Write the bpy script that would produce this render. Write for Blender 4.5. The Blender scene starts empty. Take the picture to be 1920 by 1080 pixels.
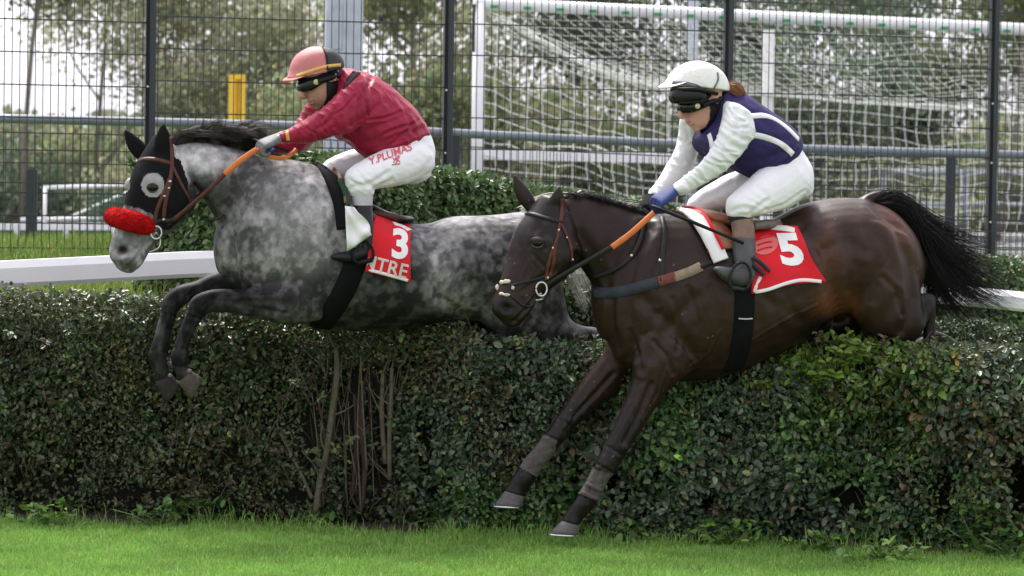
import bpy, bmesh, math, random
import numpy as np
from mathutils import Vector, Matrix
from mathutils.bvhtree import BVHTree

random.seed(7)
RNG = np.random.default_rng(11)
R = math.radians
SC = bpy.context.scene
COL = SC.collection

# ------------------------------------------------------------------ camera, sky, sun, exposure
F = 6200.0                                   # focal length in pixels of the 1920 wide frame
CAM = Vector((0.0, -16.0, 1.7))
PITCH = math.atan(200.0 / F)
ROLL = R(0.8)
RC = Matrix.Rotation(R(90) - PITCH, 3, 'X') @ Matrix.Rotation(ROLL, 3, 'Z')
cam_data = bpy.data.cameras.new('camera')
cam = bpy.data.objects.new('camera', cam_data)
COL.objects.link(cam)
cam.matrix_world = Matrix.Translation(CAM) @ RC.to_4x4()
cam_data.sensor_width = 36.0
cam_data.lens = F / 1920.0 * 36.0
cam_data.clip_start = 0.5
cam_data.clip_end = 3000.0
cam_data.dof.use_dof = True
cam_data.dof.focus_distance = 15.6
cam_data.dof.aperture_fstop = 4.8
SC.camera = cam

SUN_EL, SUN_AZ = R(58), R(-25)               # azimuth from +Y (behind the horses) towards +X
world = bpy.data.worlds.new('World')
SC.world = world
world.use_nodes = True
wn = world.node_tree
wn.nodes.clear()
sky = wn.nodes.new('ShaderNodeTexSky')
sky.sky_type = 'NISHITA'
sky.sun_disc = False
sky.sun_elevation = SUN_EL
sky.sun_rotation = SUN_AZ
sky.air_density = 1.0
sky.dust_density = 4.0
sky.ozone_density = 1.0
hsv = wn.nodes.new('ShaderNodeHueSaturation')
hsv.inputs['Saturation'].default_value = 0.16
wbg = wn.nodes.new('ShaderNodeBackground')
wbg.inputs['Strength'].default_value = 0.15
wout = wn.nodes.new('ShaderNodeOutputWorld')
wn.links.new(sky.outputs[0], hsv.inputs['Color'])
deck = wn.nodes.new('ShaderNodeMix')           # an even overcast deck over most of the clear sky
deck.data_type = 'RGBA'
deck.inputs['Factor'].default_value = 0.75
deck.inputs['B'].default_value = (2.45, 2.38, 2.72, 1)
wn.links.new(hsv.outputs[0], deck.inputs['A'])
wn.links.new(deck.outputs['Result'], wbg.inputs['Color'])
wn.links.new(wbg.outputs[0], wout.inputs['Surface'])

sun_data = bpy.data.lights.new('sun', 'SUN')
sun_data.energy = 1.7
sun_data.angle = R(14)
sun_data.color = (1.0, 0.96, 0.9)
sun = bpy.data.objects.new('sun', sun_data)
COL.objects.link(sun)
sd = Vector((math.sin(SUN_AZ) * math.cos(SUN_EL), math.cos(SUN_AZ) * math.cos(SUN_EL), math.sin(SUN_EL)))
sun.rotation_euler = sd.to_track_quat('Z', 'Y').to_euler()
sun.location = sd * 50

SC.view_settings.view_transform = 'Standard'
SC.view_settings.look = 'None'
SC.view_settings.exposure = 1.78
SC.view_settings.gamma = 1.0
SC.render.engine = 'CYCLES'
SC.cycles.use_denoising = True
SC.cycles.max_bounces = 6
SC.cycles.transparent_max_bounces = 8

# ------------------------------------------------------------------ projection helpers
RCN = np.array(RC)
CAMN = np.array(CAM)

def ray(px, py):
    return RC @ Vector(((px - 960.0) / F, (540.0 - py) / F, -1.0))

def at(px, py, Y):
    d = ray(px, py)
    return CAM + d * ((Y - CAM.y) / d.y)

def proj(V):
    l = (np.asarray(V) - CAMN) @ RCN
    return np.stack([960 + F * l[:, 0] / -l[:, 2], 540 - F * l[:, 1] / -l[:, 2]], 1)

class Plane:
    """upright plane a rider and horse move in; k is the sideways distance towards the viewer"""
    def __init__(s, px0, Y0, ang):
        a = R(ang)
        s.p0 = at(px0, 540, Y0)
        s.n = Vector((math.sin(a), -math.cos(a), 0))
        s.u = Vector((-math.cos(a), -math.sin(a), 0))
    def pt(s, px, py, k=0.0):
        d = ray(px, py)
        return CAM + d * (((s.p0 + s.n * k - CAM).dot(s.n)) / d.dot(s.n))
    def mirror(s, p):
        return p - s.n * (2 * (p - s.p0).dot(s.n))

# ------------------------------------------------------------------ noise
def _hash(i, j, k, seed):
    h = (i * 374761393 + j * 668265263 + k * 2147483647 + seed * 1274126177) & 0xffffffff
    h = ((h ^ (h >> 13)) * 1274126177) & 0xffffffff
    return ((h ^ (h >> 16)) & 0xffff) / 65535.0

def vnoise(P, scale=1.0, seed=0):
    P = np.asarray(P, float) * scale
    I = np.floor(P).astype(np.int64)
    f = P - I
    f = f * f * (3 - 2 * f)
    out = np.zeros(len(P))
    for a in (0, 1):
        for b in (0, 1):
            for c in (0, 1):
                w = (f[:, 0] if a else 1 - f[:, 0]) * (f[:, 1] if b else 1 - f[:, 1]) * (f[:, 2] if c else 1 - f[:, 2])
                out += w * _hash(I[:, 0] + a, I[:, 1] + b, I[:, 2] + c, seed)
    return out

def fbm(P, scale=1.0, seed=0, octs=3):
    o, a, t = 0, 1.0, 0
    for i in range(octs):
        o = o + a * vnoise(P, scale * 2 ** i, seed + i * 17)
        t += a
        a *= 0.55
    return o / t

def smooth(a, b, x):
    t = np.clip((x - a) / (b - a), 0, 1)
    return t * t * (3 - 2 * t)

# ------------------------------------------------------------------ objects
def wl(o):
    v = Vector((0, 0, 0))
    while o is not None:
        v = v + o.location
        o = o.parent
    return v

def tag(o, label=None, cat=None, group=None, kind=None):
    for k, v in (('label', label), ('category', cat), ('group', group), ('kind', kind)):
        if v:
            o[k] = v
    return o

def empty(name, loc, label=None, cat=None, group=None, kind=None):
    o = bpy.data.objects.new(name, None)
    o.empty_display_size = 0.1
    COL.objects.link(o)
    o.location = loc
    return tag(o, label, cat, group, kind)

def put(name, V, faces, mat, parent=None, loc=None, smooth_shade=True, colors=None, quads=False):
    """link vertices given in world coordinates as one mesh object"""
    me = bpy.data.meshes.new(name)
    base = wl(parent) if parent is not None else Vector(loc if loc is not None else (0, 0, 0))
    V = np.asarray([tuple(v) for v in V] if not isinstance(V, np.ndarray) else V, dtype=np.float64) - np.array(base)
    if isinstance(faces, np.ndarray):
        nf, k = faces.shape
        me.vertices.add(len(V))
        me.vertices.foreach_set('co', V.astype(np.float32).ravel())
        me.loops.add(nf * k)
        me.loops.foreach_set('vertex_index', faces.astype(np.int32).ravel())
        me.polygons.add(nf)
        me.polygons.foreach_set('loop_start', np.arange(0, nf * k, k, dtype=np.int32))
        me.update(calc_edges=True)
    else:
        me.from_pydata([tuple(v) for v in V], [], faces)
        me.update()
    if smooth_shade:
        me.polygons.foreach_set('use_smooth', np.ones(len(me.polygons), dtype=bool))
    if colors is not None:
        ca = me.color_attributes.new('Col', 'FLOAT_COLOR', 'POINT')
        c = np.ones((len(V), 4), np.float32)
        c[:, :3] = colors
        ca.data.foreach_set('color', c.ravel())
    if mat is not None:
        for m in (mat if isinstance(mat, (list, tuple)) else [mat]):
            me.materials.append(m)
    o = bpy.data.objects.new(name, me)
    COL.objects.link(o)
    if parent is not None:
        o.parent = parent
    else:
        o.location = base
    return o

class MB:
    """collects rings, tubes and boxes in one mesh"""
    def __init__(s):
        s.v, s.f = [], []
    def loft(s, rings, cap=True, closed=True):
        b = len(s.v)
        n = len(rings[0])
        for r in rings:
            s.v.extend(r)
        for i in range(len(rings) - 1):
            for j in range(n if closed else n - 1):
                a, c = b + i * n + j, b + i * n + (j + 1) % n
                s.f.append((a, c, c + n, a + n))
        if cap:
            for i, flip in ((0, True), (len(rings) - 1, False)):
                c = Vector((0, 0, 0))
                for p in rings[i]:
                    c += p
                s.v.append(c / n)
                ci = len(s.v) - 1
                for j in range(n):
                    a, d = b + i * n + j, b + i * n + (j + 1) % n
                    s.f.append((d, a, ci) if flip else (a, d, ci))
    def box(s, c, sx, sy, sz, rot=None, bev=0.0):
        X, Y, Z = Vector((sx / 2, 0, 0)), Vector((0, sy / 2, 0)), Vector((0, 0, sz / 2))
        if rot is not None:
            X, Y, Z = rot @ X, rot @ Y, rot @ Z
        c = Vector(c)
        if bev <= 0:
            s.loft([[c + X * a + Y * b2 + Z * zz for a, b2 in ((-1, -1), (1, -1), (1, 1), (-1, 1))] for zz in (-1, 1)])
        else:
            kx, ky, kz = 1 - bev / (sx / 2), 1 - bev / (sy / 2), 1 - bev / (sz / 2)
            prof = [(-kx, -1), (kx, -1), (1, -ky), (1, ky), (kx, 1), (-kx, 1), (-1, ky), (-1, -ky)]
            rr = []
            for zz, m in ((-1, 1 - bev / max(sx, sy) * 2), (-kz, 1), (kz, 1), (1, 1 - bev / max(sx, sy) * 2)):
                rr.append([c + X * a * m + Y * b2 * m + Z * zz for a, b2 in prof])
            s.loft(rr)
    def bar(s, p, q, w, h, up=Vector((0, 0, 1)), bev=0.0):
        p, q = Vector(p), Vector(q)
        t = (q - p).normalized()
        side = t.cross(up)
        if side.length < 1e-4:
            side = t.cross(Vector((0, 1, 0)))
        side.normalize()
        u = side.cross(t).normalized()
        if bev:
            a, b2 = w / 2, h / 2
            prof = [(-a + bev, -b2), (a - bev, -b2), (a, -b2 + bev), (a, b2 - bev), (a - bev, b2), (-a + bev, b2), (-a, b2 - bev), (-a, -b2 + bev)]
        else:
            prof = [(-w / 2, -h / 2), (w / 2, -h / 2), (w / 2, h / 2), (-w / 2, h / 2)]
        s.loft([[e + side * x + u * y for x, y in prof] for e in (p, q)])
    def tube(s, pts, rad, n=8, res=0, flat=None, cap=True):
        pts = [Vector(p) for p in pts]
        rad = list(rad) if hasattr(rad, '__len__') else [rad] * len(pts)
        if res:
            pts, rad = spline(pts, res), spline1(rad, res)
        rings = []
        t0 = (pts[1] - pts[0]).normalized()
        side = t0.orthogonal().normalized()
        for i, p in enumerate(pts):
            t = (pts[min(i + 1, len(pts) - 1)] - pts[max(i - 1, 0)])
            if t.length < 1e-9:
                t = t0
            t = t.normalized()
            side = (side - t * side.dot(t))
            side = side.normalized() if side.length > 1e-6 else t.orthogonal().normalized()
            u = t.cross(side)
            rings.append([p + (side * math.cos(2 * math.pi * j / n) + u * math.sin(2 * math.pi * j / n)) * rad[i] for j in range(n)])
        s.loft(rings, cap)
    def ellipsoid(s, c, A, B, C, n=16, m=10):
        c = Vector(c)
        rings = []
        for i in range(1, m):
            ph = math.pi * i / m
            rings.append([c + A * (-math.cos(ph)) + (B * math.cos(2 * math.pi * j / n) + C * math.sin(2 * math.pi * j / n)) * math.sin(ph) for j in range(n)])
        b = len(s.v)
        s.loft(rings, cap=True)
        s.v[-2] = c - A
        s.v[-1] = c + A
    def build(s, name, mat, parent=None, loc=None, smooth_shade=True, colors=None):
        return put(name, s.v, s.f, mat, parent, loc, smooth_shade, colors)

def cr(p0, p1, p2, p3, t):
    return 0.5 * ((2 * p1) + (p2 - p0) * t + (2 * p0 - 5 * p1 + 4 * p2 - p3) * t * t + (3 * p1 - p0 - 3 * p2 + p3) * t ** 3)

def spline(pts, res):
    out = []
    n = len(pts)
    for i in range(n - 1):
        a, b, c, d = pts[max(i - 1, 0)], pts[i], pts[i + 1], pts[min(i + 2, n - 1)]
        for j in range(res):
            out.append(cr(a, b, c, d, j / res))
    out.append(pts[-1])
    return out

def spline1(v, res):
    return [float(x) for x in spline([np.float64(q) for q in v], res)]

def ring(c, A, B, n=24, p=2.0):
    o = []
    e = 2.0 / p
    for i in range(n):
        t = 2 * math.pi * i / n
        ct, st = math.cos(t), math.sin(t)
        o.append(c + A * (math.copysign(abs(ct) ** e, ct)) + B * (math.copysign(abs(st) ** e, st)))
    return o

def limb(mb, P, st, res=4, n=20, p=2.0, nb=None, round_ends=True, kk=0.0):
    """st: rows (x1,y1,x2,y2,k,w): the two outline points in the picture plane, sideways place and half width"""
    nb = nb or P.n
    C, A, Wd = [], [], []
    for (x1, y1, x2, y2, k, w) in st:
        a, b = P.pt(x1, y1, k + kk), P.pt(x2, y2, k + kk)
        C.append((a + b) / 2)
        A.append((a - b) / 2)
        Wd.append(w)
    if res > 1:
        C, A, Wd = spline(C, res), spline(A, res), spline1(Wd, res)
    rings = []
    if round_ends:
        d = (C[1] - C[0])
        d = d.normalized() if d.length > 1e-6 else P.u
        h = min(A[0].length, Wd[0])
        for q in (80, 55, 28):
            rings.append(ring(C[0] - d * h * 0.6 * math.sin(R(q)), A[0] * math.cos(R(q)), nb * Wd[0] * math.cos(R(q)), n, p))
    for c, a, w in zip(C, A, Wd):
        rings.append(ring(c, a, nb * w, n, p))
    if round_ends:
        d = (C[-1] - C[-2])
        d = d.normalized() if d.length > 1e-6 else P.u
        h = min(A[-1].length, Wd[-1])
        for q in (28, 55, 80):
            rings.append(ring(C[-1] + d * h * 0.6 * math.sin(R(q)), A[-1] * math.cos(R(q)), nb * Wd[-1] * math.cos(R(q)), n, p))
    mb.loft(rings)

def remesh(mb, vox, it=6, fac=0.5, inflate=0.0):
    """one continuous skin over everything in mb; returns vertices, quads"""
    me = bpy.data.meshes.new('skin')
    me.from_pydata([tuple(v) for v in mb.v], [], mb.f)
    o = bpy.data.objects.new('skin', me)
    COL.objects.link(o)
    m = o.modifiers.new('r', 'REMESH')
    m.mode = 'VOXEL'
    m.voxel_size = vox
    s = o.modifiers.new('s', 'SMOOTH')
    s.factor = fac
    s.iterations = it
    dg = bpy.context.evaluated_depsgraph_get()
    ev = o.evaluated_get(dg)
    r = bpy.data.meshes.new_from_object(ev)
    V = np.zeros(len(r.vertices) * 3)
    r.vertices.foreach_get('co', V)
    V = V.reshape(-1, 3)
    N = np.zeros(len(r.vertices) * 3)
    r.vertices.foreach_get('normal', N)
    N = N.reshape(-1, 3)
    Q = np.zeros(len(r.loops), dtype=np.int32)
    r.loops.foreach_get('vertex_index', Q)
    Q = Q.reshape(-1, 4)
    V = V + N * inflate
    bpy.data.objects.remove(o)
    bpy.data.meshes.remove(me)
    bpy.data.meshes.remove(r)
    return V, Q, N

def vnormals(V, Q):
    a = V[Q[:, 2]] - V[Q[:, 0]]
    b = V[Q[:, 3]] - V[Q[:, 1]]
    fn = np.cross(a, b)
    N = np.zeros_like(V)
    for i in range(4):
        np.add.at(N, Q[:, i], fn)
    return N / (np.linalg.norm(N, axis=1, keepdims=True) + 1e-12)

def segdist(PX, poly):
    d = np.full(len(PX), 1e9)
    for (x1, y1), (x2, y2) in zip(poly[:-1], poly[1:]):
        a = np.array([x1, y1], float)
        e = np.array([x2 - x1, y2 - y1], float)
        t = np.clip(((PX - a) @ e) / (e @ e + 1e-9), 0, 1)
        d = np.minimum(d, np.linalg.norm(PX - a - t[:, None] * e, axis=1))
    return d

def facing(V, N):
    D = CAMN - V
    D /= np.linalg.norm(D, axis=1, keepdims=True)
    return np.clip((N * D).sum(1) * 1.6, 0, 1)

def sculpt(V, N, creases=(), lumps=()):
    PX = proj(V)
    fc = facing(V, N)
    D = np.zeros(len(V))
    for poly, w, amp in creases:
        d = segdist(PX, poly)
        D += amp * (np.exp(-(d / w) ** 2) - 0.35 * np.exp(-((d - 1.9 * w) / (1.0 * w)) ** 2)) * fc
    for (x, y, rx, ry, ang, amp) in lumps:
        c, s = math.cos(R(ang)), math.sin(R(ang))
        dx, dy = PX[:, 0] - x, PX[:, 1] - y
        a = (dx * c + dy * s) / rx
        b = (-dx * s + dy * c) / ry
        D += amp * np.exp(-(a * a + b * b)) * fc
    return V + N * D[:, None]

def blobs(PX, base, lst):
    """soft patches of coat tone: (x, y, rx, ry, turn, value, strength)"""
    out = np.array(base, float) * np.ones((len(PX), 1)) if hasattr(base, '__len__') else np.full(len(PX), float(base))
    for (x, y, rx, ry, ang, val, st) in lst:
        c, s = math.cos(R(ang)), math.sin(R(ang))
        dx, dy = PX[:, 0] - x, PX[:, 1] - y
        a = (dx * c + dy * s) / rx
        b = (-dx * s + dy * c) / ry
        w = st * np.exp(-(a * a + b * b) ** 1.5)
        if out.ndim == 2:
            out = out * (1 - w[:, None]) + np.array(val) * w[:, None]
        else:
            out = out * (1 - w) + val * w
    return out

def inpoly(PX, poly):
    x, y = PX[:, 0], PX[:, 1]
    ins = np.zeros(len(PX), bool)
    n = len(poly)
    for i in range(n):
        x1, y1 = poly[i]
        x2, y2 = poly[(i + 1) % n]
        cnd = (y1 > y) != (y2 > y)
        xx = (x2 - x1) * (y - y1) / ((y2 - y1) if y2 != y1 else 1e-9) + x1
        ins ^= cnd & (x < xx)
    return ins

def folds(V, N, axis, freq, amp, seed, mask=None):
    """crisp cloth creases running across an axis"""
    ph = (V @ np.array(tuple(axis))) * freq + 5.0 * fbm(V, 7, seed, 2) + 2.0 * vnoise(V, 19, seed + 3)
    r = (1 - np.abs(np.sin(ph))) ** 2.2
    g = smooth(.36, .62, fbm(V, 8, seed + 9, 2))
    d = (r - .25) * g * amp
    if mask is not None:
        d = d * mask
    return V + N * d[:, None]

def worley(P, scale, seed=0):
    P = np.asarray(P, float) * scale
    I = np.floor(P).astype(np.int64)
    best = np.full(len(P), 9.0)
    for a in (-1, 0, 1):
        for b in (-1, 0, 1):
            for c in (-1, 0, 1):
                J = I + np.array([a, b, c])
                o = np.stack([_hash(J[:, 0], J[:, 1], J[:, 2], seed + k * 101) for k in range(3)], 1)
                best = np.minimum(best, np.linalg.norm(J + o - P, axis=1))
    return best

def bvh_of(V, Q):
    return BVHTree.FromPolygons([tuple(v) for v in V], [tuple(int(i) for i in q) for q in Q])

def hit(bvh, px, py, P, k=0.0, mx=0.12):
    d = ray(px, py).normalized()
    loc, nrm, idx, dist = bvh.ray_cast(CAM, d)
    if loc is not None:
        if nrm.dot(d) > 0:
            nrm = -nrm
        return loc, nrm
    loc, nrm, idx, dist = bvh.find_nearest(P.pt(px, py, k))
    if loc is None:
        return P.pt(px, py, k), P.n.copy()
    return loc, nrm

def shell(V, Q, N, mask, off, thick=0.0):
    """faces of a skin lifted off it as a close-fitting garment"""
    keep = mask[Q].all(1)
    q = Q[keep]
    ids = np.unique(q)
    mp = -np.ones(len(V), np.int64)
    mp[ids] = np.arange(len(ids))
    outer = V[ids] + N[ids] * off
    inner = V[ids] + N[ids] * (off - 0.004)
    q2 = mp[q]
    # boundary edges get a rim
    e = np.concatenate([q2[:, [0, 1]], q2[:, [1, 2]], q2[:, [2, 3]], q2[:, [3, 0]]])
    key = {}
    for a, b in e:
        kk = (min(a, b), max(a, b))
        key[kk] = key.get(kk, 0) + 1
    n = len(ids)
    rim = [(a, b, b + n, a + n) for (a, b) in map(tuple, e) if key[(min(a, b), max(a, b))] == 1]
    faces = np.concatenate([q2, np.array(rim, np.int64).reshape(-1, 4)])
    return np.concatenate([outer, inner]), faces

def ribbon(mb, PN, width, thick):
    """strap: PN list of (point, outward normal)"""
    rings = []
    n = len(PN)
    for i in range(n):
        p, nn = PN[i]
        t = (PN[min(i + 1, n - 1)][0] - PN[max(i - 1, 0)][0])
        t = t.normalized() if t.length > 1e-7 else Vector((1, 0, 0))
        s = t.cross(nn)
        s = s.normalized() if s.length > 1e-6 else t.orthogonal().normalized()
        u = s.cross(t).normalized()
        if u.dot(nn) < 0:
            u = -u
        w = width[i] if hasattr(width, '__len__') else width
        a = w / 2
        rings.append([p - s * a, p - s * a * 0.92 + u * thick, p + s * a * 0.92 + u * thick, p + s * a, p + s * a - u * thick * 0.5, p - s * a - u * thick * 0.5])
    mb.loft(rings)

def strap(mb, bvh, P, path, width, thick=0.004, res=6, mirror=False, lift=0.001, k=0.0):
    pts = spline([np.array(p, float) for p in path], res)
    PN = []
    for q in pts:
        l, nn = hit(bvh, q[0], q[1], P, k)
        PN.append((l + nn * lift, nn))
    # even out
    for _ in range(2):
        PN = [(PN[i][0] * 0.5 + (PN[max(i - 1, 0)][0] + PN[min(i + 1, len(PN) - 1)][0]) * 0.25, PN[i][1]) if 0 < i < len(PN) - 1 else PN[i] for i in range(len(PN))]
        PN = [(p, (PN[max(i - 1, 0)][1] + n2 + PN[min(i + 1, len(PN) - 1)][1]).normalized()) for i, (p, n2) in enumerate(PN)]
    ribbon(mb, PN, width, thick)
    if mirror:
        ribbon(mb, [(P.mirror(p), n2 - P.n * (2 * n2.dot(P.n))) for p, n2 in PN], width, thick)

def text2d(body, bold=0.0):
    cu = bpy.data.curves.new('lettering', 'FONT')
    cu.body = body
    cu.size = 1.0
    cu.offset = bold
    cu.resolution_u = 4
    o = bpy.data.objects.new('lettering', cu)
    COL.objects.link(o)
    dg = bpy.context.evaluated_depsgraph_get()
    dg.update()
    me = bpy.data.meshes.new_from_object(o.evaluated_get(dg))
    bm = bmesh.new()
    bm.from_mesh(me)
    bmesh.ops.remove_doubles(bm, verts=bm.verts, dist=1e-5)
    bmesh.ops.triangulate(bm, faces=bm.faces)
    for _ in range(3):
        es = [e for e in bm.edges if e.calc_length() > 0.16]
        if not es:
            break
        bmesh.ops.subdivide_edges(bm, edges=es, cuts=1)
        bmesh.ops.triangulate(bm, faces=bm.faces)
    V = np.array([v.co[:2] for v in bm.verts])
    bm.verts.index_update()
    T = [tuple(v.index for v in f.verts) for f in bm.faces]
    bm.free()
    bpy.data.objects.remove(o)
    bpy.data.curves.remove(cu)
    bpy.data.meshes.remove(me)
    mn, mx = V.min(0), V.max(0)
    return (V - mn) / (mx - mn), T

def decal(name, V2, T, o, right, up, bvh, P, mat, parent, lift=0.0025):
    """flat marks (0..1 square) laid onto a surface: o, right, up are in picture pixels of that surface"""
    pts = []
    for x, y in V2:
        l, nn = hit(bvh, o[0] + right[0] * x + up[0] * y, o[1] + right[1] * x + up[1] * y, P)
        pts.append(l + nn * lift)
    return put(name, pts, T, mat, parent, smooth_shade=False)

def cubicquad(q, u, v):
    (x0, y0), (x1, y1), (x2, y2), (x3, y3) = q          # tl tr br bl
    a = ((1 - u) * x0 + u * x1, (1 - u) * y0 + u * y1)
    b = ((1 - u) * x3 + u * x2, (1 - u) * y3 + u * y2)
    return (1 - v) * a[0] + v * b[0], (1 - v) * a[1] + v * b[1]

def drape(q, bvh, P, nx=16, ny=16, off=0.012, wave=0.006, seed=0, bend=0.0, flare=0.0, k=0.3):
    """cloth lying on a flank: returns grid points, normals"""
    G = []
    for j in range(ny + 1):
        row = []
        for i in range(nx + 1):
            u, v = i / nx, j / ny
            x, y = cubicquad(q, u, v)
            y += bend * math.sin(u * math.pi) * v
            l, nn = hit(bvh, x, y, P, k)
            row.append([l, nn])
        G.append(row)
    pos = np.array([[tuple(c[0]) for c in r] for r in G])
    nr = np.array([[tuple(c[1]) for c in r] for r in G])
    for _ in range(4):
        p2 = np.pad(pos, ((1, 1), (1, 1), (0, 0)), 'edge')
        av = (p2[:-2, 1:-1] + p2[2:, 1:-1] + p2[1:-1, :-2] + p2[1:-1, 2:]) / 4
        a = pos.copy()
        pos[1:-1, 1:-1] = (0.5 * pos + 0.5 * av)[1:-1, 1:-1]
        n2 = np.pad(nr, ((1, 1), (1, 1), (0, 0)), 'edge')
        nr = (n2[:-2, 1:-1] + n2[2:, 1:-1] + n2[1:-1, :-2] + n2[1:-1, 2:]) / 4 + nr
        nr /= np.linalg.norm(nr, axis=2, keepdims=True) + 1e-9
    jj, ii = np.mgrid[0:ny + 1, 0:nx + 1]
    u, v = ii / nx, jj / ny
    w = wave * (np.sin(u * 9 + v * 2 + seed) * v + 0.6 * np.sin(u * 4 - v * 5 + seed * 2))
    pos = pos + nr * (off + w + flare * v * v)[..., None]
    return pos, nr

def cloth_mesh(pos, nr, th=0.004):
    ny, nx = pos.shape[:2]
    V = np.concatenate([pos.reshape(-1, 3), (pos - nr * th).reshape(-1, 3)])
    f = []
    n = nx * ny
    for j in range(ny - 1):
        for i in range(nx - 1):
            a = j * nx + i
            f.append((a, a + nx, a + nx + 1, a + 1))
            f.append((n + a, n + a + 1, n + a + nx + 1, n + a + nx))
    edge = [(i, i + 1) for i in range(nx - 1)] + [((j + 1) * nx - 1, (j + 2) * nx - 1) for j in range(ny - 1)] + \
           [((ny - 1) * nx + i + 1, (ny - 1) * nx + i) for i in range(nx - 1)] + [((j + 1) * nx, j * nx) for j in range(ny - 1)]
    for a, b in edge:
        f.append((a, b, b + n, a + n))
    return V, f

def strands(guides, n, r0, seed, spread=0.01, tipspread=0.05, seg=10, wob=0.01, lenvar=0.3, taper=0.15, clumps=0, cl=0.7):
    """hair: every strand follows a mix of two neighbouring guide lines (world points)"""
    rg = np.random.default_rng(seed)
    GS = []
    for g in guides:
        g = spline([np.array(tuple(p), float) for p in g], 8)
        g = np.array(g)
        s = np.r_[0, np.cumsum(np.linalg.norm(np.diff(g, axis=0), axis=1))]
        tt = np.linspace(0, s[-1], seg + 1)
        GS.append(np.stack([np.interp(tt, s, g[:, c]) for c in range(3)], 1))
    GS = np.array(GS)
    V, Fq = [], []
    CP = []
    for i in range(-clumps, n):
        gi = rg.uniform(0, len(GS) - 1)
        if clumps and i >= 0:
            cg, cpath = CP[rg.integers(clumps)]
            gi = float(np.clip(cg + rg.normal(0, .35), 0, len(GS) - 1))
        a = int(min(gi, len(GS) - 2)) if len(GS) > 1 else 0
        b = min(a + 1, len(GS) - 1)
        w = gi - a
        L = 1 - lenvar * rg.random() ** 1.5
        path = (GS[a] * (1 - w) + GS[b] * w)
        t = np.linspace(0, 1, seg + 1)
        path = np.stack([np.interp(t * L, t, path[:, c]) for c in range(3)], 1)
        o0 = rg.normal(0, spread, 3)
        o1 = rg.normal(0, tipspread, 3)
        path = path + o0 + np.outer(t ** 1.6, o1)
        ph = rg.uniform(0, 6.28, 3)
        fr = rg.uniform(3, 8)
        path = path + wob * (t ** 1.2)[:, None] * np.sin(fr * t[:, None] + ph)
        if i < 0:
            CP.append((gi, path))
            continue
        if clumps:
            wt = (cl * np.clip(t * 1.5, 0, 1))[:, None]
            path = path * (1 - wt) + cpath * wt
        tan = np.gradient(path, axis=0)
        tan /= np.linalg.norm(tan, axis=1, keepdims=True) + 1e-9
        s = np.cross(tan, rg.normal(0, 1, 3))
        s /= np.linalg.norm(s, axis=1, keepdims=True) + 1e-9
        u = np.cross(tan, s)
        r = (r0 * rg.uniform(0.6, 1.3) * (1 - (1 - taper) * t ** 2))[:, None]
        rings = np.stack([path + s * r, path + (-0.5 * s + 0.87 * u) * r, path + (-0.5 * s - 0.87 * u) * r], 1)
        V.append(rings.reshape(-1, 3))
    m = (seg + 1) * 3
    f = []
    for k in range(seg):
        for j in range(3):
            f.append((k * 3 + j, k * 3 + (j + 1) % 3, k * 3 + 3 + (j + 1) % 3, k * 3 + 3 + j))
    f = np.array(f)
    faces = (f[None] + (np.arange(n) * m)[:, None, None]).reshape(-1, 4)
    return np.concatenate(V), faces

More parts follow.
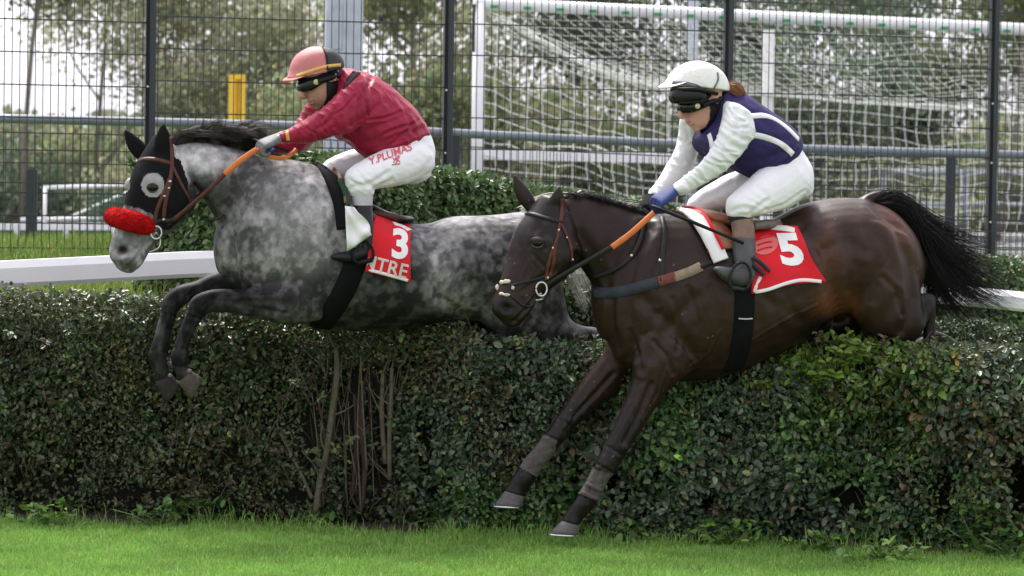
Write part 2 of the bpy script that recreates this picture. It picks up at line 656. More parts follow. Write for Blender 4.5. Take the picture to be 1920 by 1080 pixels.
# ------------------------------------------------------------------ materials
def mk(name, col, rough=0.6, var=0.15, scale=12.0, bump=0.1, bscale=80.0, metal=0.0, attr=False, spec=0.5, sheen=0.0, trans=0.0, coat=0.0, col2=None, dist=0.01, weave=False):
    m = bpy.data.materials.new(name)
    m.use_nodes = True
    t = m.node_tree
    t.nodes.clear()
    N, L = t.nodes, t.links
    out = N.new('ShaderNodeOutputMaterial')
    b = N.new('ShaderNodeBsdfPrincipled')
    b.inputs['Roughness'].default_value = rough
    b.inputs['Metallic'].default_value = metal
    b.inputs['Specular IOR Level'].default_value = spec
    b.inputs['Sheen Weight'].default_value = sheen
    b.inputs['Coat Weight'].default_value = coat
    tc = N.new('ShaderNodeTexCoord')
    nz = N.new('ShaderNodeTexNoise')
    nz.inputs['Scale'].default_value = scale
    nz.inputs['Detail'].default_value = 5
    nz.inputs['Roughness'].default_value = 0.6
    L.new(tc.outputs['Object'], nz.inputs['Vector'])
    mr = N.new('ShaderNodeMapRange')
    mr.inputs['From Min'].default_value = 0.3
    mr.inputs['From Max'].default_value = 0.7
    L.new(nz.outputs['Fac'], mr.inputs['Value'])
    mix = N.new('ShaderNodeMix')
    mix.data_type = 'RGBA'
    if attr:
        mr.inputs['To Min'].default_value = 1 - var
        mr.inputs['To Max'].default_value = 1 + var
        a = N.new('ShaderNodeVertexColor')
        a.layer_name = 'Col'
        mix.blend_type = 'MULTIPLY'
        mix.inputs['Factor'].default_value = 1.0
        L.new(a.outputs['Color'], mix.inputs['A'])
        L.new(mr.outputs['Result'], mix.inputs['B'])
    else:
        L.new(mr.outputs['Result'], mix.inputs['Factor'])
        c2 = col2 or tuple(min(1, c * (1 + var)) for c in col)
        c1 = tuple(c * (1 - var) for c in col) if col2 is None else col
        mix.inputs['A'].default_value = (*c1, 1)
        mix.inputs['B'].default_value = (*c2, 1)
    L.new(mix.outputs['Result'], b.inputs['Base Color'])
    rr = N.new('ShaderNodeMapRange')
    rr.inputs['To Min'].default_value = max(0, rough - 0.1)
    rr.inputs['To Max'].default_value = min(1, rough + 0.1)
    L.new(nz.outputs['Fac'], rr.inputs['Value'])
    L.new(rr.outputs['Result'], b.inputs['Roughness'])
    if bump:
        nb = N.new('ShaderNodeTexNoise')
        nb.inputs['Scale'].default_value = bscale
        nb.inputs['Detail'].default_value = 3
        L.new(tc.outputs['Object'], nb.inputs['Vector'])
        bp = N.new('ShaderNodeBump')
        bp.inputs['Strength'].default_value = bump
        bp.inputs['Distance'].default_value = dist
        L.new(nb.outputs['Fac'], bp.inputs['Height'])
        L.new(bp.outputs['Normal'], b.inputs['Normal'])
    if trans:
        tr = N.new('ShaderNodeBsdfTranslucent')
        L.new(mix.outputs['Result'], tr.inputs['Color'])
        ms = N.new('ShaderNodeMixShader')
        ms.inputs['Fac'].default_value = trans
        L.new(b.outputs[0], ms.inputs[1])
        L.new(tr.outputs[0], ms.inputs[2])
        L.new(ms.outputs[0], out.inputs['Surface'])
    else:
        L.new(b.outputs[0], out.inputs['Surface'])
    return m

M = {}
M['leaf'] = mk('hedge leaf', (.05, .08, .03), .40, .25, 6, 0, attr=True, trans=.15, spec=.5)
M['treeleaf'] = mk('tree leaf', (.05, .08, .03), .6, .25, 1.5, 0, attr=True, trans=.5, spec=.3)
M['blade'] = mk('grass blade', (.1, .2, .03), .55, .2, 3, 0, attr=True, trans=.3, spec=.3)
M['bark'] = mk('bark', (.20, .18, .14), .9, .35, 25, .6, 60)
M['stem'] = mk('hedge stem', (.10, .085, .055), .85, .35, 30, .5, 90)
M['redstem'] = mk('red brown twig', (.05, .026, .02), .85, .3, 30, .4, 90)
M['core'] = mk('shaded twig mass', (.012, .011, .008), 1, .3, 20, .5, 30)  # near-black: the shade deep in a hedge is put into the colour
M['white_plastic'] = mk('white rail plastic', (.80, .80, .82), .42, .0, 9, .08, 60, col2=(.76, .76, .77))
M['white_metal'] = mk('white painted metal', (.8, .8, .8), .4, .06, 5, .05, 40)
M['anthracite'] = mk('anthracite powder coat', (.022, .028, .036), .45, .15, 10, .1, 200)
M['galv'] = mk('galvanised steel', (.42, .46, .50), .45, .15, 7, .1, 40, metal=.35)
M['tubegrey'] = mk('grey steel tube', (.18, .20, .235), .42, .15, 5, .1, 60, metal=.2)
M['yellow'] = mk('yellow paint', (.80, .52, .03), .45, .08, 6, .05, 40)
M['net'] = mk('net cord', (.78, .79, .75), .8, .1, 20, 0)
M['green_clip'] = mk('green clip', (.02, .28, .09), .5, .1, 20, 0)
M['green_cloth'] = mk('green screen cloth', (.03, .14, .09), .8, .15, 3, .1, 40)
M['coat'] = mk('short horse coat', (.1, .1, .1), .55, .14, 55, .3, 260, attr=True, spec=.10, dist=.002)
M['coatdark'] = mk('short bay coat', (.1, .1, .1), .42, .16, 60, .3, 200, attr=True, spec=.24, dist=.002)
M['hairblack'] = mk('black hair', (.008, .007, .007), .5, .3, 30, 0, spec=.22)
M['hairdark'] = mk('dark brown hair', (.065, .050, .047), .5, .5, 30, 0, spec=.35)
M['hairwhite'] = mk('pale hair', (.62, .59, .55), .55, .15, 20, 0)
M['hairred'] = mk('auburn hair', (.26, .115, .045), .45, .3, 30, 0)
M['hoofdark'] = mk('dark hoof horn', (.028, .024, .022), .65, .4, 14, .4, 60, spec=.2)
M['hoof'] = mk('grey hoof horn', (.10, .092, .098), .55, .3, 18, .35, 60, spec=.25)
M['hoofpale'] = mk('worn hoof horn', (.035, .028, .022), .7, .4, 14, .4, 60, col2=(.09, .075, .06), spec=.2)
M['heel'] = mk('pale pinkish heel', (.17, .125, .11), .6, .3, 20, .3, 80, spec=.2)
M['steel'] = mk('bright steel', (.6, .6, .6), .3, .1, 20, .05, 80, metal=.9)
M['eye'] = mk('horse eye', (.004, .003, .003), .10, .2, 40, 0, spec=.28)
M['blackcloth'] = mk('black stretch fabric', (.006, .006, .007), .85, .2, 30, .25, 300, spec=.12, dist=.003)
M['leather'] = mk('brown leather', (.075, .022, .015), .5, .3, 30, .25, 90, spec=.3)
M['leatherdark'] = mk('dark leather', (.012, .009, .009), .5, .3, 30, .25, 90, spec=.3)
M['leathertan'] = mk('tan saddle leather', (.22, .085, .04), .5, .25, 25, .25, 80)
M['blackleather'] = mk('black leather', (.008, .008, .009), .4, .25, 25, .2, 70, spec=.3)
M['orange'] = mk('orange rubber grip', (.62, .16, .035), .65, .15, 30, .35, 220)
M['fleece'] = mk('red sheepskin', (.46, .006, .008), .95, .35, 30, 1.0, 120, spec=.1, dist=.02)
M['whitefleece'] = mk('white sheepskin', (.62, .58, .48), .95, .15, 40, .8, 150, dist=.01)
M['burgundy'] = mk('burgundy silk', (.28, .004, .034), .5, .14, 8, .5, 70, sheen=.05, spec=.3, dist=.006)
M['navy'] = mk('navy vest cloth', (.024, .017, .085), .7, .15, 10, .4, 90, spec=.25, dist=.005)
M['whitesilk'] = mk('white silk', (.72, .72, .73), .5, .05, 8, .4, 60, dist=.006)
M['breeches'] = mk('white breeches nylon', (.78, .77, .80), .5, .04, 8, .3, 50, dist=.006)
M['skin'] = mk('skin', (.42, .22, .16), .5, .12, 25, .15, 120, spec=.4, attr=True)
M['helmet'] = mk('helmet silk cover', (.5, .2, .2), .55, .08, 20, .25, 120, attr=True)
M['helmetwhite'] = mk('white helmet cover', (.76, .74, .72), .5, .06, 12, .3, 60)
M['black'] = mk('black rubber', (.007, .007, .008), .55, .2, 20, .1, 90, spec=.2)
M['lens'] = mk('dark goggle lens', (.004, .004, .005), .12, .1, 10, 0, spec=.3)
M['gold'] = mk('yellow trim', (.62, .38, .09), .55, .1, 20, .1, 80)
M['greenyellow'] = mk('pale yellow badge', (.42, .42, .20), .4, .1, 20, 0)
M['cloth_red'] = mk('red number cloth', (.60, .008, .018), .65, .10, 10, .35, 200, spec=.25, dist=.003)
M['cloth_white'] = mk('white cloth', (.76, .75, .74), .7, .06, 10, .35, 150, dist=.003)
M['cloth_pink'] = mk('faded red print', (.62, .12, .12), .65, .1, 14, .2, 150)
M['letter_red'] = mk('red lettering', (.62, .10, .12), .6, .1, 20, 0)
M['letter_white'] = mk('white lettering', (.78, .77, .76), .6, .05, 20, 0)
M['letter_grey'] = mk('pale lettering', (.60, .52, .46), .6, .1, 20, 0)
M['greysock'] = mk('grey gaiter', (.48, .46, .50), .7, .1, 14, .2, 120)
M['blacksock'] = mk('dark navy garter', (.010, .012, .022), .8, .2, 20, .2, 200)
M['brownsock'] = mk('muddy tan boot top', (.20, .12, .09), .7, .25, 14, .25, 80)
M['greyboot'] = mk('scuffed grey boot', (.055, .057, .060), .55, .35, 18, .25, 60)
M['gloveblue'] = mk('blue glove', (.02, .035, .16), .7, .25, 30, .25, 160)
M['glovegrey'] = mk('grey glove', (.06, .06, .065), .65, .4, 22, .25, 160, col2=(.24, .24, .25))
M['bandage'] = mk('muddy grey bandage', (.075, .062, .058), .9, .3, 30, .6, 120, dist=.004)
M['strapblue'] = mk('blue grey webbing', (.022, .025, .036), .75, .25, 30, .35, 200)
M['strapred'] = mk('red webbing', (.14, .035, .032), .75, .2, 30, .3, 200)
M['strapcream'] = mk('cream webbing', (.25, .18, .125), .75, .2, 30, .3, 200)
M['greenfelt'] = mk('dark green felt', (.012, .05, .028), .9, .2, 30, .3, 200)
M['navy2'] = M['navy']
# ------------------------------------------------------------------ ground
def hedge_front(x):
    """distance line of the near hedge's front face"""
    return 0.27 - (x + 2.5) * 0.186

def gz(x, y):
    x, y = np.asarray(x, float), np.asarray(y, float)
    yl = y - (hedge_front(np.clip(x, -6, 6)))
    side = 1.0 - 0.45 * smooth(-1.2, 1.5, x) * (1 - smooth(4.0, 6.0, y))
    z = smooth(0.55, 1.6, yl) * 1.02 * side
    z = z + (1.22 - z) * smooth(2.0, 5.0, y)
    z = z - 0.24 * smooth(6.5, 9.0, y)
    z = z + 0.02 * (vnoise(np.stack([x, y, 0 * x], -1).reshape(-1, 3), 1.3, 5).reshape(x.shape) - .5)
    return z

gx = np.unique(np.r_[np.linspace(-400, -12, 14), np.linspace(-12, 12, 97), np.linspace(12, 400, 14)])
gy = np.unique(np.r_[np.linspace(-40, -6, 9), np.linspace(-6, 10, 97), np.linspace(10, 40, 16), np.linspace(40, 900, 14)])
GX, GY = np.meshgrid(gx, gy)
GZ = gz(GX, GY)
gv = np.stack([GX, GY, GZ], -1).reshape(-1, 3)
nx_, ny_ = len(gx), len(gy)
ii, jj = np.meshgrid(np.arange(nx_ - 1), np.arange(ny_ - 1))
a_ = (jj * nx_ + ii).ravel()
gq = np.stack([a_, a_ + 1, a_ + nx_ + 1, a_ + nx_], 1)

def ground_mat():
    m = bpy.data.materials.new('turf and soil')
    m.use_nodes = True
    t = m.node_tree
    N, L = t.nodes, t.links
    b = N['Principled BSDF']
    b.inputs['Roughness'].default_value = .9
    tc = N.new('ShaderNodeTexCoord')
    sep = N.new('ShaderNodeSeparateXYZ')
    L.new(tc.outputs['Object'], sep.inputs[0])
    nz = N.new('ShaderNodeTexNoise'); nz.inputs['Scale'].default_value = 2.2; nz.inputs['Detail'].default_value = 8
    L.new(tc.outputs['Object'], nz.inputs['Vector'])
    nf = N.new('ShaderNodeTexNoise'); nf.inputs['Scale'].default_value = 45; nf.inputs['Detail'].default_value = 4
    L.new(tc.outputs['Object'], nf.inputs['Vector'])
    g = N.new('ShaderNodeValToRGB')
    g.color_ramp.elements[0].position = .32; g.color_ramp.elements[0].color = (.06, .11, .018, 1)
    g.color_ramp.elements[1].position = .68; g.color_ramp.elements[1].color = (.11, .20, .03, 1)
    L.new(nf.outputs['Fac'], g.inputs[0])
    p = N.new('ShaderNodeValToRGB')
    p.color_ramp.elements[0].position = .3; p.color_ramp.elements[0].color = (.050, .062, .050, 1)
    p.color_ramp.elements[1].position = .7; p.color_ramp.elements[1].color = (.10, .11, .10, 1)
    L.new(nz.outputs['Fac'], p.inputs[0])
    f = N.new('ShaderNodeMapRange'); f.inputs['From Min'].default_value = 6.6; f.inputs['From Max'].default_value = 7.2
    L.new(sep.outputs['Y'], f.inputs['Value'])
    mx = N.new('ShaderNodeMix'); mx.data_type = 'RGBA'
    L.new(f.outputs[0], mx.inputs['Factor']); L.new(g.outputs[0], mx.inputs['A']); L.new(p.outputs[0], mx.inputs['B'])
    L.new(mx.outputs['Result'], b.inputs['Base Color'])
    bp = N.new('ShaderNodeBump'); bp.inputs['Strength'].default_value = .6; bp.inputs['Distance'].default_value = .03
    L.new(nf.outputs['Fac'], bp.inputs['Height']); L.new(bp.outputs[0], b.inputs['Normal'])
    return m

ground = put('ground', gv, gq, ground_mat())
tag(ground, kind='structure')

# bare soil along the foot of the hedge
def soil_strip():
    xs = np.linspace(-3.6, 3.6, 145)
    V, Fq = [], []
    for i, x in enumerate(xs):
        yf = hedge_front(x)
        w0 = 0.13 + 0.10 * vnoise(np.array([[x, 0, 0]]), 2.3, 9)[0]
        for s in np.linspace(0, 1, 6):
            y = yf - w0 + s * (w0 + 0.95)
            V.append((x, y, 0.006 + 0.03 * math.sin(math.pi * s) * vnoise(np.array([[x, y, 0]]), 9, 3)[0]))
    for i in range(len(xs) - 1):
        for j in range(5):
            a = i * 6 + j
            Fq.append((a, a + 6, a + 7, a + 1))
    o = put('soil', np.array(V), Fq, mk('crumbly soil', (.035, .024, .016), .95, .4, 30, .9, 60, col2=(.075, .05, .035), dist=.03))
    tag(o, kind='structure')
soil_strip()

# ------------------------------------------------------------------ leaves and blades
def leaves(P, T, Nn, L, Wd, fold=0.12):
    """leaf faces: base point, direction of the tip, upper side, length, width"""
    T = T / (np.linalg.norm(T, axis=1, keepdims=True) + 1e-9)
    S = np.cross(T, Nn)
    S /= np.linalg.norm(S, axis=1, keepdims=True) + 1e-9
    U = np.cross(S, T)
    L = L[:, None]
    Wd = Wd[:, None]
    b = P
    l1 = P + T * L * .32 + S * Wd * .5 + U * L * fold
    l2 = P + T * L * .74 + S * Wd * .40 + U * L * fold * .6
    tip = P + T * L - U * L * .1
    r2 = P + T * L * .74 - S * Wd * .40 + U * L * fold * .6
    r1 = P + T * L * .32 - S * Wd * .5 + U * L * fold
    V = np.stack([b, l1, l2, tip, r2, r1], 1).reshape(-1, 3)
    n = len(P)
    q = np.array([[0, 1, 2, 3], [0, 3, 4, 5]])
    Fq = (q[None] + (np.arange(n) * 6)[:, None, None]).reshape(-1, 4)
    return V, Fq

def rep(c, k):
    return np.repeat(c, k, axis=0)

def unit(n, rg):
    v = rg.normal(0, 1, (n, 3))
    return v / np.linalg.norm(v, axis=1, keepdims=True)

def palette(n, rg, cols, wts, jit=.18):
    c = np.array(cols)[rg.choice(len(cols), n, p=np.array(wts) / sum(wts))]
    return c * rg.uniform(1 - jit, 1 + jit, (n, 1)) * rg.uniform(1 - jit * .4, 1 + jit * .4, (n, 3))

# ------------------------------------------------------------------ near hedge
def hedge_top(x):
    px = 960 + x * 392
    return float(np.interp(px, [-200, 0, 300, 420, 560, 700, 860, 960, 1100, 1500, 1600, 1750, 1920, 2100],
                           [1.125, 1.115, 1.10, 1.06, 1.02, .985, .995, .945, .935, .955, .985, .965, .955, .95]))
HT = np.vectorize(hedge_top)

def near_hedge():
    rg = np.random.default_rng(3)
    root = empty('hedge', (0, float(hedge_front(0)) + .3, 0), 'long clipped dark green hedge the two horses are jumping over, standing on the lawn edge', 'hedge')
    X0, X1, D = -3.7, 3.9, .62
    P, T, Nn, L, Wd, C = [], [], [], [], [], []
    def add(p, t, nn, l, w, c):
        P.append(p); T.append(t); Nn.append(nn); L.append(l); Wd.append(w); C.append(c)
    def front(n, lo, hi, small):
        x = rg.uniform(X0, X1, n)
        u = rg.random(n)
        h = HT(x)
        z = .03 + u * (h - .03)
        q = np.stack([x, np.zeros(n), z], 1)
        bulge = (fbm(q, 1.7, 4) - .5) * (.24 + .22 * smooth(.2, 1.2, x)) + (fbm(q, 6, 8) - .5) * .14
        # the foot of the hedge is set back, the top edge is rounded
        pq = 960 + x * 392
        bulge = bulge + .11 * smooth(800, 900, pq) - .11 * np.exp(-((pq - 690) / 75) ** 2) * smooth(.98, .75, z)
        bulge -= .10 * smooth(.35, .0, z) + .10 * smooth(h - .12, h, z)
        depth = rg.random(n) ** 1.4 * .22
        y = hedge_front(x) - bulge + depth
        # gaps
        g = fbm(np.stack([x, 0 * x, z * 1.15], 1), 3.1, 21)
        pxl = 960 + x * 392
        hole = np.zeros(n)
        for hx, hz, rx, rz in ((1590, .24, .14, .12), (1500, .17, .07, .05), (1885, .36, .10, .26), (655, .50, .07, .30), (580, .45, .05, .25), (720, .52, .05, .26),
                               (560, .16, .16, .06), (250, .14, .2, .05), (1150, .3, .05, .10), (1325, .2, .07, .06), (800, .42, .05, .2), (1760, .25, .05, .18), (420, .3, .06, .1)):
            hole = np.maximum(hole, np.exp(-(((x - (hx - 960) / 392) / rx) ** 2 + ((z - hz) / rz) ** 2)))
        thr = .31 + .07 * smooth(.45, 0, z)
        keep = (g > thr) | (rg.random(n) < .35)
        keep &= rg.random(n) > hole * 1.12
        x, y, z, q, depth, pxl = x[keep], y[keep], z[keep], q[keep], depth[keep], pxl[keep]
        m = len(x)
        nn = np.stack([rg.normal(0, .7, m), -np.abs(rg.normal(.75, .5, m)), rg.normal(.6, .65, m)], 1)
        t = unit(m, rg) + np.array([0, -.35, -.35])
        left = smooth(900, 500, pxl)
        size = (rg.uniform(.022, .050, m) * (1 - .28 * left)) * (.7 + .6 * vnoise(q, 3, 31))
        if small:
            size *= .8
        w = size * rg.uniform(.5, .68, m)
        c = palette(m, rg, [(.046, .072, .040), (.028, .050, .028), (.085, .115, .065), (.075, .085, .042), (.085, .066, .040)], [5, 4, 3, 1.5, .8])
        cl = palette(m, rg, [(.042, .064, .026), (.030, .048, .020), (.068, .086, .032), (.082, .072, .034), (.090, .056, .032)], [5, 4, 3, 1.6, 1.0])
        c = c * (1 - left[:, None]) + cl * left[:, None]
        c = c * (1.2 + .5 * vnoise(q, 2.4, 71)[:, None])
        brn = (smooth(.56, .72, fbm(q, 2.6, 61)) * .6 > rg.random(m))[:, None]
        c = np.where(brn, c * np.array([1.35, .88, .75]), c)
        frs = (smooth(.50, .64, fbm(q, 1.9, 83)) * smooth(700, 950, pxl) * .8 > rg.random(m))[:, None]
        c = np.where(frs, c * np.array([1.15, 1.5, .85]), c)
        lite = (rg.random(m) < .04)[:, None]
        c = np.where(lite, c * np.array([2.2, 2.4, 1.4]), c)
        # young yellow green growth near the top by the hindquarters of the near horse
        yg = np.exp(-(((pxl - 1540) / 150) ** 2 + ((z - .9) / .13) ** 2)) > rg.random(m) * 1.3
        c = np.where(yg[:, None], np.array([.15, .24, .035]) * rg.uniform(.7, 1.2, (m, 1)), c)
        size = np.where(yg, size * 1.25, size)
        add(np.stack([x, y, z], 1), t, nn, size, w, c)
    front(92000, 0, 1, False)
    front(42000, 0, 1, True)
    # clipped top
    n = 42000
    x = rg.uniform(X0, X1, n)
    v = rg.random(n)
    q = np.stack([x, v * D, 0 * x], 1)
    y = hedge_front(x) + .03 + v * D
    z = HT(x) - .03 + (fbm(q, 3.2, 14) - .5) * .09 - .06 * (smooth(.15, 0, v) + smooth(.85, 1, v)) - rg.random(n) ** 2 * .08 + (rg.random(n) < .05) * rg.random(n) * .05
    t = unit(n, rg) + np.array([0, -.2, .35])
    nn = np.stack([rg.normal(0, .5, n), rg.normal(-.35, .5, n), np.abs(rg.normal(1, .4, n))], 1)
    size = rg.uniform(.018, .033, n)
    c = palette(n, rg, [(.10, .14, .05), (.08, .115, .042), (.145, .165, .065), (.16, .125, .065)], [4, 3, 2, 1.2])
    add(np.stack([x, y, z], 1), t, nn, size, size * rg.uniform(.5, .65, n), c)
    V, Fq = leaves(np.concatenate(P), np.concatenate(T), np.concatenate(Nn), np.concatenate(L), np.concatenate(Wd))
    put('foliage', V, Fq, M['leaf'], root, smooth_shade=False, colors=rep(np.concatenate(C), 6))
    # inner twig mass, shade between the twigs put into its near-black colour
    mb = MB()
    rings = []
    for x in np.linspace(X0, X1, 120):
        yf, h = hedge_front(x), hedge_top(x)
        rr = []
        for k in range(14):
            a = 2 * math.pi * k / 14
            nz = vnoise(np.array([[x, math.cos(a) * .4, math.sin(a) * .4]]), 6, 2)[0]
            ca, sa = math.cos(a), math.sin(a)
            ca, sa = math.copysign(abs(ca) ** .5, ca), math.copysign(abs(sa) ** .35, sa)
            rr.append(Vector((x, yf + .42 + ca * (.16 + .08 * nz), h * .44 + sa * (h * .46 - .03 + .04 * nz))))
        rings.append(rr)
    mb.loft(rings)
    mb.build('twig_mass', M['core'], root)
    # loose sprigs standing off the clipped faces
    sp = []
    ns = 420
    sx = rg.uniform(X0, X1, ns)
    P2, T2, N2, L2, C2 = [], [], [], [], []
    mb = MB()
    for i in range(ns):
        x = sx[i]
        h = hedge_top(x)
        topside = rg.random() < .45
        if topside:
            p = np.array([x, hedge_front(x) + rg.uniform(0, .4), h - .04])
            d = np.array([rg.normal(0, .35), rg.normal(-.2, .3), 1.0])
        else:
            p = np.array([x, hedge_front(x) - .03, rg.uniform(.08, h)])
            d = np.array([rg.normal(0, .5), -1.0, rg.normal(.45, .4)])
        d /= np.linalg.norm(d)
        ln = rg.uniform(.03, .075) if topside else rg.uniform(.05, .13)
        q_ = p + d * ln
        mb.tube([Vector(p), Vector((p + q_) / 2 + np.array([0, 0, .006])), Vector(q_)], [.002, .0018, .001], 4)
        base_c = np.array([(.075, .12, .04), (.06, .095, .04), (.11, .15, .05), (.10, .085, .045)][rg.integers(4)]) * (.8 if x < -.6 else 1.15)
        for s_ in np.linspace(.3, 1, 5):
            for sg in (-1, 1):
                P2.append(p + d * ln * s_)
                sd_ = np.cross(d, rg.normal(0, 1, 3)); sd_ /= np.linalg.norm(sd_) + 1e-9
                T2.append(d * .5 + sd_)
                N2.append(np.array([rg.normal(0, .4), -.4, 1.0]))
                L2.append(rg.uniform(.020, .040))
                C2.append(base_c * rg.uniform(.8, 1.25))
    L2 = np.array(L2)
    V2, F2 = leaves(np.array(P2), np.array(T2), np.array(N2), L2, L2 * .58)
    tag(put('sprigs', V2, F2, M['leaf'], root, smooth_shade=False, colors=rep(np.array(C2), 6)), kind='stuff')
    tag(mb.build('sprig_twigs', M['stem'], root), kind='stuff')
    # thin stems in the hollow left of centre
    for i in range(20):
        px = 590 + 165 * rg.random()
        y0, y1 = rg.uniform(640, 760), rg.uniform(860, 975)
        Y = hedge_front((px - 960) / 392) + rg.uniform(.05, .16)
        dx = rg.normal(0, 22)
        mb = MB()
        r = rg.uniform(.0025, .006)
        mb.tube([at(px + dx, y0, Y), at(px + dx * .4 + rg.normal(0, 8), (y0 + y1) / 2, Y - .02), at(px, y1, Y)], [r * .5, r * .8, r], 6, 4)
        mb.build('stem', M['stem' if rg.random() < .6 else 'redstem'], root)
    # stems that show through
    for st, r, mt in (([(630, 655), (632, 700), (622, 780), (612, 850), (600, 900), (592, 960)], .016, 'stem'),
                      ([(735, 690), (733, 760), (730, 830), (731, 900)], .012, 'stem'),
                      ([(718, 700), (716, 780), (722, 870)], .012, 'stem'),
                      ([(680, 730), (676, 800), (684, 880), (676, 960)], .014, 'redstem'),
                      ([(664, 740), (668, 830), (660, 930)], .009, 'redstem'),
                      ([(520, 800), (545, 850), (570, 900), (585, 935)], .010, 'stem'),
                      ([(1643, 690), (1648, 760), (1640, 820), (1652, 880), (1655, 900)], .012, 'stem'),
                      ([(1870, 870), (1866, 930), (1876, 1010)], .016, 'stem'),
                      ([(1830, 880), (1850, 930), (1872, 960)], .010, 'stem'),
                      ([(1225, 780), (1228, 850)], .012, 'stem'), ([(1062, 860), (1058, 930)], .010, 'stem'),
                      ([(1830, 830), (1870, 815), (1905, 800)], .006, 'stem'),
                      ([(1820, 845), (1850, 830), (1880, 835)], .005, 'stem')):
        mb = MB()
        pts = []
        for (px, py) in st:
            Y = hedge_front((px - 960) / 392) + (.04 if px < 660 else .09)
            pts.append(at(px, py, Y))
        mb.tube(pts, [r * .8] + [r] * (len(pts) - 1), 7, 4)
        # side twigs
        for k in range(4):
            p = pts[random.randrange(len(pts))]
            q = p + Vector((random.uniform(-.12, .12), random.uniform(-.05, .05), random.uniform(.05, .2)))
            mb.tube([p, (p + q) / 2 + Vector((random.uniform(-.02, .02), 0, 0)), q], [r * .4, r * .3, r * .15], 5, 3)
        mb.build('stem', M[mt], root)
    # fine twigs all through the front
    mb = MB()
    for i in range(700):
        x = random.uniform(X0, X1)
        z = random.uniform(.05, hedge_top(x) * .95)
        p = Vector((x, hedge_front(x) + random.uniform(-.03, .2), z))
        q = p + Vector((random.uniform(-.12, .12), random.uniform(-.10, .02), random.uniform(.02, .22)))
        mb.tube([p, (p + q) / 2 + Vector((random.uniform(-.02, .02), 0, random.uniform(-.02, .02))), q], [.003, .0025, .001], 4)
    tag(mb.build('fine_twigs', M['stem'], root), kind='stuff')
near_hedge()

# leafy self-sown shoots poking out of the hedge
def shoot(px, py, hgt, n, size, cols, label, seed):
    rg = np.random.default_rng(seed)
    Y = hedge_front((px - 960) / 392) - .02
    b = at(px, py, Y)
    o = empty('leafy_shoot', b, label, 'plant', 'bright green shoots growing out of the hedge')
    mb = MB()
    P, T, Nn, L = [], [], [], []
    for i in range(n):
        d = Vector((rg.uniform(-.6, .6), rg.uniform(-.7, .05), rg.uniform(.5, 1))).normalized() * hgt * rg.uniform(.5, 1)
        mid = b + d * .5 + Vector((0, 0, hgt * .1))
        tip = b + d
        mb.tube([b, mid, tip], [.003, .0025, .001], 5, 3)
        for s in (0.45, .7, .85, 1.0):
            for q in (-1, 1):
                p = b.lerp(tip, s)
                P.append(p); T.append(np.array([q * rg.uniform(.4, 1), rg.uniform(-.6, .1), rg.uniform(-.3, .4)])); Nn.append(np.array([rg.normal(0, .3), -.5, 1])); L.append(size * rg.uniform(.7, 1.2))
    L = np.array(L)
    V, Fq = leaves(np.array([tuple(p) for p in P]), np.array(T), np.array(Nn), L, L * .72, .06)
    mb.build('stem', M['stem'], o)
    put('leaves', V, Fq, M['leaf'], o, smooth_shade=False, colors=rep(palette(len(L), rg, cols, [1] * len(cols)), 6))
YG = [(.17, .27, .04), (.13, .22, .035), (.20, .28, .05)]
shoot(1585, 690, .16, 6, .05, YG, 'tall bright green leafy shoot on the hedge below the near horse\'s belly', 1)
shoot(1545, 730, .14, 5, .05, YG, 'lower bright green leafy shoot on the hedge left of the tall one', 2)
shoot(1435, 735, .07, 3, .038, [(.18, .22, .05)], 'small yellowish shoot on the hedge behind the near horse\'s girth', 3)
shoot(1440, 870, .06, 2, .045, [(.19, .22, .06)], 'single yellow leaf sprig low in the hedge face', 4)

# ------------------------------------------------------------------ weeds along the foot of the hedge
def weed(px, py, rad, n, hgt, cols, label, seed, Yo=-.14):
    rg = np.random.default_rng(seed)
    # ground point on the ray
    d = ray(px, py)
    t = -CAM.z / d.z
    b = CAM + d * t
    b.z = 0
    o = empty('weed', b, label, 'plant', 'leafy weeds along the foot of the hedge')
    n = int(n * 3.2)
    th = rg.uniform(0, 6.28, n)
    el = rg.uniform(.1, 1.2, n)
    T = np.stack([np.cos(th) * np.cos(el), np.sin(th) * np.cos(el), np.sin(el)], 1)
    L = rg.uniform(.022, .062, n)
    base = np.array(b) + np.stack([rg.normal(0, .6, n) * rad, rg.normal(0, .4, n) * rad, rg.random(n) ** 1.3 * hgt * 1.15], 1)
    Nn = np.stack([-T[:, 0] * .6, -T[:, 1] * .6, np.ones(n)], 1) + rg.normal(0, .25, (n, 3))
    V, Fq = leaves(base, T + np.array([0, -.1, -.35]), Nn, L, L * rg.uniform(.5, .8, n), .08)
    put('leaves', V, Fq, M['leaf'], o, smooth_shade=False, colors=rep(palette(n, rg, cols, [1] * len(cols), .25), 6))
    mb = MB()
    for i in range(min(n, 10)):
        mb.tube([b, b.lerp(Vector(base[i]), .6) + Vector((0, 0, .01)), Vector(base[i])], [.004, .003, .002], 5)
    mb.build('stalks', mk('weed stalk', (.12, .2, .05), .6), o)
WG = [(.12, .24, .04), (.09, .19, .035), (.15, .27, .05)]
WD = [(.06, .13, .035), (.08, .16, .04), (.10, .19, .04)]
weed(92, 992, .13, 34, .11, WG, 'bright broad leafed weed at the left end of the hedge foot', 1)
weed(300, 990, .14, 30, .09, WD, 'low dark weed at the hedge foot right of the bright broad leafed one', 2)
weed(395, 985, .12, 30, .12, WD, 'weed at the hedge foot below the grey horse\'s front hooves', 3)
weed(585, 992, .09, 20, .05, WG, 'small flat weed in the grass at the hedge foot below the grey horse\'s girth', 4)
weed(830, 1000, .12, 26, .10, WD, 'weed at the hedge foot left of the near horse\'s front hooves', 5)
weed(945, 1003, .10, 26, .10, WG, 'weed at the hedge foot under the near horse\'s raised front hoof', 6)
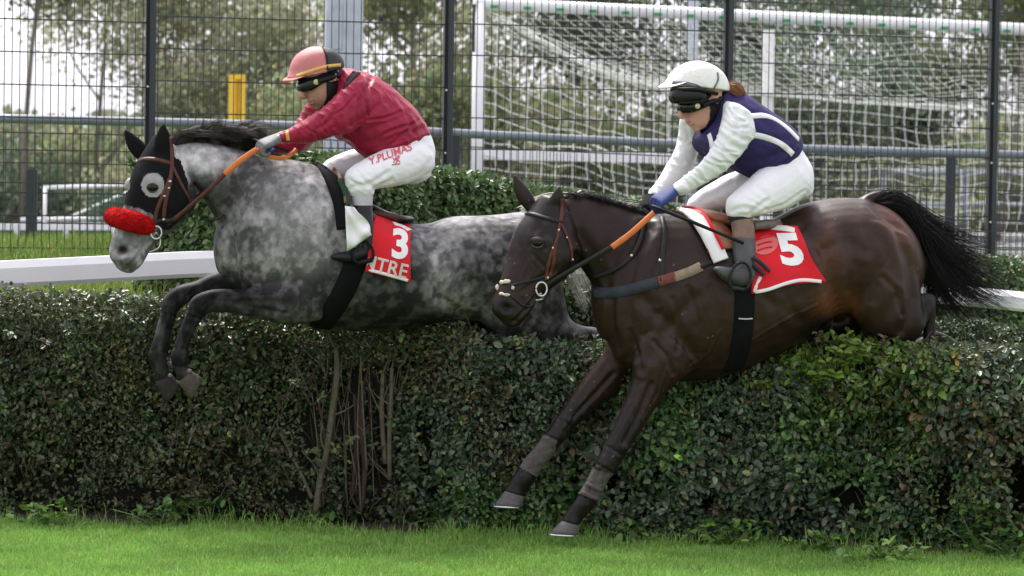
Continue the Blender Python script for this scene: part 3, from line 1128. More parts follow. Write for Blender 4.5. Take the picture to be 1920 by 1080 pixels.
weed(1105, 1012, .11, 30, .12, WG, 'bright weed at the hedge foot just right of the near horse\'s lowest hoof', 7)
weed(1185, 1020, .12, 26, .09, WD, 'low weed at the hedge foot between the hoof and the dandelion clump', 8)
weed(1375, 1030, .16, 44, .12, WG, 'large bright dandelion clump at the hedge foot left of the dark hole', 9)
weed(1545, 1040, .10, 24, .09, WG, 'small bright weed at the hedge foot below the dark hole', 10)
weed(1650, 1058, .13, 34, .09, WG, 'bright weed clump on bare soil at the hedge foot', 11)
weed(1835, 1040, .18, 44, .20, WD, 'tall broad leafed weed at the right end of the hedge foot', 12)
weed(1900, 1050, .15, 34, .12, WD, 'low dark weed in the right corner at the hedge foot', 13)

# ------------------------------------------------------------------ lawn grass
def blades(name, X, Y, Z, h, w, cols, wts, seed, lean=.35, kind='stuff', label=None):
    rg = np.random.default_rng(seed)
    n = len(X)
    th = rg.uniform(0, 6.28, n)
    ln = rg.normal(0, lean, (n, 2))
    P = np.stack([X, Y, Z], 1)
    side = np.stack([np.cos(th), np.sin(th), 0 * th], 1) * (w * rg.uniform(.7, 1.3, n))[:, None] * .5
    mid = P + np.stack([ln[:, 0] * h * .4, ln[:, 1] * h * .4, h * .6], 1)
    tip = P + np.stack([ln[:, 0] * h, ln[:, 1] * h, h * (1 - .25 * np.abs(ln).sum(1))], 1)
    V = np.stack([P - side, P + side, mid + side * .7, tip, mid - side * .7], 1).reshape(-1, 3)
    q = np.array([[0, 1, 2, 4]])
    Fq = (q[None] + (np.arange(n) * 5)[:, None, None]).reshape(-1, 4)
    t = np.array([[4, 2, 3, 3]])
    Ft = (np.arange(n) * 5)[:, None] + np.array([4, 2, 3])
    c = rep(palette(n, rg, cols, wts, .22), 5)
    me = bpy.data.meshes.new(name)
    me.vertices.add(len(V)); me.vertices.foreach_set('co', V.astype(np.float32).ravel())
    idx = np.concatenate([Fq.ravel(), Ft.ravel()]).astype(np.int32)
    st = np.concatenate([np.arange(n) * 4, n * 4 + np.arange(n) * 3]).astype(np.int32)
    me.loops.add(len(idx)); me.loops.foreach_set('vertex_index', idx)
    me.polygons.add(len(st)); me.polygons.foreach_set('loop_start', st)
    me.update(calc_edges=True)
    ca = me.color_attributes.new('Col', 'FLOAT_COLOR', 'POINT')
    cc = np.ones((len(V), 4), np.float32); cc[:, :3] = c
    ca.data.foreach_set('color', cc.ravel())
    me.materials.append(M['blade'])
    o = bpy.data.objects.new(name, me)
    COL.objects.link(o)
    tag(o, label, kind=kind)
    return o

rg = np.random.default_rng(40)
n = 190000
X = rg.uniform(-3.2, 3.3, n)
v = rg.random(n)
Yf = hedge_front(X)
Y = Yf - .06 - v * 2.5
edge = smooth(.35, 0, Yf - Y) 
patch = fbm(np.stack([X, Y, 0 * X], 1), 2.2, 77)
h = rg.uniform(.020, .045, n) * (1 + 3.2 * edge * rg.random(n) ** 3) * (.6 + .8 * patch)
wr = fbm(np.stack([X, 0 * X, 0 * X], 1), 1.7, 29)
k = rg.random(n) > smooth(.10 + .34 * smooth(.42, .7, wr) + .10 * smooth(.6, 1.6, X), .02, Yf - Y) * .93
blades('lawn_grass', X[k], Y[k], 0 * X[k], h[k], .0042 + 0 * h[k], [(.215, .41, .075), (.175, .35, .065), (.27, .45, .09), (.34, .45, .14), (.36, .34, .17)], [4, 4, 2, 1, .35], 5)
# rough grass on the bank behind the hedge
n = 42000
X = rg.uniform(-4.6, 1.5, n)
Y = rg.uniform(.9, 6.6, n)
Y = np.maximum(Y, hedge_front(X) + .75)
h = rg.uniform(.05, .15, n) * (.6 + .9 * fbm(np.stack([X, Y, 0 * X], 1), 1.6, 31))
blades('bank_grass', X, Y, gz(X, Y), h, .006 + 0 * h, [(.16, .26, .04), (.12, .21, .035), (.25, .27, .07), (.30, .27, .10)], [4, 3, 2, 1], 6)

# ------------------------------------------------------------------ hedges farther back
def far_hedge(name, label, path, depth, topf, botf, nleaf, size, seed, cols):
    """path: list of (x, y); clipped hedge following it"""
    rg = np.random.default_rng(seed)
    path = [np.array(p, float) for p in path]
    seg = np.r_[0, np.cumsum([np.linalg.norm(b - a) for a, b in zip(path[:-1], path[1:])])]
    Lt = seg[-1]
    def pos(s):
        return np.stack([np.interp(s, seg, [p[i] for p in path]) for i in (0, 1)], 1)
    d = (path[-1] - path[0]); d /= np.linalg.norm(d)
    nrm = np.array([d[1], -d[0]])
    if nrm[1] > 0: nrm = -nrm
    root = empty(name, (path[0][0], path[0][1], float(botf(0))), label, 'hedge')
    P, T, Nn, L, C = [], [], [], [], []
    n1 = int(nleaf * .62)
    s = rg.uniform(0, Lt, n1)
    u = rg.random(n1)
    top, bot = topf(s / Lt), botf(s / Lt)
    z = bot + u * (top - bot)
    xy = pos(s)
    q = np.stack([xy[:, 0], xy[:, 1], z], 1)
    b = (fbm(q, 2.3, seed) - .5) * .22 - .10 * smooth(top - .12, top, z)
    off = b - rg.random(n1) ** 1.5 * .16
    P.append(np.stack([xy[:, 0] + nrm[0] * off, xy[:, 1] + nrm[1] * off, z], 1))
    Nn.append(np.stack([rg.normal(nrm[0] * .8, .5, n1), rg.normal(nrm[1] * .8, .4, n1), rg.normal(.6, .45, n1)], 1))
    T.append(unit(n1, rg) + np.array([nrm[0] * .3, nrm[1] * .3, -.3]))
    # end face and top
    n2 = int(nleaf * .12)
    v = rg.random(n2) * depth
    z = float(botf(0)) + rg.random(n2) * (float(topf(0)) - float(botf(0)))
    e = rg.random(n2) ** 1.5 * .15 + (fbm(np.stack([v, z, 0 * v], 1), 2.3, seed) - .5) * .15
    P.append(np.stack([path[0][0] - nrm[0] * v + d[0] * e, path[0][1] - nrm[1] * v + d[1] * e, z], 1))
    Nn.append(np.stack([rg.normal(-d[0], .5, n2), rg.normal(-d[1], .5, n2), rg.normal(.6, .4, n2)], 1))
    T.append(unit(n2, rg) + np.array([-d[0] * .3, -d[1] * .3, -.3]))
    n3 = nleaf - n1 - n2
    s = rg.uniform(0, Lt, n3)
    v = rg.random(n3) * depth
    xy = pos(s)
    z = topf(s / Lt) - .02 + (fbm(np.stack([xy[:, 0], xy[:, 1] + v, 0 * v], 1), 3, seed) - .5) * .12 - rg.random(n3) ** 2 * .08 - .05 * smooth(.08, 0, v)
    P.append(np.stack([xy[:, 0] - nrm[0] * v, xy[:, 1] - nrm[1] * v, z], 1))
    Nn.append(np.stack([rg.normal(0, .5, n3), rg.normal(-.3, .5, n3), np.abs(rg.normal(1, .4, n3))], 1))
    T.append(unit(n3, rg) + np.array([0, 0, .3]))
    P, T, Nn = np.concatenate(P), np.concatenate(T), np.concatenate(Nn)
    L = rg.uniform(.75, 1.25, len(P)) * size
    C = palette(len(P), rg, cols, [4, 3, 2, 1][:len(cols)], .25)
    V, Fq = leaves(P, T, Nn, L, L * rg.uniform(.5, .68, len(P)))
    put('foliage', V, Fq, M['leaf'], root, smooth_shade=False, colors=rep(C, 6))
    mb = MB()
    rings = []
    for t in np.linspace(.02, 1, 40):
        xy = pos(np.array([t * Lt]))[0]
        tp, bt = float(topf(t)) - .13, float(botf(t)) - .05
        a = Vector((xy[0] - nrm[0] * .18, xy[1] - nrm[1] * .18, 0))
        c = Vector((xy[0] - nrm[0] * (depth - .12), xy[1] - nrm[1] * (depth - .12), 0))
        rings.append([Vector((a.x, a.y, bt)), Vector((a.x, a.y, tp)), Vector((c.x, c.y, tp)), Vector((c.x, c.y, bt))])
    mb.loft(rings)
    mb.build('twig_mass', M['core'], root)  # solid core, its dark colour carries the shade inside the hedge

HG = [(.085, .15, .048), (.062, .118, .040), (.12, .185, .06), (.14, .16, .065)]
a, b = at(392, 500, 1.62), at(1290, 500, 4.3)
far_hedge('back_hedge', 'clipped green hedge running behind both horses in front of the mesh fence', [(a.x, a.y), (b.x, b.y)], .7,
          lambda t: np.interp(t, [0, .1, .3, .42, .55, .7, 1], [1.79, 1.86, 1.84, 1.76, 1.74, 1.66, 1.57]), lambda t: np.interp(t, [0, 1], [.85, .9]), 52000, .04, 50, HG)
a, b = at(1480, 560, 3.4), at(2080, 560, 3.0)
far_hedge('low_hedge', 'low dark clipped hedge behind the white rail at the right edge', [(a.x, a.y), (b.x, b.y)], .7,
          lambda t: np.interp(t, [0, 1], [1.26, 1.29]), lambda t: np.interp(t, [0, 1], [.45, .45]), 22000, .035, 51, HG)
a, b = at(740, 600, 1.2), at(2080, 600, .9)
far_hedge('shaded_hedge', 'dark low hedge just behind the jumped one, seen below the near horse\'s neck and tail', [(a.x, a.y), (b.x, b.y)], .5,
          lambda t: np.interp(t, [0, .12, .3, .55, .7, 1], [1.08, 1.16, 1.21, 1.08, 1.0, .99]), lambda t: np.interp(t, [0, 1], [.2, .2]), 46000, .03, 52, [(.05, .085, .03), (.04, .07, .026), (.07, .10, .035), (.08, .09, .04)])

# ------------------------------------------------------------------ white running rail
def running_rail(name, pts, label, posts, w=.10, h=.135):
    p0 = pts[0]
    o = empty(name, (p0.x, p0.y, float(gz(p0.x, p0.y))), label, 'rail')
    sp = spline([np.array(tuple(p)) for p in pts], 8)
    rings = []
    for i, p in enumerate(sp):
        p = Vector(p)
        t = Vector(sp[min(i + 1, len(sp) - 1)] - sp[max(i - 1, 0)]).normalized()
        s = Vector((t.y, -t.x, 0)).normalized()
        u = Vector((0, 0, 1))
        e = 1.0 if 0 < i < len(sp) - 1 else .82
        rings.append([p + s * (w / 2 * e * c) + u * (h / 2 * e * d) for c, d in ((-.7, -1), (.7, -1), (1, -.7), (1, .45), (.55, 1), (-.55, 1), (-1, .45), (-1, -.7))])
    mb = MB()
    mb.loft(rings)
    mb.build('rail_beam', M['white_plastic'], o, smooth_shade=False)
    for q in posts:
        mb = MB()
        g = float(gz(q.x, q.y))
        mb.tube([Vector((q.x, q.y + .02, g - .05)), Vector((q.x, q.y + .01, q.z - h / 2 - .1)), Vector((q.x, q.y, q.z - h / 2 + .01))], [.03, .032, .034], 10)
        mb.box((q.x, q.y, q.z - h / 2 - .012), .10, .09, .03)
        mb.build('post', M['white_plastic'], o)
running_rail('running_rail', [at(-260, 527, .55), at(0, 514, .9), at(200, 504, 1.2), at(410, 494, 1.5), at(700, 492, 2.0), at(1106, 507, 2.6)],
             'white plastic running rail at left, its near end behind the grey horse\'s muzzle', [at(392, 497, 1.47), at(-250, 526, .57), at(1000, 505, 2.45)])
running_rail('running_rail', [at(1560, 536, 2.3), at(1760, 551, 2.15), at(1920, 566, 2.0), at(2150, 590, 1.8)],
             'white plastic running rail at right, seen through the near horse\'s tail', [at(1700, 546, 2.2), at(2040, 578, 1.9)], h=.105)

# ------------------------------------------------------------------ welded mesh fence
FY0, FSL = 5.3, .34                            # fence line: Y at x = 0 and how fast it recedes
def fence_pt(px, py=300):
    d = ray(px, py)
    t = (FY0 - CAM.y + FSL * CAM.x) / (d.y - FSL * d.x)
    return CAM + d * t
def mesh_fence():
    pxs = [-290, 280, 838, 1362, 1860, 2335]
    pts = [fence_pt(x) for x in pxs]
    g = float(gz(pts[1].x, pts[1].y))
    o = empty('mesh_fence', (pts[1].x, pts[1].y, g), 'tall anthracite double bar mesh fence with square posts behind the riders', 'fence')
    top = 3.6
    for i, p in enumerate(pts):
        mb = MB()
        gg = float(gz(p.x, p.y))
        dirv = Vector((1, FSL, 0)).normalized()
        rot = Matrix.Rotation(math.atan(FSL), 3, 'Z')
        mb.box((p.x, p.y, (top + gg - .2) / 2), .062, .05, top - gg + .2, rot, .004)
        po = mb.build('post', M['anthracite'], o, smooth_shade=False)
        # flat cover strip and its bolts in front of the post
        mb = MB()
        f = Vector((p.x, p.y, 0)) + Vector((FSL, -1, 0)).normalized() * .036
        fl = f - dirv * .025
        mb.box((fl.x, fl.y, (top + gg) / 2), .022, .012, top - gg, rot, .002)
        mb.build('clamp_strip', M['black'], po, smooth_shade=False)
        z = gg + .25
        while z < 2.6:
            mb = MB()
            c = fl + Vector((0, 0, z)) + Vector((FSL, -1, 0)).normalized() * .007
            mb.ellipsoid(c, Vector((.008, 0, 0)), Vector((0, .005, 0)), Vector((0, 0, .008)), 8, 6)
            z += .4
            mb.build('bolt', M['steel'], po)
    for a, b in zip(pts[:-1], pts[1:]):
        mb = MB()
        A2, B2 = Vector((a.x, a.y, 0)), Vector((b.x, b.y, 0))
        t = (B2 - A2).normalized()
        nn = Vector((t.y, -t.x, 0))
        g0 = min(float(gz(a.x, a.y)), float(gz(b.x, b.y))) + .04
        n = int((B2 - A2).length / .0475)
        for i in range(1, n):
            q = A2.lerp(B2, i / n)
            mb.bar(q + Vector((0, 0, g0)), q + Vector((0, 0, 3.5)), .0052, .0052)
        z = g0 + .05
        while z < 3.4:
            for s in (-1, 1):
                mb.bar(A2 + nn * (.0062 * s) + Vector((0, 0, z)), B2 + nn * (.0062 * s) + Vector((0, 0, z)), .0075, .0075)
            z += .2
        mb.build('wire_panel', M['anthracite'], o, smooth_shade=False)
mesh_fence()

# steel barrier round the pitch, just beyond the fence, with its own low mesh
def barrier():
    def bp(px, py, dY=0.0):
        d = ray(px, py)
        Y0 = 7.2
        t = (Y0 - CAM.y + .36 * CAM.x) / (d.y - .36 * d.x)
        return CAM + d * t
    prof = [(-60, 221), (280, 229), (620, 238), (838, 249), (1100, 262), (1362, 274), (1640, 283), (1860, 289), (2000, 293)]
    pts = [bp(*p) for p in prof]
    zt = [p.z for p in pts]
    o = empty('pitch_barrier', (pts[0].x, pts[0].y, .98), 'grey tubular steel barrier with low mesh between the fence and the goal', 'barrier')
    mb = MB()
    mb.tube(pts, .031, 14, 3)
    mb.build('top_tube', M['tubegrey'], o)
    for px in (60, 470, 852, 1330, 1783, 2100):
        b = bp(px, 300)
        z = float(np.interp(px, [p[0] for p in prof], zt))
        if px == 60:
            z = bp(60, 308).z
        mb = MB()
        mb.box((b.x, b.y + .002, (z - .03 + .9) / 2), .072, .05, z - .03 - .9, None, .006)
        mb.build('post', M['anthracite'], o, smooth_shade=False)
    mb = MB()
    a, b = bp(-60, 300), bp(2000, 300)
    L = (Vector((b.x - a.x, b.y - a.y, 0))).length
    n = int(L / .05)
    for i in range(n):
        f = i / n
        x, y = a.x + (b.x - a.x) * f, a.y + (b.y - a.y) * f
        px = -60 + 2060 * f
        z = np.interp(f, np.linspace(0, 1, len(zt)), zt)
        mb.bar((x, y, .95), (x, y, z - .09), .0048, .0048)
    for dz in (.09, .29, .49, .69):
        for p, q in zip(pts[:-1], pts[1:]):
            mb.bar(p - Vector((0, 0, dz)), q - Vector((0, 0, dz)), .008, .008)
    mb.build('wire_panel', M['anthracite'], o, smooth_shade=False)
barrier()

# ------------------------------------------------------------------ goal with net
def goal():
    D0 = 15.0
    A = at(899, 6, D0)                    # near top corner
    o = empty('football_goal', (A.x, A.y, .98), 'large white football goal with a sagging white net behind the fence', 'goal')
    Bx = at(2150, 66, D0 + 1.2)
    mb = MB()
    mb.tube([Vector((A.x, A.y, .97)), A], .058, 16)
    mb.build('goal_post', M['white_metal'], o)
    mb = MB()
    mb.tube([A + Vector((-.05, 0, 0)), Bx], .058, 16)
    cb = mb.build('crossbar', M['white_metal'], o)
    for i in range(1, 22):
        p = A.lerp(Bx, (i - .55) / 21)
        mb = MB()
        mb.box(p + Vector((0, -.055, -.028)), .07, .02, .03)
        mb.build('net_clip', M['green_clip'], cb, smooth_shade=False)
    # dark plate on the post
    mb = MB()
    mb.bar((A.x - .05, A.y - .062, 2.9), (A.x - .05, A.y - .062, 3.35), .03, .012)
    mb.build('post_plate', M['anthracite'], o, smooth_shade=False)
    BL = at(1255, 168, D0 + 1.9)          # back upper corner where the net bundles
    BR = at(2150, 225, D0 + 3.0)
    # white support behind the net and the cross rail near the ground
    s = at(1441, 56, D0 + 2.2)
    mb = MB()
    mb.bar((s.x, s.y, .97), s, .115, .115, Vector((0, 1, 0)), .012)
    mb.build('net_stanchion', M['white_metal'], o, smooth_shade=False)
    mb = MB()
    mb.bar(at(890, 289, D0 + .1), at(1290, 298, D0 + 1.8), .06, .095)
    mb.build('side_rail', M['white_metal'], o, smooth_shade=False)
    # the net
    def sheet(c00, c10, c11, c01, nu, nv, sag, seed, jit=.02, r=.0046):
        c = [np.array(tuple(v)) for v in (c00, c10, c11, c01)]
        uu, vv = np.meshgrid(np.linspace(0, 1, nu + 1), np.linspace(0, 1, nv + 1))
        G = (c[0][None, None] * ((1 - uu) * (1 - vv))[..., None] + c[1][None, None] * (uu * (1 - vv))[..., None] +
             c[2][None, None] * (uu * vv)[..., None] + c[3][None, None] * ((1 - uu) * vv)[..., None])
        Gf = G.reshape(-1, 3)
        nz = np.stack([fbm(Gf, 1.2, seed + i) - .5 for i in range(3)], 1).reshape(G.shape)
        fine = np.stack([vnoise(Gf, 6, seed + 9 + i) - .5 for i in range(3)], 1).reshape(G.shape)
        env = (np.sin(uu * math.pi) * .6 + .4) * np.sin(vv * math.pi * .9 + .1)
        G = G + nz * .35 * env[..., None] + fine * jit * 2.2 * env[..., None]
        G[..., 2] -= sag * np.sin(vv * math.pi) * (1 + .4 * nz[..., 0])
        G[..., 1] += sag * .6 * np.sin(vv * math.pi)
        mb = MB()
        for j in range(nv + 1):
            mb.tube([Vector(p) for p in G[j]], r, 4)
        for i in range(nu + 1):
            mb.tube([Vector(p) for p in G[:, i]], r, 4)
        return mb
    gl = .99
    net = MB()
    net = sheet(A + Vector((.03, .02, -.05)), BL, Vector((BL.x, BL.y, gl)), Vector((A.x + .03, A.y + .02, gl)), 13, 19, .04, 3, .02, .0062)
    net.build('side_net', M['net'], o)
    sheet(BL, BR, Vector((BR.x, BR.y, gl)), Vector((BL.x, BL.y, gl)), 37, 15, .05, 13, .02, .0058).build('back_net', M['net'], o)
    sheet(A + Vector((0, 0, -.05)), Bx + Vector((0, 0, -.05)), BR, BL, 44, 18, .16, 23, .02, .0042).build('roof_net', M['net'], o)
    mb = MB()
    rg = random.Random(4)
    for k in range(5):
        p = [A.lerp(BL, t) + Vector((rg.uniform(-.03, .03), rg.uniform(-.03, .03), rg.uniform(-.04, .02) - .1 * math.sin(t * 3.1))) for t in np.linspace(.1, 1, 8)]
        mb.tube(p, .008, 5, 3)
    mb.tube([BL.lerp(BR, t) + Vector((0, 0, -.06 * math.sin(t * 20) * .3)) for t in np.linspace(0, 1, 14)], .010, 5, 2)
    mb.build('net_rope', M['net'], o)
goal()

def small_goal():
    D0 = 17.0
    a, b = at(84, 352, D0), at(330, 345, D0 + 1.5)
    o = empty('training_goal', (a.x, a.y, .98), 'small white training goal with a green net at the left behind the fence', 'goal')
    for nm, p, q, r in (('goal_post', Vector((a.x, a.y, .98)), a, .021), ('goal_post', Vector((b.x, b.y, .98)), b, .021), ('crossbar', a + Vector((-.021, 0, 0)), b, .021),
                        ('brace', at(135, 405, D0 + .4), at(240, 360, D0 + 1.2), .014), ('bottom_bar', at(40, 412, D0 + .6), at(330, 408, D0 + 2), .022)):
        mb = MB()
        mb.tube([p, q], r, 10)
        mb.build(nm, M['white_metal'], o)
    mb = MB()
    c, d = Vector((b.x + .4, b.y + .5, 0)), Vector((a.x + .35, a.y + .6, 0))
    for i in range(34):
        q = d.lerp(c, i / 33)
        mb.bar(q + Vector((0, 0, .99)), q + Vector((0, 0, 1.52)), .012, .012)
    for z in np.linspace(1.0, 1.52, 12):
        mb.bar(d + Vector((0, 0, z)), c + Vector((0, 0, z)), .012, .012)
    mb.build('net', M['green_cloth'], o)
small_goal()

def low_boards():
    for (px0, px1, y0, y1, D0, mt, lab) in ((-60, 215, 430, 470, 15.4, 'green_cloth', 'dark green board along the far side of the pitch at left'),
                                            ):
        a, b = at(px0, y0, D0), at(px1, y0, D0 + 1)
        o = empty('pitch_board', (a.x, a.y, .98), lab, 'board')
        mb = MB()
        mb.bar(Vector((a.x, a.y, (a.z + .97) / 2)), Vector((b.x, b.y, (a.z + .97) / 2)), .03, a.z - .97)
        mb.build('panel', M[mt], o, smooth_shade=False)
        mb = MB()
        mb.bar(Vector((a.x, a.y - .02, a.z + .03)), Vector((b.x, b.y - .02, a.z + .03)), .06, .07)
        mb.build('cap_rail', M['white_metal'], o, smooth_shade=False)
        for i in range(4):
            q = a.lerp(b, i / 3)
            mb = MB()
            mb.bar(Vector((q.x, q.y - .05, .96)), Vector((q.x, q.y - .05, a.z + .05)), .05, .05, Vector((0, 1, 0)))
            mb.build('post', M['white_metal'], o, smooth_shade=False)
low_boards()

# pale kerbs and paving bands on the far side of the pitch at right
def far_barrier():
    D0 = 30
    a, b = at(1620, 322, D0), at(2150, 326, D0 + 2)
    o = empty('rail_barrier', (a.x, a.y, .98), 'pale grey rail barrier beyond the goal net at right', 'barrier')
    mb = MB(); mb.tube([a, b], .045, 10); mb.build('top_rail', M['galv'], o)
    mb = MB(); mb.tube([a - Vector((0, 0, .45)), b - Vector((0, 0, .45))], .03, 8); mb.build('mid_rail', M['galv'], o)
    for px in (1655, 1805, 1960):
        t = (px - 1620) / 530
        p = a.lerp(b, t)
        mb = MB(); mb.tube([Vector((p.x, p.y, .97)), p], .05, 10); mb.build('post', M['galv'], o)
    V, f = [], []
    for i, (y0, y1) in enumerate(((24, 25.2), (33, 36))):
        s = [(3.2 + i, y0, 0), (16, y0 + 1, 0), (16, y1 + 1, 0), (3.2 + i, y1, 0)]
        V += [(x, y, float(gz(x, y)) + .012) for x, y, z in s]
        f.append(tuple(range(i * 4, i * 4 + 4)))
    p = put('path', V, f, mk('pale paving', (.30, .29, .28), .9, .15, 3, .2, 30), smooth_shade=False)
    tag(p, kind='structure')
far_barrier()

# floodlight masts and the yellow frame
def masts():
    a = at(642, 250, 11.0)
    o = empty('floodlight_mast', (a.x, a.y, .98), 'thick galvanised floodlight mast behind the red rider', 'mast')
    mb = MB()
    n = 12
    rings = []
    for z, r in ((.96, .165), (2.0, .162), (4.0, .155), (7.0, .14)):
        rings.append([Vector((a.x + math.cos(2 * math.pi * j / n) * r, a.y + math.sin(2 * math.pi * j / n) * r, z)) for j in range(n)])
    mb.loft(rings)
    mb.build('shaft', M['galv'], o, smooth_shade=False)
    mb = MB()
    mb.box((a.x + .02, a.y, .99), .46, .46, .03)
    mb.build('base_plate', M['galv'], o, smooth_shade=False)
    mb = MB()
    mb.bar((a.x - .05, a.y - .165, 2.75), (a.x - .05, a.y - .165, 3.1), .09, .012)
    mb.build('hatch', M['galv'], o, smooth_shade=False)
    a = at(1299, 60, 20.0)
    o = empty('lamp_pole', (a.x, a.y, .98), 'slim grey lamp pole behind the goal above the white helmet', 'mast')
    mb = MB()
    mb.tube([(a.x, a.y, .95), (a.x, a.y, 3), (a.x, a.y, 6.5)], [.07, .065, .05], 14)
    mb.build('shaft', M['galv'], o)
    mb = MB()
    mb.box((a.x, a.y, .99), .3, .3, .03)
    mb.build('base_plate', M['galv'], o, smooth_shade=False)
    D0 = 18
    a, b = at(436, 146, D0), at(456, 146, D0)
    o = empty('yellow_frame', (a.x, a.y, 1.0), 'narrow yellow upright frame beyond the barrier left of the red rider', 'frame')
    for nm, p, w in (('upright', a, .075), ('upright', b, .045)):
        mb = MB()
        mb.bar((p.x, p.y, .97), p, w, .06, Vector((0, 1, 0)), .006)
        mb.build(nm, M['yellow'], o, smooth_shade=False)
    mb = MB()
    mb.bar(a + Vector((-.035, 0, .012)), b + Vector((.022, 0, .012)), .055, .045)
    mb.build('top_bar', M['yellow'], o, smooth_shade=False)
    mb = MB()
    q = a.lerp(b, .5)
    mb.bar((q.x, q.y + .045, .97), (q.x, q.y + .045, q.z), .10, .02, Vector((0, 1, 0)))
    mb.build('back_panel', M['yellow'], o, smooth_shade=False)
masts()

# ------------------------------------------------------------------ trees
def tree(px, D, hgt, crown, nleaf, lsize, cols, label, seed, name='tree', z0=.98, low=.15, bare=0.0, conifer=False, spread=1.0):
    rg = np.random.default_rng(seed)
    a = at(px, 300, D - 16.0)
    base = Vector((a.x, a.y, z0))
    o = empty(name, base, label, 'tree', 'trees beyond the sports ground')
    mb = MB()
    tips = []
    def grow(p, d, L, r, lvl):
        n = 5
        pts, rad = [p], [r]
        q = p.copy()
        dd = d.copy()
        for i in range(n):
            dd = (dd + Vector(rg.normal(0, .13, 3)) + Vector((0, 0, .05))).normalized()
            q = q + dd * (L / n)
            pts.append(q.copy())
            rad.append(r * (1 - .6 * (i + 1) / n))
        mb.tube(pts, rad, 7 if lvl < 2 else 5)
        if lvl >= 3:
            tips.append((pts[-1], .35)); tips.append((pts[3], .3))
            return
        if lvl >= 1:
            tips.append((pts[4], .5))
        k = (9, 5, 4)[lvl]
        for i in range(k):
            f = rg.uniform(low if lvl == 0 else .25, 1.0)
            idx = f * n
            j = min(int(idx), n - 1)
            s = pts[j].lerp(pts[j + 1], idx - j)
            th = rg.uniform(0, 6.28)
            el = rg.uniform(.1, .9) if not conifer else rg.uniform(-.1, .3)
            nd = Vector((math.cos(th) * math.cos(el), math.sin(th) * math.cos(el), math.sin(el)))
            nd = (nd + dd * .25).normalized()
            LL = (crown * rg.uniform(.7, 1.1) * (1.1 - .55 * f) if lvl == 0 else L * rg.uniform(.45, .7))
            grow(s, nd, LL, rad[j] * rg.uniform(.4, .6), lvl + 1)
    grow(base - Vector((0, 0, .1)), Vector((rg.normal(0, .04), rg.normal(0, .04), 1)), hgt, .0052 * hgt + .010, 0)
    mb.build('trunk', M['bark'], o)
    tp = np.array([tuple(t[0]) for t in tips])
    sz = np.array([t[1] for t in tips])
    vis = tp[:, 2] < 5.6
    tp, sz = tp[vis], sz[vis]
    if len(tp) == 0:
        return
    wt = rg.uniform(.3, 1, len(tp)) * (rg.random(len(tp)) > bare) * ((.34 if cols is DK else .13) + smooth(3.5, 2.2, tp[:, 2]))
    idx = rg.choice(len(tp), nleaf, p=wt / wt.sum())
    P = tp[idx] + rg.normal(0, 1, (nleaf, 3)) * (sz[idx] * spread * .7)[:, None]
    T = unit(nleaf, rg) + np.array([0, 0, -.3])
    Nn = unit(nleaf, rg) + np.array([0, -.2, .8])
    L = lsize * rg.uniform(.6, 1.3, nleaf)
    clump = vnoise(P, 1.1, seed)[:, None]
    C = palette(nleaf, rg, cols, [3, 3, 2, 1][:len(cols)], .25) * (.8 + .4 * clump)
    V, Fq = leaves(P, T, Nn, L, L * rg.uniform(.5, .7, nleaf))
    put('crown', V, Fq, M['treeleaf'], o, smooth_shade=False, colors=rep(C, 6))

OL = [(.35, .37, .23), (.29, .31, .19), (.41, .42, .26), (.42, .38, .25)]  # olive leaf tones lightened, distant haze is put into the colour
GRN = [(.22, .26, .13), (.16, .20, .10), (.28, .31, .14), (.33, .31, .15)]
DK = [(.12, .165, .105), (.09, .13, .085), (.16, .20, .12), (.20, .22, .13)]
tree(40, 46, 6.5, 2.6, 10000, .10, GRN, 'dark green tree at the left edge with a bough hanging into the top corner', 1, low=.1)
tree(190, 52, 6.0, 2.4, 11000, .085, OL, 'thin olive tree with bare upper twigs left of the first fence post', 2, bare=.35, low=.12)
tree(350, 50, 6.5, 2.3, 11000, .085, OL, 'sparse autumn tree right of the first fence post', 3, bare=.35, low=.1)
tree(500, 56, 5.2, 2.2, 11000, .09, OL, 'pale olive tree behind the yellow frame', 4, bare=.15, low=.1)
tree(790, 44, 7.0, 2.0, 11000, .09, GRN, 'full green tree between the mast and the goal post', 5, low=.06)
tree(930, 48, 5.5, 1.9, 7500, .10, OL, 'olive tree behind the goal post', 6, low=.08)
tree(1110, 52, 5.0, 2.0, 6500, .10, GRN, 'mid green tree seen through the side net of the goal', 7, low=.08, bare=.1)
tree(1290, 46, 6.5, 2.3, 9000, .10, DK, 'dark tree behind the white helmet', 8, low=.06)
tree(1520, 44, 8.0, 2.4, 10000, .10, DK, 'dark evergreen behind the white net stanchion', 9, low=.06, conifer=True)
tree(1700, 48, 7.5, 2.4, 9000, .10, DK, 'dark tree seen through the roof net near the last fence post', 10, low=.06)
tree(1870, 45, 7.5, 2.4, 10000, .10, GRN, 'green tree at the right edge behind the goal', 11, low=.05)

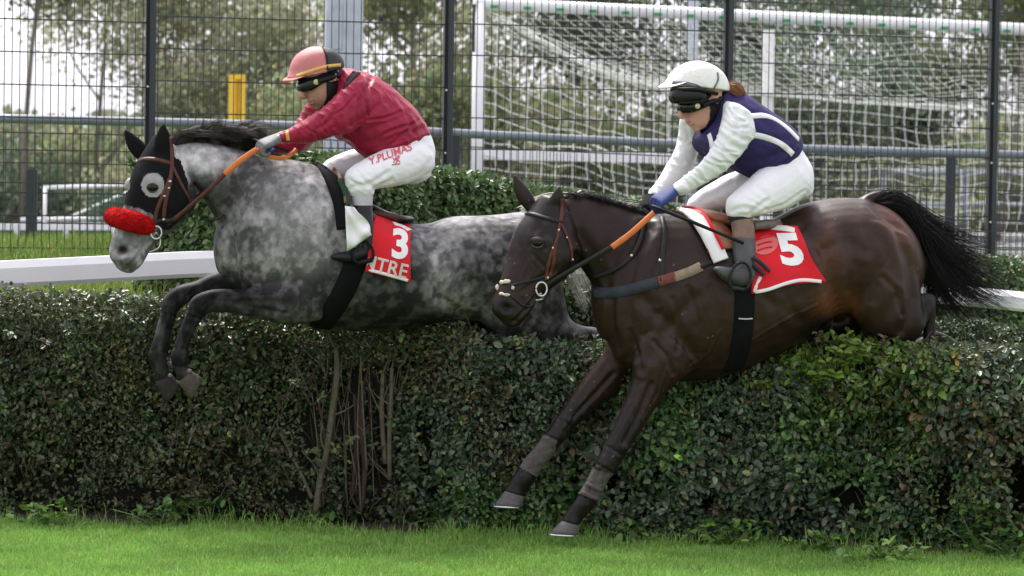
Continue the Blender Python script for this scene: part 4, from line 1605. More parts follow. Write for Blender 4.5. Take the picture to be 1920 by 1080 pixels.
def bush(px, D, w, h, n, cols, label, seed):
    rg = np.random.default_rng(seed)
    a = at(px, 300, D - 16.0)
    base = Vector((a.x, a.y, .98))
    o = empty('bush', base, label, 'bush', 'bushes along the far side of the sports ground')
    k = 40
    cc = np.stack([rg.uniform(-w, w, k), rg.uniform(-.6, .6, k), rg.random(k) ** .8 * h * .85], 1)
    cc[:, 2] *= 1 - .5 * (cc[:, 0] / w) ** 2
    idx = rg.integers(0, k, n)
    P = np.array(base) + cc[idx] + rg.normal(0, .26, (n, 3)) * np.array([1, 1, .8])
    P[:, 2] = np.maximum(P[:, 2], .99)
    L = .11 * rg.uniform(.6, 1.3, n)
    V, Fq = leaves(P, unit(n, rg), unit(n, rg) + np.array([0, -.4, .8]), L, L * .6)
    put('foliage', V, Fq, M['treeleaf'], o, smooth_shade=False, colors=rep(palette(n, rg, cols, [3, 3, 2, 1][:len(cols)], .25) * (.75 + .5 * vnoise(P, 1.3, seed)[:, None]), 6))
    mb = MB()
    for i in range(14):
        q = Vector(cc[i]) + base
        mb.tube([base + Vector((rg.uniform(-.3, .3) + cc[i][0] * .5, 0, 0)), base.lerp(q, .5) + Vector((cc[i][0] * .3, 0, 0)), q], [.05, .035, .015], 5, 3)
    mb.build('branches', M['bark'], o)
BL = [('dark bush at the left edge beyond the pitch', -40, DK), ('dark green bush behind the small training goal', 150, GRN), ('olive bush under the sparse autumn tree', 330, OL),
      ('olive bush behind the yellow frame foot', 490, OL), ('green bush behind the floodlight mast', 660, GRN), ('dark green bush left of the goal post', 800, DK),
      ('brownish bush behind the goal side net', 990, OL), ('green bush in the middle of the goal', 1160, GRN), ('dark bush left of the white stanchion', 1340, DK),
      ('dark bush right of the white stanchion', 1520, DK), ('yellowish bush seen through the back net', 1650, OL), ('dark bush by the last fence post', 1790, DK), ('green bush at the right edge beyond the goal', 1940, GRN)]
for i, (lab, px, cols) in enumerate(BL):
    bush(px, 50 + (i * 37 % 8), 1.15, 1.35 + .6 * ((i * 53) % 7) / 7, 3600, cols, lab, 60 + i)

# far wood closing the view
def far_wood():
    rg = np.random.default_rng(90)
    n = 62000
    X = rg.uniform(-60, 60, n)
    top = 1.3 + 1.2 * vnoise(np.stack([X, 0 * X, 0 * X], 1), .35, 3) + .7 * vnoise(np.stack([X, 0 * X, 0 * X], 1), 1.1, 4)
    Z = .98 + rg.random(n) ** .9 * top
    Y = 66 + rg.uniform(-1.5, 1.5, n)
    P = np.stack([X, Y, Z], 1)
    L = .26 * rg.uniform(.6, 1.4, n)
    V, Fq = leaves(P, unit(n, rg), unit(n, rg) + np.array([0, -.5, .7]), L, L * .7)
    o = put('far_wood', V, Fq, M['treeleaf'], None, (0, 66, .98), smooth_shade=False, colors=rep(palette(n, rg, [(.24, .26, .17), (.28, .29, .19), (.19, .22, .14)], [1, 1, 1], .3), 6))
    tag(o, kind='stuff')
far_wood()
# ------------------------------------------------------------------ horses
PG = Plane(600, -0.10, 14)          # plane of the grey horse and its rider
PD = Plane(1350, -0.42, 14)         # plane of the bay horse and its rider
VOX = 0.0072

def horse_mesh(P, parts, head, hn, vox=VOX, it=10, extra=None):
    mb = MB()
    for st in parts:
        limb(mb, P, st, 7, 32, 2.1)
    nb = (Matrix.Rotation(R(hn), 3, 'Z') @ P.n)
    for st in head:
        limb(mb, P, st, 5, 26, 2.25, nb=nb)
    if extra:
        extra(mb, nb)
    return remesh(mb, vox, it, .5, .002)

def ear(mb, P, base, mid, tip, w, k0, k1, nb):
    b, m, t = P.pt(*base, k0), P.pt(*mid, (k0 + k1) / 2), P.pt(*tip, k1)
    d = (t - b).normalized()
    s = d.cross(P.n).normalized()
    rings = []
    for f, ww in ((-.15, .8), (0, .9), (.2, 1.05), (.45, 1.0), (.7, .68), (.88, .34), (1.0, .07)):
        c = (b * (1 - f) * (1 - f) + m * 2 * f * (1 - f) + t * f * f) if f >= 0 else b + d * f * (t - b).length
        rings.append(ring(c, s * w * ww, P.n * w * .62 * ww, 12))
    mb.loft(rings)

def hoof(name, P, cor, base, k, w0, w1, mat, root, shoe=True):
    """cor/base: two outline points each (toe side first)"""
    mb = MB()
    rings = []
    for f in (0, .04, .35, .7, .97, 1.0):
        a = [cor[0] * (1 - f) + base[0] * f, cor[1] * (1 - f) + base[1] * f]
        b = [cor[2] * (1 - f) + base[2] * f, cor[3] * (1 - f) + base[3] * f]
        p, q = P.pt(*a, k), P.pt(*b, k)
        e = .93 if f in (0, 1.0) else 1
        bul = 1.03 if f == .04 else 1
        rings.append(ring((p + q) / 2, (p - q) / 2 * e * bul, P.n * (w0 * (1 - f) + w1 * f) * e * bul, 22, 2.2))
    mb.loft(rings)
    h = mb.build(name, mat, root)
    if shoe:
        mb = MB()
        p, q = P.pt(base[0], base[1], k), P.pt(base[2], base[3], k)
        c = (p + q) / 2
        A, B = (p - q) / 2, P.n * w1
        dn = ((P.pt(base[0], base[1], k) + P.pt(base[2], base[3], k)) / 2 - (P.pt(cor[0], cor[1], k) + P.pt(cor[2], cor[3], k)) / 2).normalized()
        pts = [c + A * math.cos(t) * .93 + B * math.sin(t) * .93 + dn * .003 for t in np.linspace(-2.5, 2.5, 22)]
        mb.tube(pts, .0055, 6)
        mb.build('horseshoe', M['steel'], h)
    return h

def ground_under(P, px):
    p = P.pt(px, 600)
    return Vector((p.x, p.y, 0))

# ---------------------------------------------------------------- grey
def grey_horse():
    P = PG
    torso = [(420, 405, 428, 520, 0, .11), (448, 335, 455, 562, 0, .19), (500, 303, 505, 592, 0, .235), (560, 302, 562, 607, 0, .265), (620, 326, 622, 617, 0, .28),
             (680, 378, 700, 621, 0, .295), (740, 414, 768, 615, 0, .295), (798, 420, 822, 604, 0, .285), (848, 407, 866, 604, 0, .285),
             (905, 405, 930, 612, 0, .285), (952, 401, 985, 618, 0, .265), (990, 398, 1030, 580, 0, .22), (1018, 415, 1050, 535, 0, .14)]
    neck = [(322, 275, 366, 350, 0, .075), (352, 268, 388, 382, 0, .085), (395, 268, 408, 418, 0, .10), (436, 277, 416, 452, 0, .12), (480, 289, 424, 495, 0, .15), (530, 298, 450, 540, 0, .18)]
    nearf = [(575, 470, 600, 600, .14, .09), (520, 522, 545, 608, .16, .078), (462, 542, 482, 597, .17, .058), (420, 542, 432, 586, .17, .05), (390, 545, 404, 585, .17, .045),
             (362, 558, 386, 588, .17, .043), (352, 582, 379, 599, .17, .037), (340, 612, 366, 618, .17, .029), (327, 648, 353, 652, .17, .028), (320, 671, 352, 672, .17, .034), (327, 692, 352, 688, .17, .028), (334, 712, 357, 694, .17, .031)]
    farf = [(500, 490, 520, 585, -.12, .085), (440, 500, 450, 570, -.13, .07), (400, 512, 412, 560, -.13, .053), (365, 528, 376, 562, -.13, .047), (333, 537, 352, 567, -.13, .045),
            (307, 558, 333, 584, -.13, .043), (302, 583, 330, 594, -.13, .037), (292, 622, 320, 627, -.13, .03), (282, 655, 312, 658, -.13, .028), (278, 672, 312, 675, -.13, .034), (288, 695, 315, 694, -.13, .028), (293, 714, 322, 704, -.13, .031)]
    hind = [(925, 430, 1040, 470, .12, .13), (890, 520, 1054, 540, .13, .13), (900, 600, 1062, 582, .13, .11), (975, 652, 1072, 601, .13, .085), (1035, 648, 1090, 611, .13, .06), (1085, 642, 1112, 614, .13, .045), (1112, 640, 1131, 618, .13, .04),
            (1150, 655, 1160, 628, .13, .032), (1190, 672, 1198, 648, .13, .03)]
    farh = [(900, 480, 1010, 500, -.12, .12), (868, 570, 1000, 590, -.13, .12), (885, 640, 995, 620, -.13, .10), (960, 655, 1010, 622, -.13, .08), (1040, 656, 1065, 630, -.13, .05), (1085, 655, 1105, 630, -.13, .042), (1150, 672, 1160, 645, -.13, .032)]
    # the head is turned a little towards the viewer
    head = [[(288, 262, 332, 290, .02, .066), (266, 296, 353, 332, .03, .088), (252, 326, 360, 364, .04, .100), (242, 358, 356, 393, .05, .094), (232, 392, 335, 423, .06, .076),
             (221, 420, 303, 446, .07, .063), (212, 446, 282, 466, .08, .058), (207, 466, 271, 484, .085, .060), (208, 482, 263, 497, .09, .054), (218, 497, 252, 507, .09, .036)],
            [(330, 322, 362, 388, .03, .085), (318, 368, 350, 404, .045, .08)],
            [(275, 460, 292, 440, .075, .04), (257, 496, 268, 484, .085, .042), (247, 506, 260, 500, .09, .03)]]
    def extra(mb, nb):
        ear(mb, P, (304, 284), (306, 262), (306, 231), .036, .075, .085, nb)
        ear(mb, P, (270, 292), (250, 270), (234, 243), .034, -.06, -.075, nb)
    V, Q, N = horse_mesh(P, [torso, neck, nearf, farf, hind, farh], head, 16, extra=extra)
    N = vnormals(V, Q)
    V = sculpt(V, N, creases=[
        ([(440, 445), (437, 490), (447, 540)], 7, -.010), ([(462, 435), (468, 490), (488, 545)], 8, -.010), ([(430, 300), (420, 360), (418, 410)], 10, -.010),
        ([(575, 320), (545, 370), (520, 430), (505, 500)], 14, -.008), ([(505, 540), (560, 520), (610, 470), (640, 400)], 14, -.007),
        ([(808, 520), (825, 560), (890, 600)], 8, -.010), ([(800, 450), (820, 500), (825, 555)], 16, -.008), ([(870, 430), (930, 470), (960, 560)], 18, -.007),
        ([(362, 352), (372, 372), (392, 392), (415, 412)], 6, -.009), ([(400, 560), (470, 566), (540, 565)], 6, -.006), ([(460, 580), (520, 585)], 5, -.005), ([(340, 600), (334, 650)], 3, -.004),
        ([(292, 605), (300, 650)], 3, -.003), ([(268, 440), (290, 425), (320, 400)], 5, -.004), ([(225, 420), (250, 440), (262, 460)], 6, -.003), ([(280, 450), (262, 474), (244, 496), (238, 504)], 2.6, -.009), ([(312, 588), (303, 622), (296, 654)], 3, -.005), ([(364, 596), (353, 625), (343, 656)], 3, -.005), ([(372, 540), (350, 556), (345, 575)], 3, -.005), ([(352, 592), (366, 596), (380, 600)], 2.5, -.005), ([(304, 586), (318, 590), (330, 594)], 2.5, -.005), ([(326, 652), (340, 655), (352, 656)], 3, -.004), ([(283, 657), (298, 660), (312, 661)], 3, -.004), ([(322, 684), (338, 688), (352, 684)], 2.5, -.004), ([(420, 552), (395, 560), (380, 575)], 3, -.004), ([(520, 548), (470, 552), (420, 556)], 3, -.005), ([(540, 588), (490, 578), (440, 570)], 3, -.005)],
        lumps=[(600, 430, 60, 90, 20, .014), (500, 400, 40, 90, -10, .012), (560, 560, 40, 26, 0, .012), (730, 520, 80, 70, 0, .008), (900, 460, 60, 50, 0, .014), (330, 385, 22, 22, 0, .007),
               (285, 340, 20, 12, 10, .010), (230, 469, 9, 8, -20, -.024), (238, 462, 10, 5, 20, .006), (215, 487, 10, 6, 20, .004), (242, 499, 8, 3, 20, -.006), (360, 572, 14, 12, 0, .006), (315, 572, 13, 12, 0, .004), (470, 560, 50, 12, 5, .006)])
    N = vnormals(V, Q)
    PX = proj(V)
    # coat: dark grey legs, belly and points, pale shoulder, neck and flank with dapples; barrel shading and bright rump rim painted in
    l = blobs(PX, .075, [
        (390, 300, 95, 36, 12, .46, .95), (335, 300, 26, 40, 0, .46, .9), (420, 352, 66, 38, -30, .045, .92), (470, 320, 26, 36, 0, .08, .5), (380, 385, 30, 26, 30, .03, .8), (455, 400, 40, 50, 0, .07, .7),
        (560, 390, 95, 80, -20, .43, .95), (620, 340, 34, 40, 0, .20, .5), (590, 470, 80, 60, -10, .42, .85), (500, 500, 50, 60, 0, .19, .8), (430, 480, 20, 60, 0, .25, .8), (520, 330, 40, 26, 0, .28, .6),
        (640, 520, 34, 80, 10, .12, .6), (560, 585, 60, 26, 0, .16, .6), (570, 545, 50, 26, 0, .08, .6), (700, 550, 110, 56, 5, .045, .85), (720, 600, 130, 26, 0, .03, .8), (770, 470, 50, 40, 0, .05, .6), (700, 520, 120, 70, 0, .045, .55), (640, 450, 30, 60, 0, .16, .5),  # barrel patches darkened to carry its shading
        (830, 500, 30, 70, -15, .34, .85), (850, 560, 60, 36, 35, .26, .75), (800, 435, 26, 30, 0, .20, .6), (890, 455, 80, 44, 8, .10, .75), (945, 520, 60, 60, 0, .055, .75), (870, 410, 110, 10, -4, .30, .7), (980, 385, 34, 20, -30, .55, .9),  # thin pale strip along the back is the rump's lit rim, painted in
        (900, 625, 110, 36, 5, .02, .9), (1040, 590, 40, 50, 0, .055, .6), (1100, 625, 60, 22, 10, .09, .7),
        (470, 560, 95, 34, 4, .018, .92), (380, 555, 90, 50, 0, .010, .98), (320, 640, 80, 90, 0, .009, .98), (298, 625, 9, 46, 8, .10, .55), (330, 640, 40, 20, 0, .02, .5), (370, 560, 60, 40, 0, .016, .6),
        (240, 450, 46, 60, -18, .36, .97), (265, 410, 34, 34, 0, .33, .8), (217, 492, 16, 12, 20, .12, .7), (248, 503, 14, 8, 10, .10, .6), (262, 492, 7, 9, 0, .62, .8)])
    S3 = V.copy()
    d1 = smooth(.34, .66, fbm(S3 + .03 * np.stack([vnoise(S3, 12, 1), vnoise(S3, 12, 2), vnoise(S3, 12, 3)], 1), 20, 5, 4))
    d2 = smooth(.30, .72, fbm(S3 * np.array([1, 1, .7]), 46, 8, 3))
    d3 = fbm(S3, 5, 12, 2)
    amp = np.clip(l * 1.15 + .006, 0, .22)
    l2 = l * (.66 + .8 * (d3 - .32)) + amp * (d1 - .5) * .80 + amp * .60 * (d2 - .5)
    wd = worley(S3, 21, 41)
    dap = smooth(.46, .26, wd) * (.5 + .8 * vnoise(S3, 7, 5)) * smooth(640, 760, PX[:, 0]) * smooth(.04, .06, l) * (l < .2)
    l2 = l2 + dap * .055
    l2 = np.maximum(l2, l * .42)
    l2 = np.clip(l2, .0045, .7)
    C = np.stack([l2 * 1.02, l2 * .985, l2 * 1.01], 1)
    warm = blobs(PX, 0.0, [(500, 420, 160, 140, 0, 1, .5)]) * (d1 > .5)
    C = C * (1 - warm[:, None] * np.array([0, .06, .03]))
    nost = np.exp(-(((PX[:, 0] - 230) / 12.5) ** 2 + ((PX[:, 1] - 468) / 10) ** 2) ** 2)[:, None] * (facing(V, N) > .05)[:, None]
    C = C * (1 - nost) + np.array([.02, .012, .012]) * nost
    inner = np.exp(-(((PX[:, 0] - 224) / 4) ** 2 + ((PX[:, 1] - 474) / 3.5) ** 2))[:, None] * .6
    C = C * (1 - inner) + np.array([.16, .06, .06]) * inner
    hz = put('horse', V, Q, M['coat'], None, ground_under(P, 640), colors=C)
    tag(hz, 'dappled grey horse with black hood and red noseband, jumping in the lead', 'horse', 'racehorses jumping the hedge')
    bv = bvh_of(V, Q)
    # black hood with round eye holes
    hoodpoly = [(226, 240), (300, 225), (318, 232), (322, 290), (338, 300), (352, 340), (354, 380), (350, 398), (335, 416), (315, 432), (303, 430), (296, 415), (285, 403), (262, 392), (226, 384), (224, 352), (240, 300)]
    m = inpoly(PX, hoodpoly)
    c = P.pt(285, 347, .1)
    eyeh = ((PX[:, 0] - 287) / 20.5) ** 2 + ((PX[:, 1] - 347) / 22) ** 2 < 1
    m &= ~(eyeh & (facing(V, N) > .1))
    far_eye = ((PX[:, 0] - 236) / 9) ** 2 + ((PX[:, 1] - 347) / 14) ** 2 < 1
    m &= ~far_eye
    hv, hq = shell(V, Q, N, m, .0045)
    put('hood', hv, hq, M['blackcloth'], hz)
    # pale skin of the eye surround, eyeball, lids
    m2 = (((PX[:, 0] - 287) / 23) ** 2 + ((PX[:, 1] - 347) / 25) ** 2 < 1) & (facing(V, N) > .05)
    hv, hq = shell(V, Q, N, m2, .002)
    put('eye_surround', hv, hq, mk('pale eyelid coat', (.27, .265, .26), .6, .15, 40, .3, 150), hz)
    mb = MB()
    mb.ellipsoid(P.pt(246, 347, -.058), P.u * .030, P.n * .034, Vector((0, 0, .036)), 16, 12)
    mb.build('eye_surround', bpy.data.materials['pale eyelid coat'], hz)
    for far in (False, True):
        l_, n_ = hit(bv, 286, 352, P)
        if far:
            q0 = Matrix.Rotation(R(16), 3, 'Z') @ P.n
            pc = P.pt(298, 352, .04)
            l_ = l_ - q0 * (2 * (l_ - pc).dot(q0)); n_ = n_ - q0 * (2 * n_.dot(q0))
        mb = MB()
        mb.ellipsoid(l_ - n_ * .010, Vector((.031, 0, 0)), Vector((0, .026, 0)), Vector((0, 0, .024)), 18, 12)
        e = mb.build('eye', M['eye'], hz)
        mb = MB()
        s = Vector((0, 0, 1))
        t = n_.cross(s).normalized()
        for sg in (1, -1):
            pts = [l_ + t * (.024 * math.cos(a)) + s * (.019 * sg * math.sin(a)) + n_ * (.004 * math.sin(a)) for a in np.linspace(.1, 3.04, 9)]
            mb.tube(pts, [.002, .003, .004, .0045, .005, .0045, .004, .003, .002], 6)
        mb.build('eyelid', mk('dark eyelid', (.03, .026, .026), .5, .2, 40, .2, 120) if sg and not far else M['blackleather'], hz)
    # hooves
    h1 = hoof('hoof', P, (334, 716, 357, 694), (357, 752, 378, 708), .17, .034, .046, M['hoofpale'], hz, False)
    h2 = hoof('hoof', P, (292, 716, 321, 702), (310, 758, 338, 722), -.13, .034, .046, M['hoofdark'], hz, False)
    for hh, a, b_, k in ((h1, (350, 690), (366, 700), .17), (h2, (314, 699), (328, 712), -.13)):
        mb = MB()
        mb.ellipsoid(P.pt(a[0] + 3, a[1] + 6, k + .012), P.u * .017, P.n * .018, Vector((0, 0, .013)), 14, 10)
        mb.ellipsoid(P.pt(b_[0] + 1, b_[1] + 6, k - .012), P.u * .016, P.n * .018, Vector((0, 0, .013)), 14, 10)
        mb.build('heel_bulb', M['heel'], hh)
    hoof('hoof', P, (1222, 700, 1230, 676), (1262, 716, 1262, 672), .13, .034, .05, M['hoof'], hz)
    hoof('hoof', P, (1180, 700, 1190, 676), (1222, 716, 1222, 672), -.13, .034, .05, M['hoof'], hz)
    for k, a in ((.13, (1190, 660)), (-.13, (1150, 660))):
        mb = MB(); mb.tube([P.pt(a[0] - 4, a[1] - 2, k), P.pt(a[0] + 38, a[1] + 28, k)], [.032, .033], 12); mb.build('pastern', M['coat'], hz, colors=np.full((len(mb.v), 3), .02))
    # bridle
    br = MB()
    hd = bv
    strap(br, hd, P, [(252, 304), (268, 299), (290, 299), (312, 304), (324, 309)], .020, .005, 8)
    b = br.build('bridle', M['leather'], hz)
    def sub(name, paths, w, mt='leather', th=.004, lift=.006):
        mb = MB()
        for p in paths:
            strap(mb, hd, P, p, w, th, 8, lift=lift)
        return mb.build(name, M[mt], b)
    sub('headpiece', [[(317, 258), (322, 290), (322, 312)]], .02)
    sub('cheekpiece', [[(322, 310), (318, 345), (311, 375), (306, 410)], [(318, 335), (306, 365), (294, 395), (288, 425)]], .019)
    sub('throat_lash', [[(323, 312), (336, 340), (350, 365), (358, 382)]], .014)
    sub('noseband_strap', [[(280, 425), (300, 414), (318, 414), (335, 406), (348, 392), (354, 384)]], .024, 'leatherdark')
    for p, rr in (((318, 341), .010), ((308, 368), .009), ((357, 381), .011), ((306, 411), .010), ((316, 353), .008)):
        l_, n_ = hit(hd, p[0], p[1], P)
        mb = MB()
        mb.ellipsoid(l_ + n_ * .010, Vector((rr * .8, 0, 0)), Vector((0, .004, 0)), Vector((0, 0, rr * .6)), 10, 6)
        mb.build('buckle', M['steel'], b)
    # fluffy red noseband, a roll across the nose
    mb = MB()
    pts, rr = [], []
    for (x, y, k, r) in ((218, 404, -.055, .030), (212, 407, .0, .043), (220, 408, .09, .048), (236, 412, .155, .050), (254, 417, .165, .050), (270, 423, .150, .046), (281, 427, .11, .034)):
        pts.append(P.pt(x, y, k)); rr.append(r)
    mb.tube(pts, rr, 18, 5)
    fv, fq, fn = remesh(mb, .007, 5, .5)
    fv = fv + fn * ((fbm(fv, 60, 3, 3) - .5) * .012 + (fbm(fv, 18, 5, 2) - .5) * .008)[:, None]
    put('fleece_noseband', fv, fq, M['fleece'], b)
    rg2 = np.random.default_rng(4)
    sel = rg2.choice(len(fv), 5000)
    T = fn[sel] + rg2.normal(0, .8, (5000, 3))
    V3, F3 = leaves(fv[sel] - fn[sel] * .003, T, unit(5000, rg2), rg2.uniform(.005, .010, 5000), np.full(5000, .0018), 0)
    put('fleece_fibres', V3, F3, M['fleece'], b, smooth_shade=False)
    # bit
    mb = MB()
    c, n_ = hit(hd, 292, 436, P)
    c = c + P.n * .012
    s, u = P.u, Vector((0, 0, 1))
    mb.tube([c + s * .026 * math.cos(t) + u * .03 * math.sin(t) for t in np.linspace(0, 6.283, 24)], .0045, 8)
    c2 = P.pt(285, 452, .11)
    mb.tube([c, P.pt(283, 446, .12), P.pt(272, 462, .11)], .004, 7, 4)
    mb.tube([c, P.pt(300, 446, .12), P.pt(299, 462, .12), P.pt(288, 470, .12), P.pt(276, 472, .11)], .0035, 7, 4)
    mb.build('bit_ring', M['steel'], b)
    # reins
    def rein(pts, w, mt, nm='rein', th=.003, nn=None, par=b):
        mb = MB()
        q = spline([np.array(tuple(P.pt(*p))) for p in pts], 8)
        nn = nn or P.n
        ribbon(mb, [(Vector(p), nn) for p in q], w, th)
        return mb.build(nm, M[mt], par)
    rein([(297, 432, .12), (330, 408, .14), (360, 383, .16), (395, 352, .18), (424, 324, .19)], .020, 'leather')
    rein([(421, 327, .19), (448, 303, .19), (466, 290, .18), (482, 280, .17)], .026, 'orange', 'rein_grip', .005)
    rein([(482, 280, .17), (500, 292, .15), (530, 297, .14), (548, 288, .13), (555, 280, .1)], .02, 'orange', 'rein_grip', .004)
    rein([(285, 430, -.02), (330, 400, -.08), (395, 345, -.12), (440, 300, -.13), (485, 276, -.1)], .018, 'leather')
    # martingale piece on the throat
    rein([(380, 411, .10), (394, 412, .115), (408, 410, .125), (420, 402, .13)], .010, 'leatherdark', 'martingale')
    # mane streaming back along the crest
    gs = []
    for i, x in enumerate(np.linspace(322, 462, 9)):
        y = np.interp(x, [318, 340, 395, 440, 500], [262, 266, 268, 276, 292])
        k = .02 * math.sin(i * 2.1)
        top = np.interp(x, [322, 360, 420, 500], [18, 24, 36, 18])
        gs.append([P.pt(x, y + 5, 0), P.pt(x + 12, y - top * .6, .02 + k), P.pt(x + 42, y - top * 1.0, .03 + k), P.pt(x + 74, y - top * .62 + 2, .04 - k)])
    v, f = strands(gs, 1500, .0014, 5, .008, .035, 9, .016, .5, .15, 60, .75)
    put('mane', v, f, M['hairdark'], hz)
    gs = []
    for i, x in enumerate(np.linspace(322, 470, 8)):
        y = np.interp(x, [318, 340, 395, 440, 505], [263, 268, 270, 278, 294])
        gs.append([P.pt(x, y + 3, .0), P.pt(x + 12, y - 10, .02), P.pt(x + 30, y - 11, .04), P.pt(x + 50, y - 5, .05)])
    v, f = strands(gs, 700, .0015, 6, .007, .018, 8, .010, .5, .15, 40, .7)
    put('mane', v, f, M['hairblack'], hz)
    # pale tail
    gs = [[P.pt(985, 388, 0), P.pt(1030, 366, 0), P.pt(1100, 366, .02), P.pt(1165, 374, .03), P.pt(1208, 384, .03)],
          [P.pt(990, 392, 0), P.pt(1040, 380, 0), P.pt(1110, 385, 0), P.pt(1170, 392, 0), P.pt(1200, 398, 0)],
          [P.pt(990, 396, .02), P.pt(1040, 400, .05), P.pt(1080, 440, .08), P.pt(1095, 490, .10), P.pt(1120, 520, .10)],
          [P.pt(990, 400, .02), P.pt(1035, 420, .05), P.pt(1065, 470, .08), P.pt(1085, 520, .10), P.pt(1128, 585, .10)]]
    v, f = strands(gs, 1000, .0015, 8, .014, .05, 12, .02, .4, .2, 40, .7)
    put('tail', v, f, M['hairwhite'], hz)
    return hz, V, Q, N, bv
GH, GV, GQ, GN, GB = grey_horse()

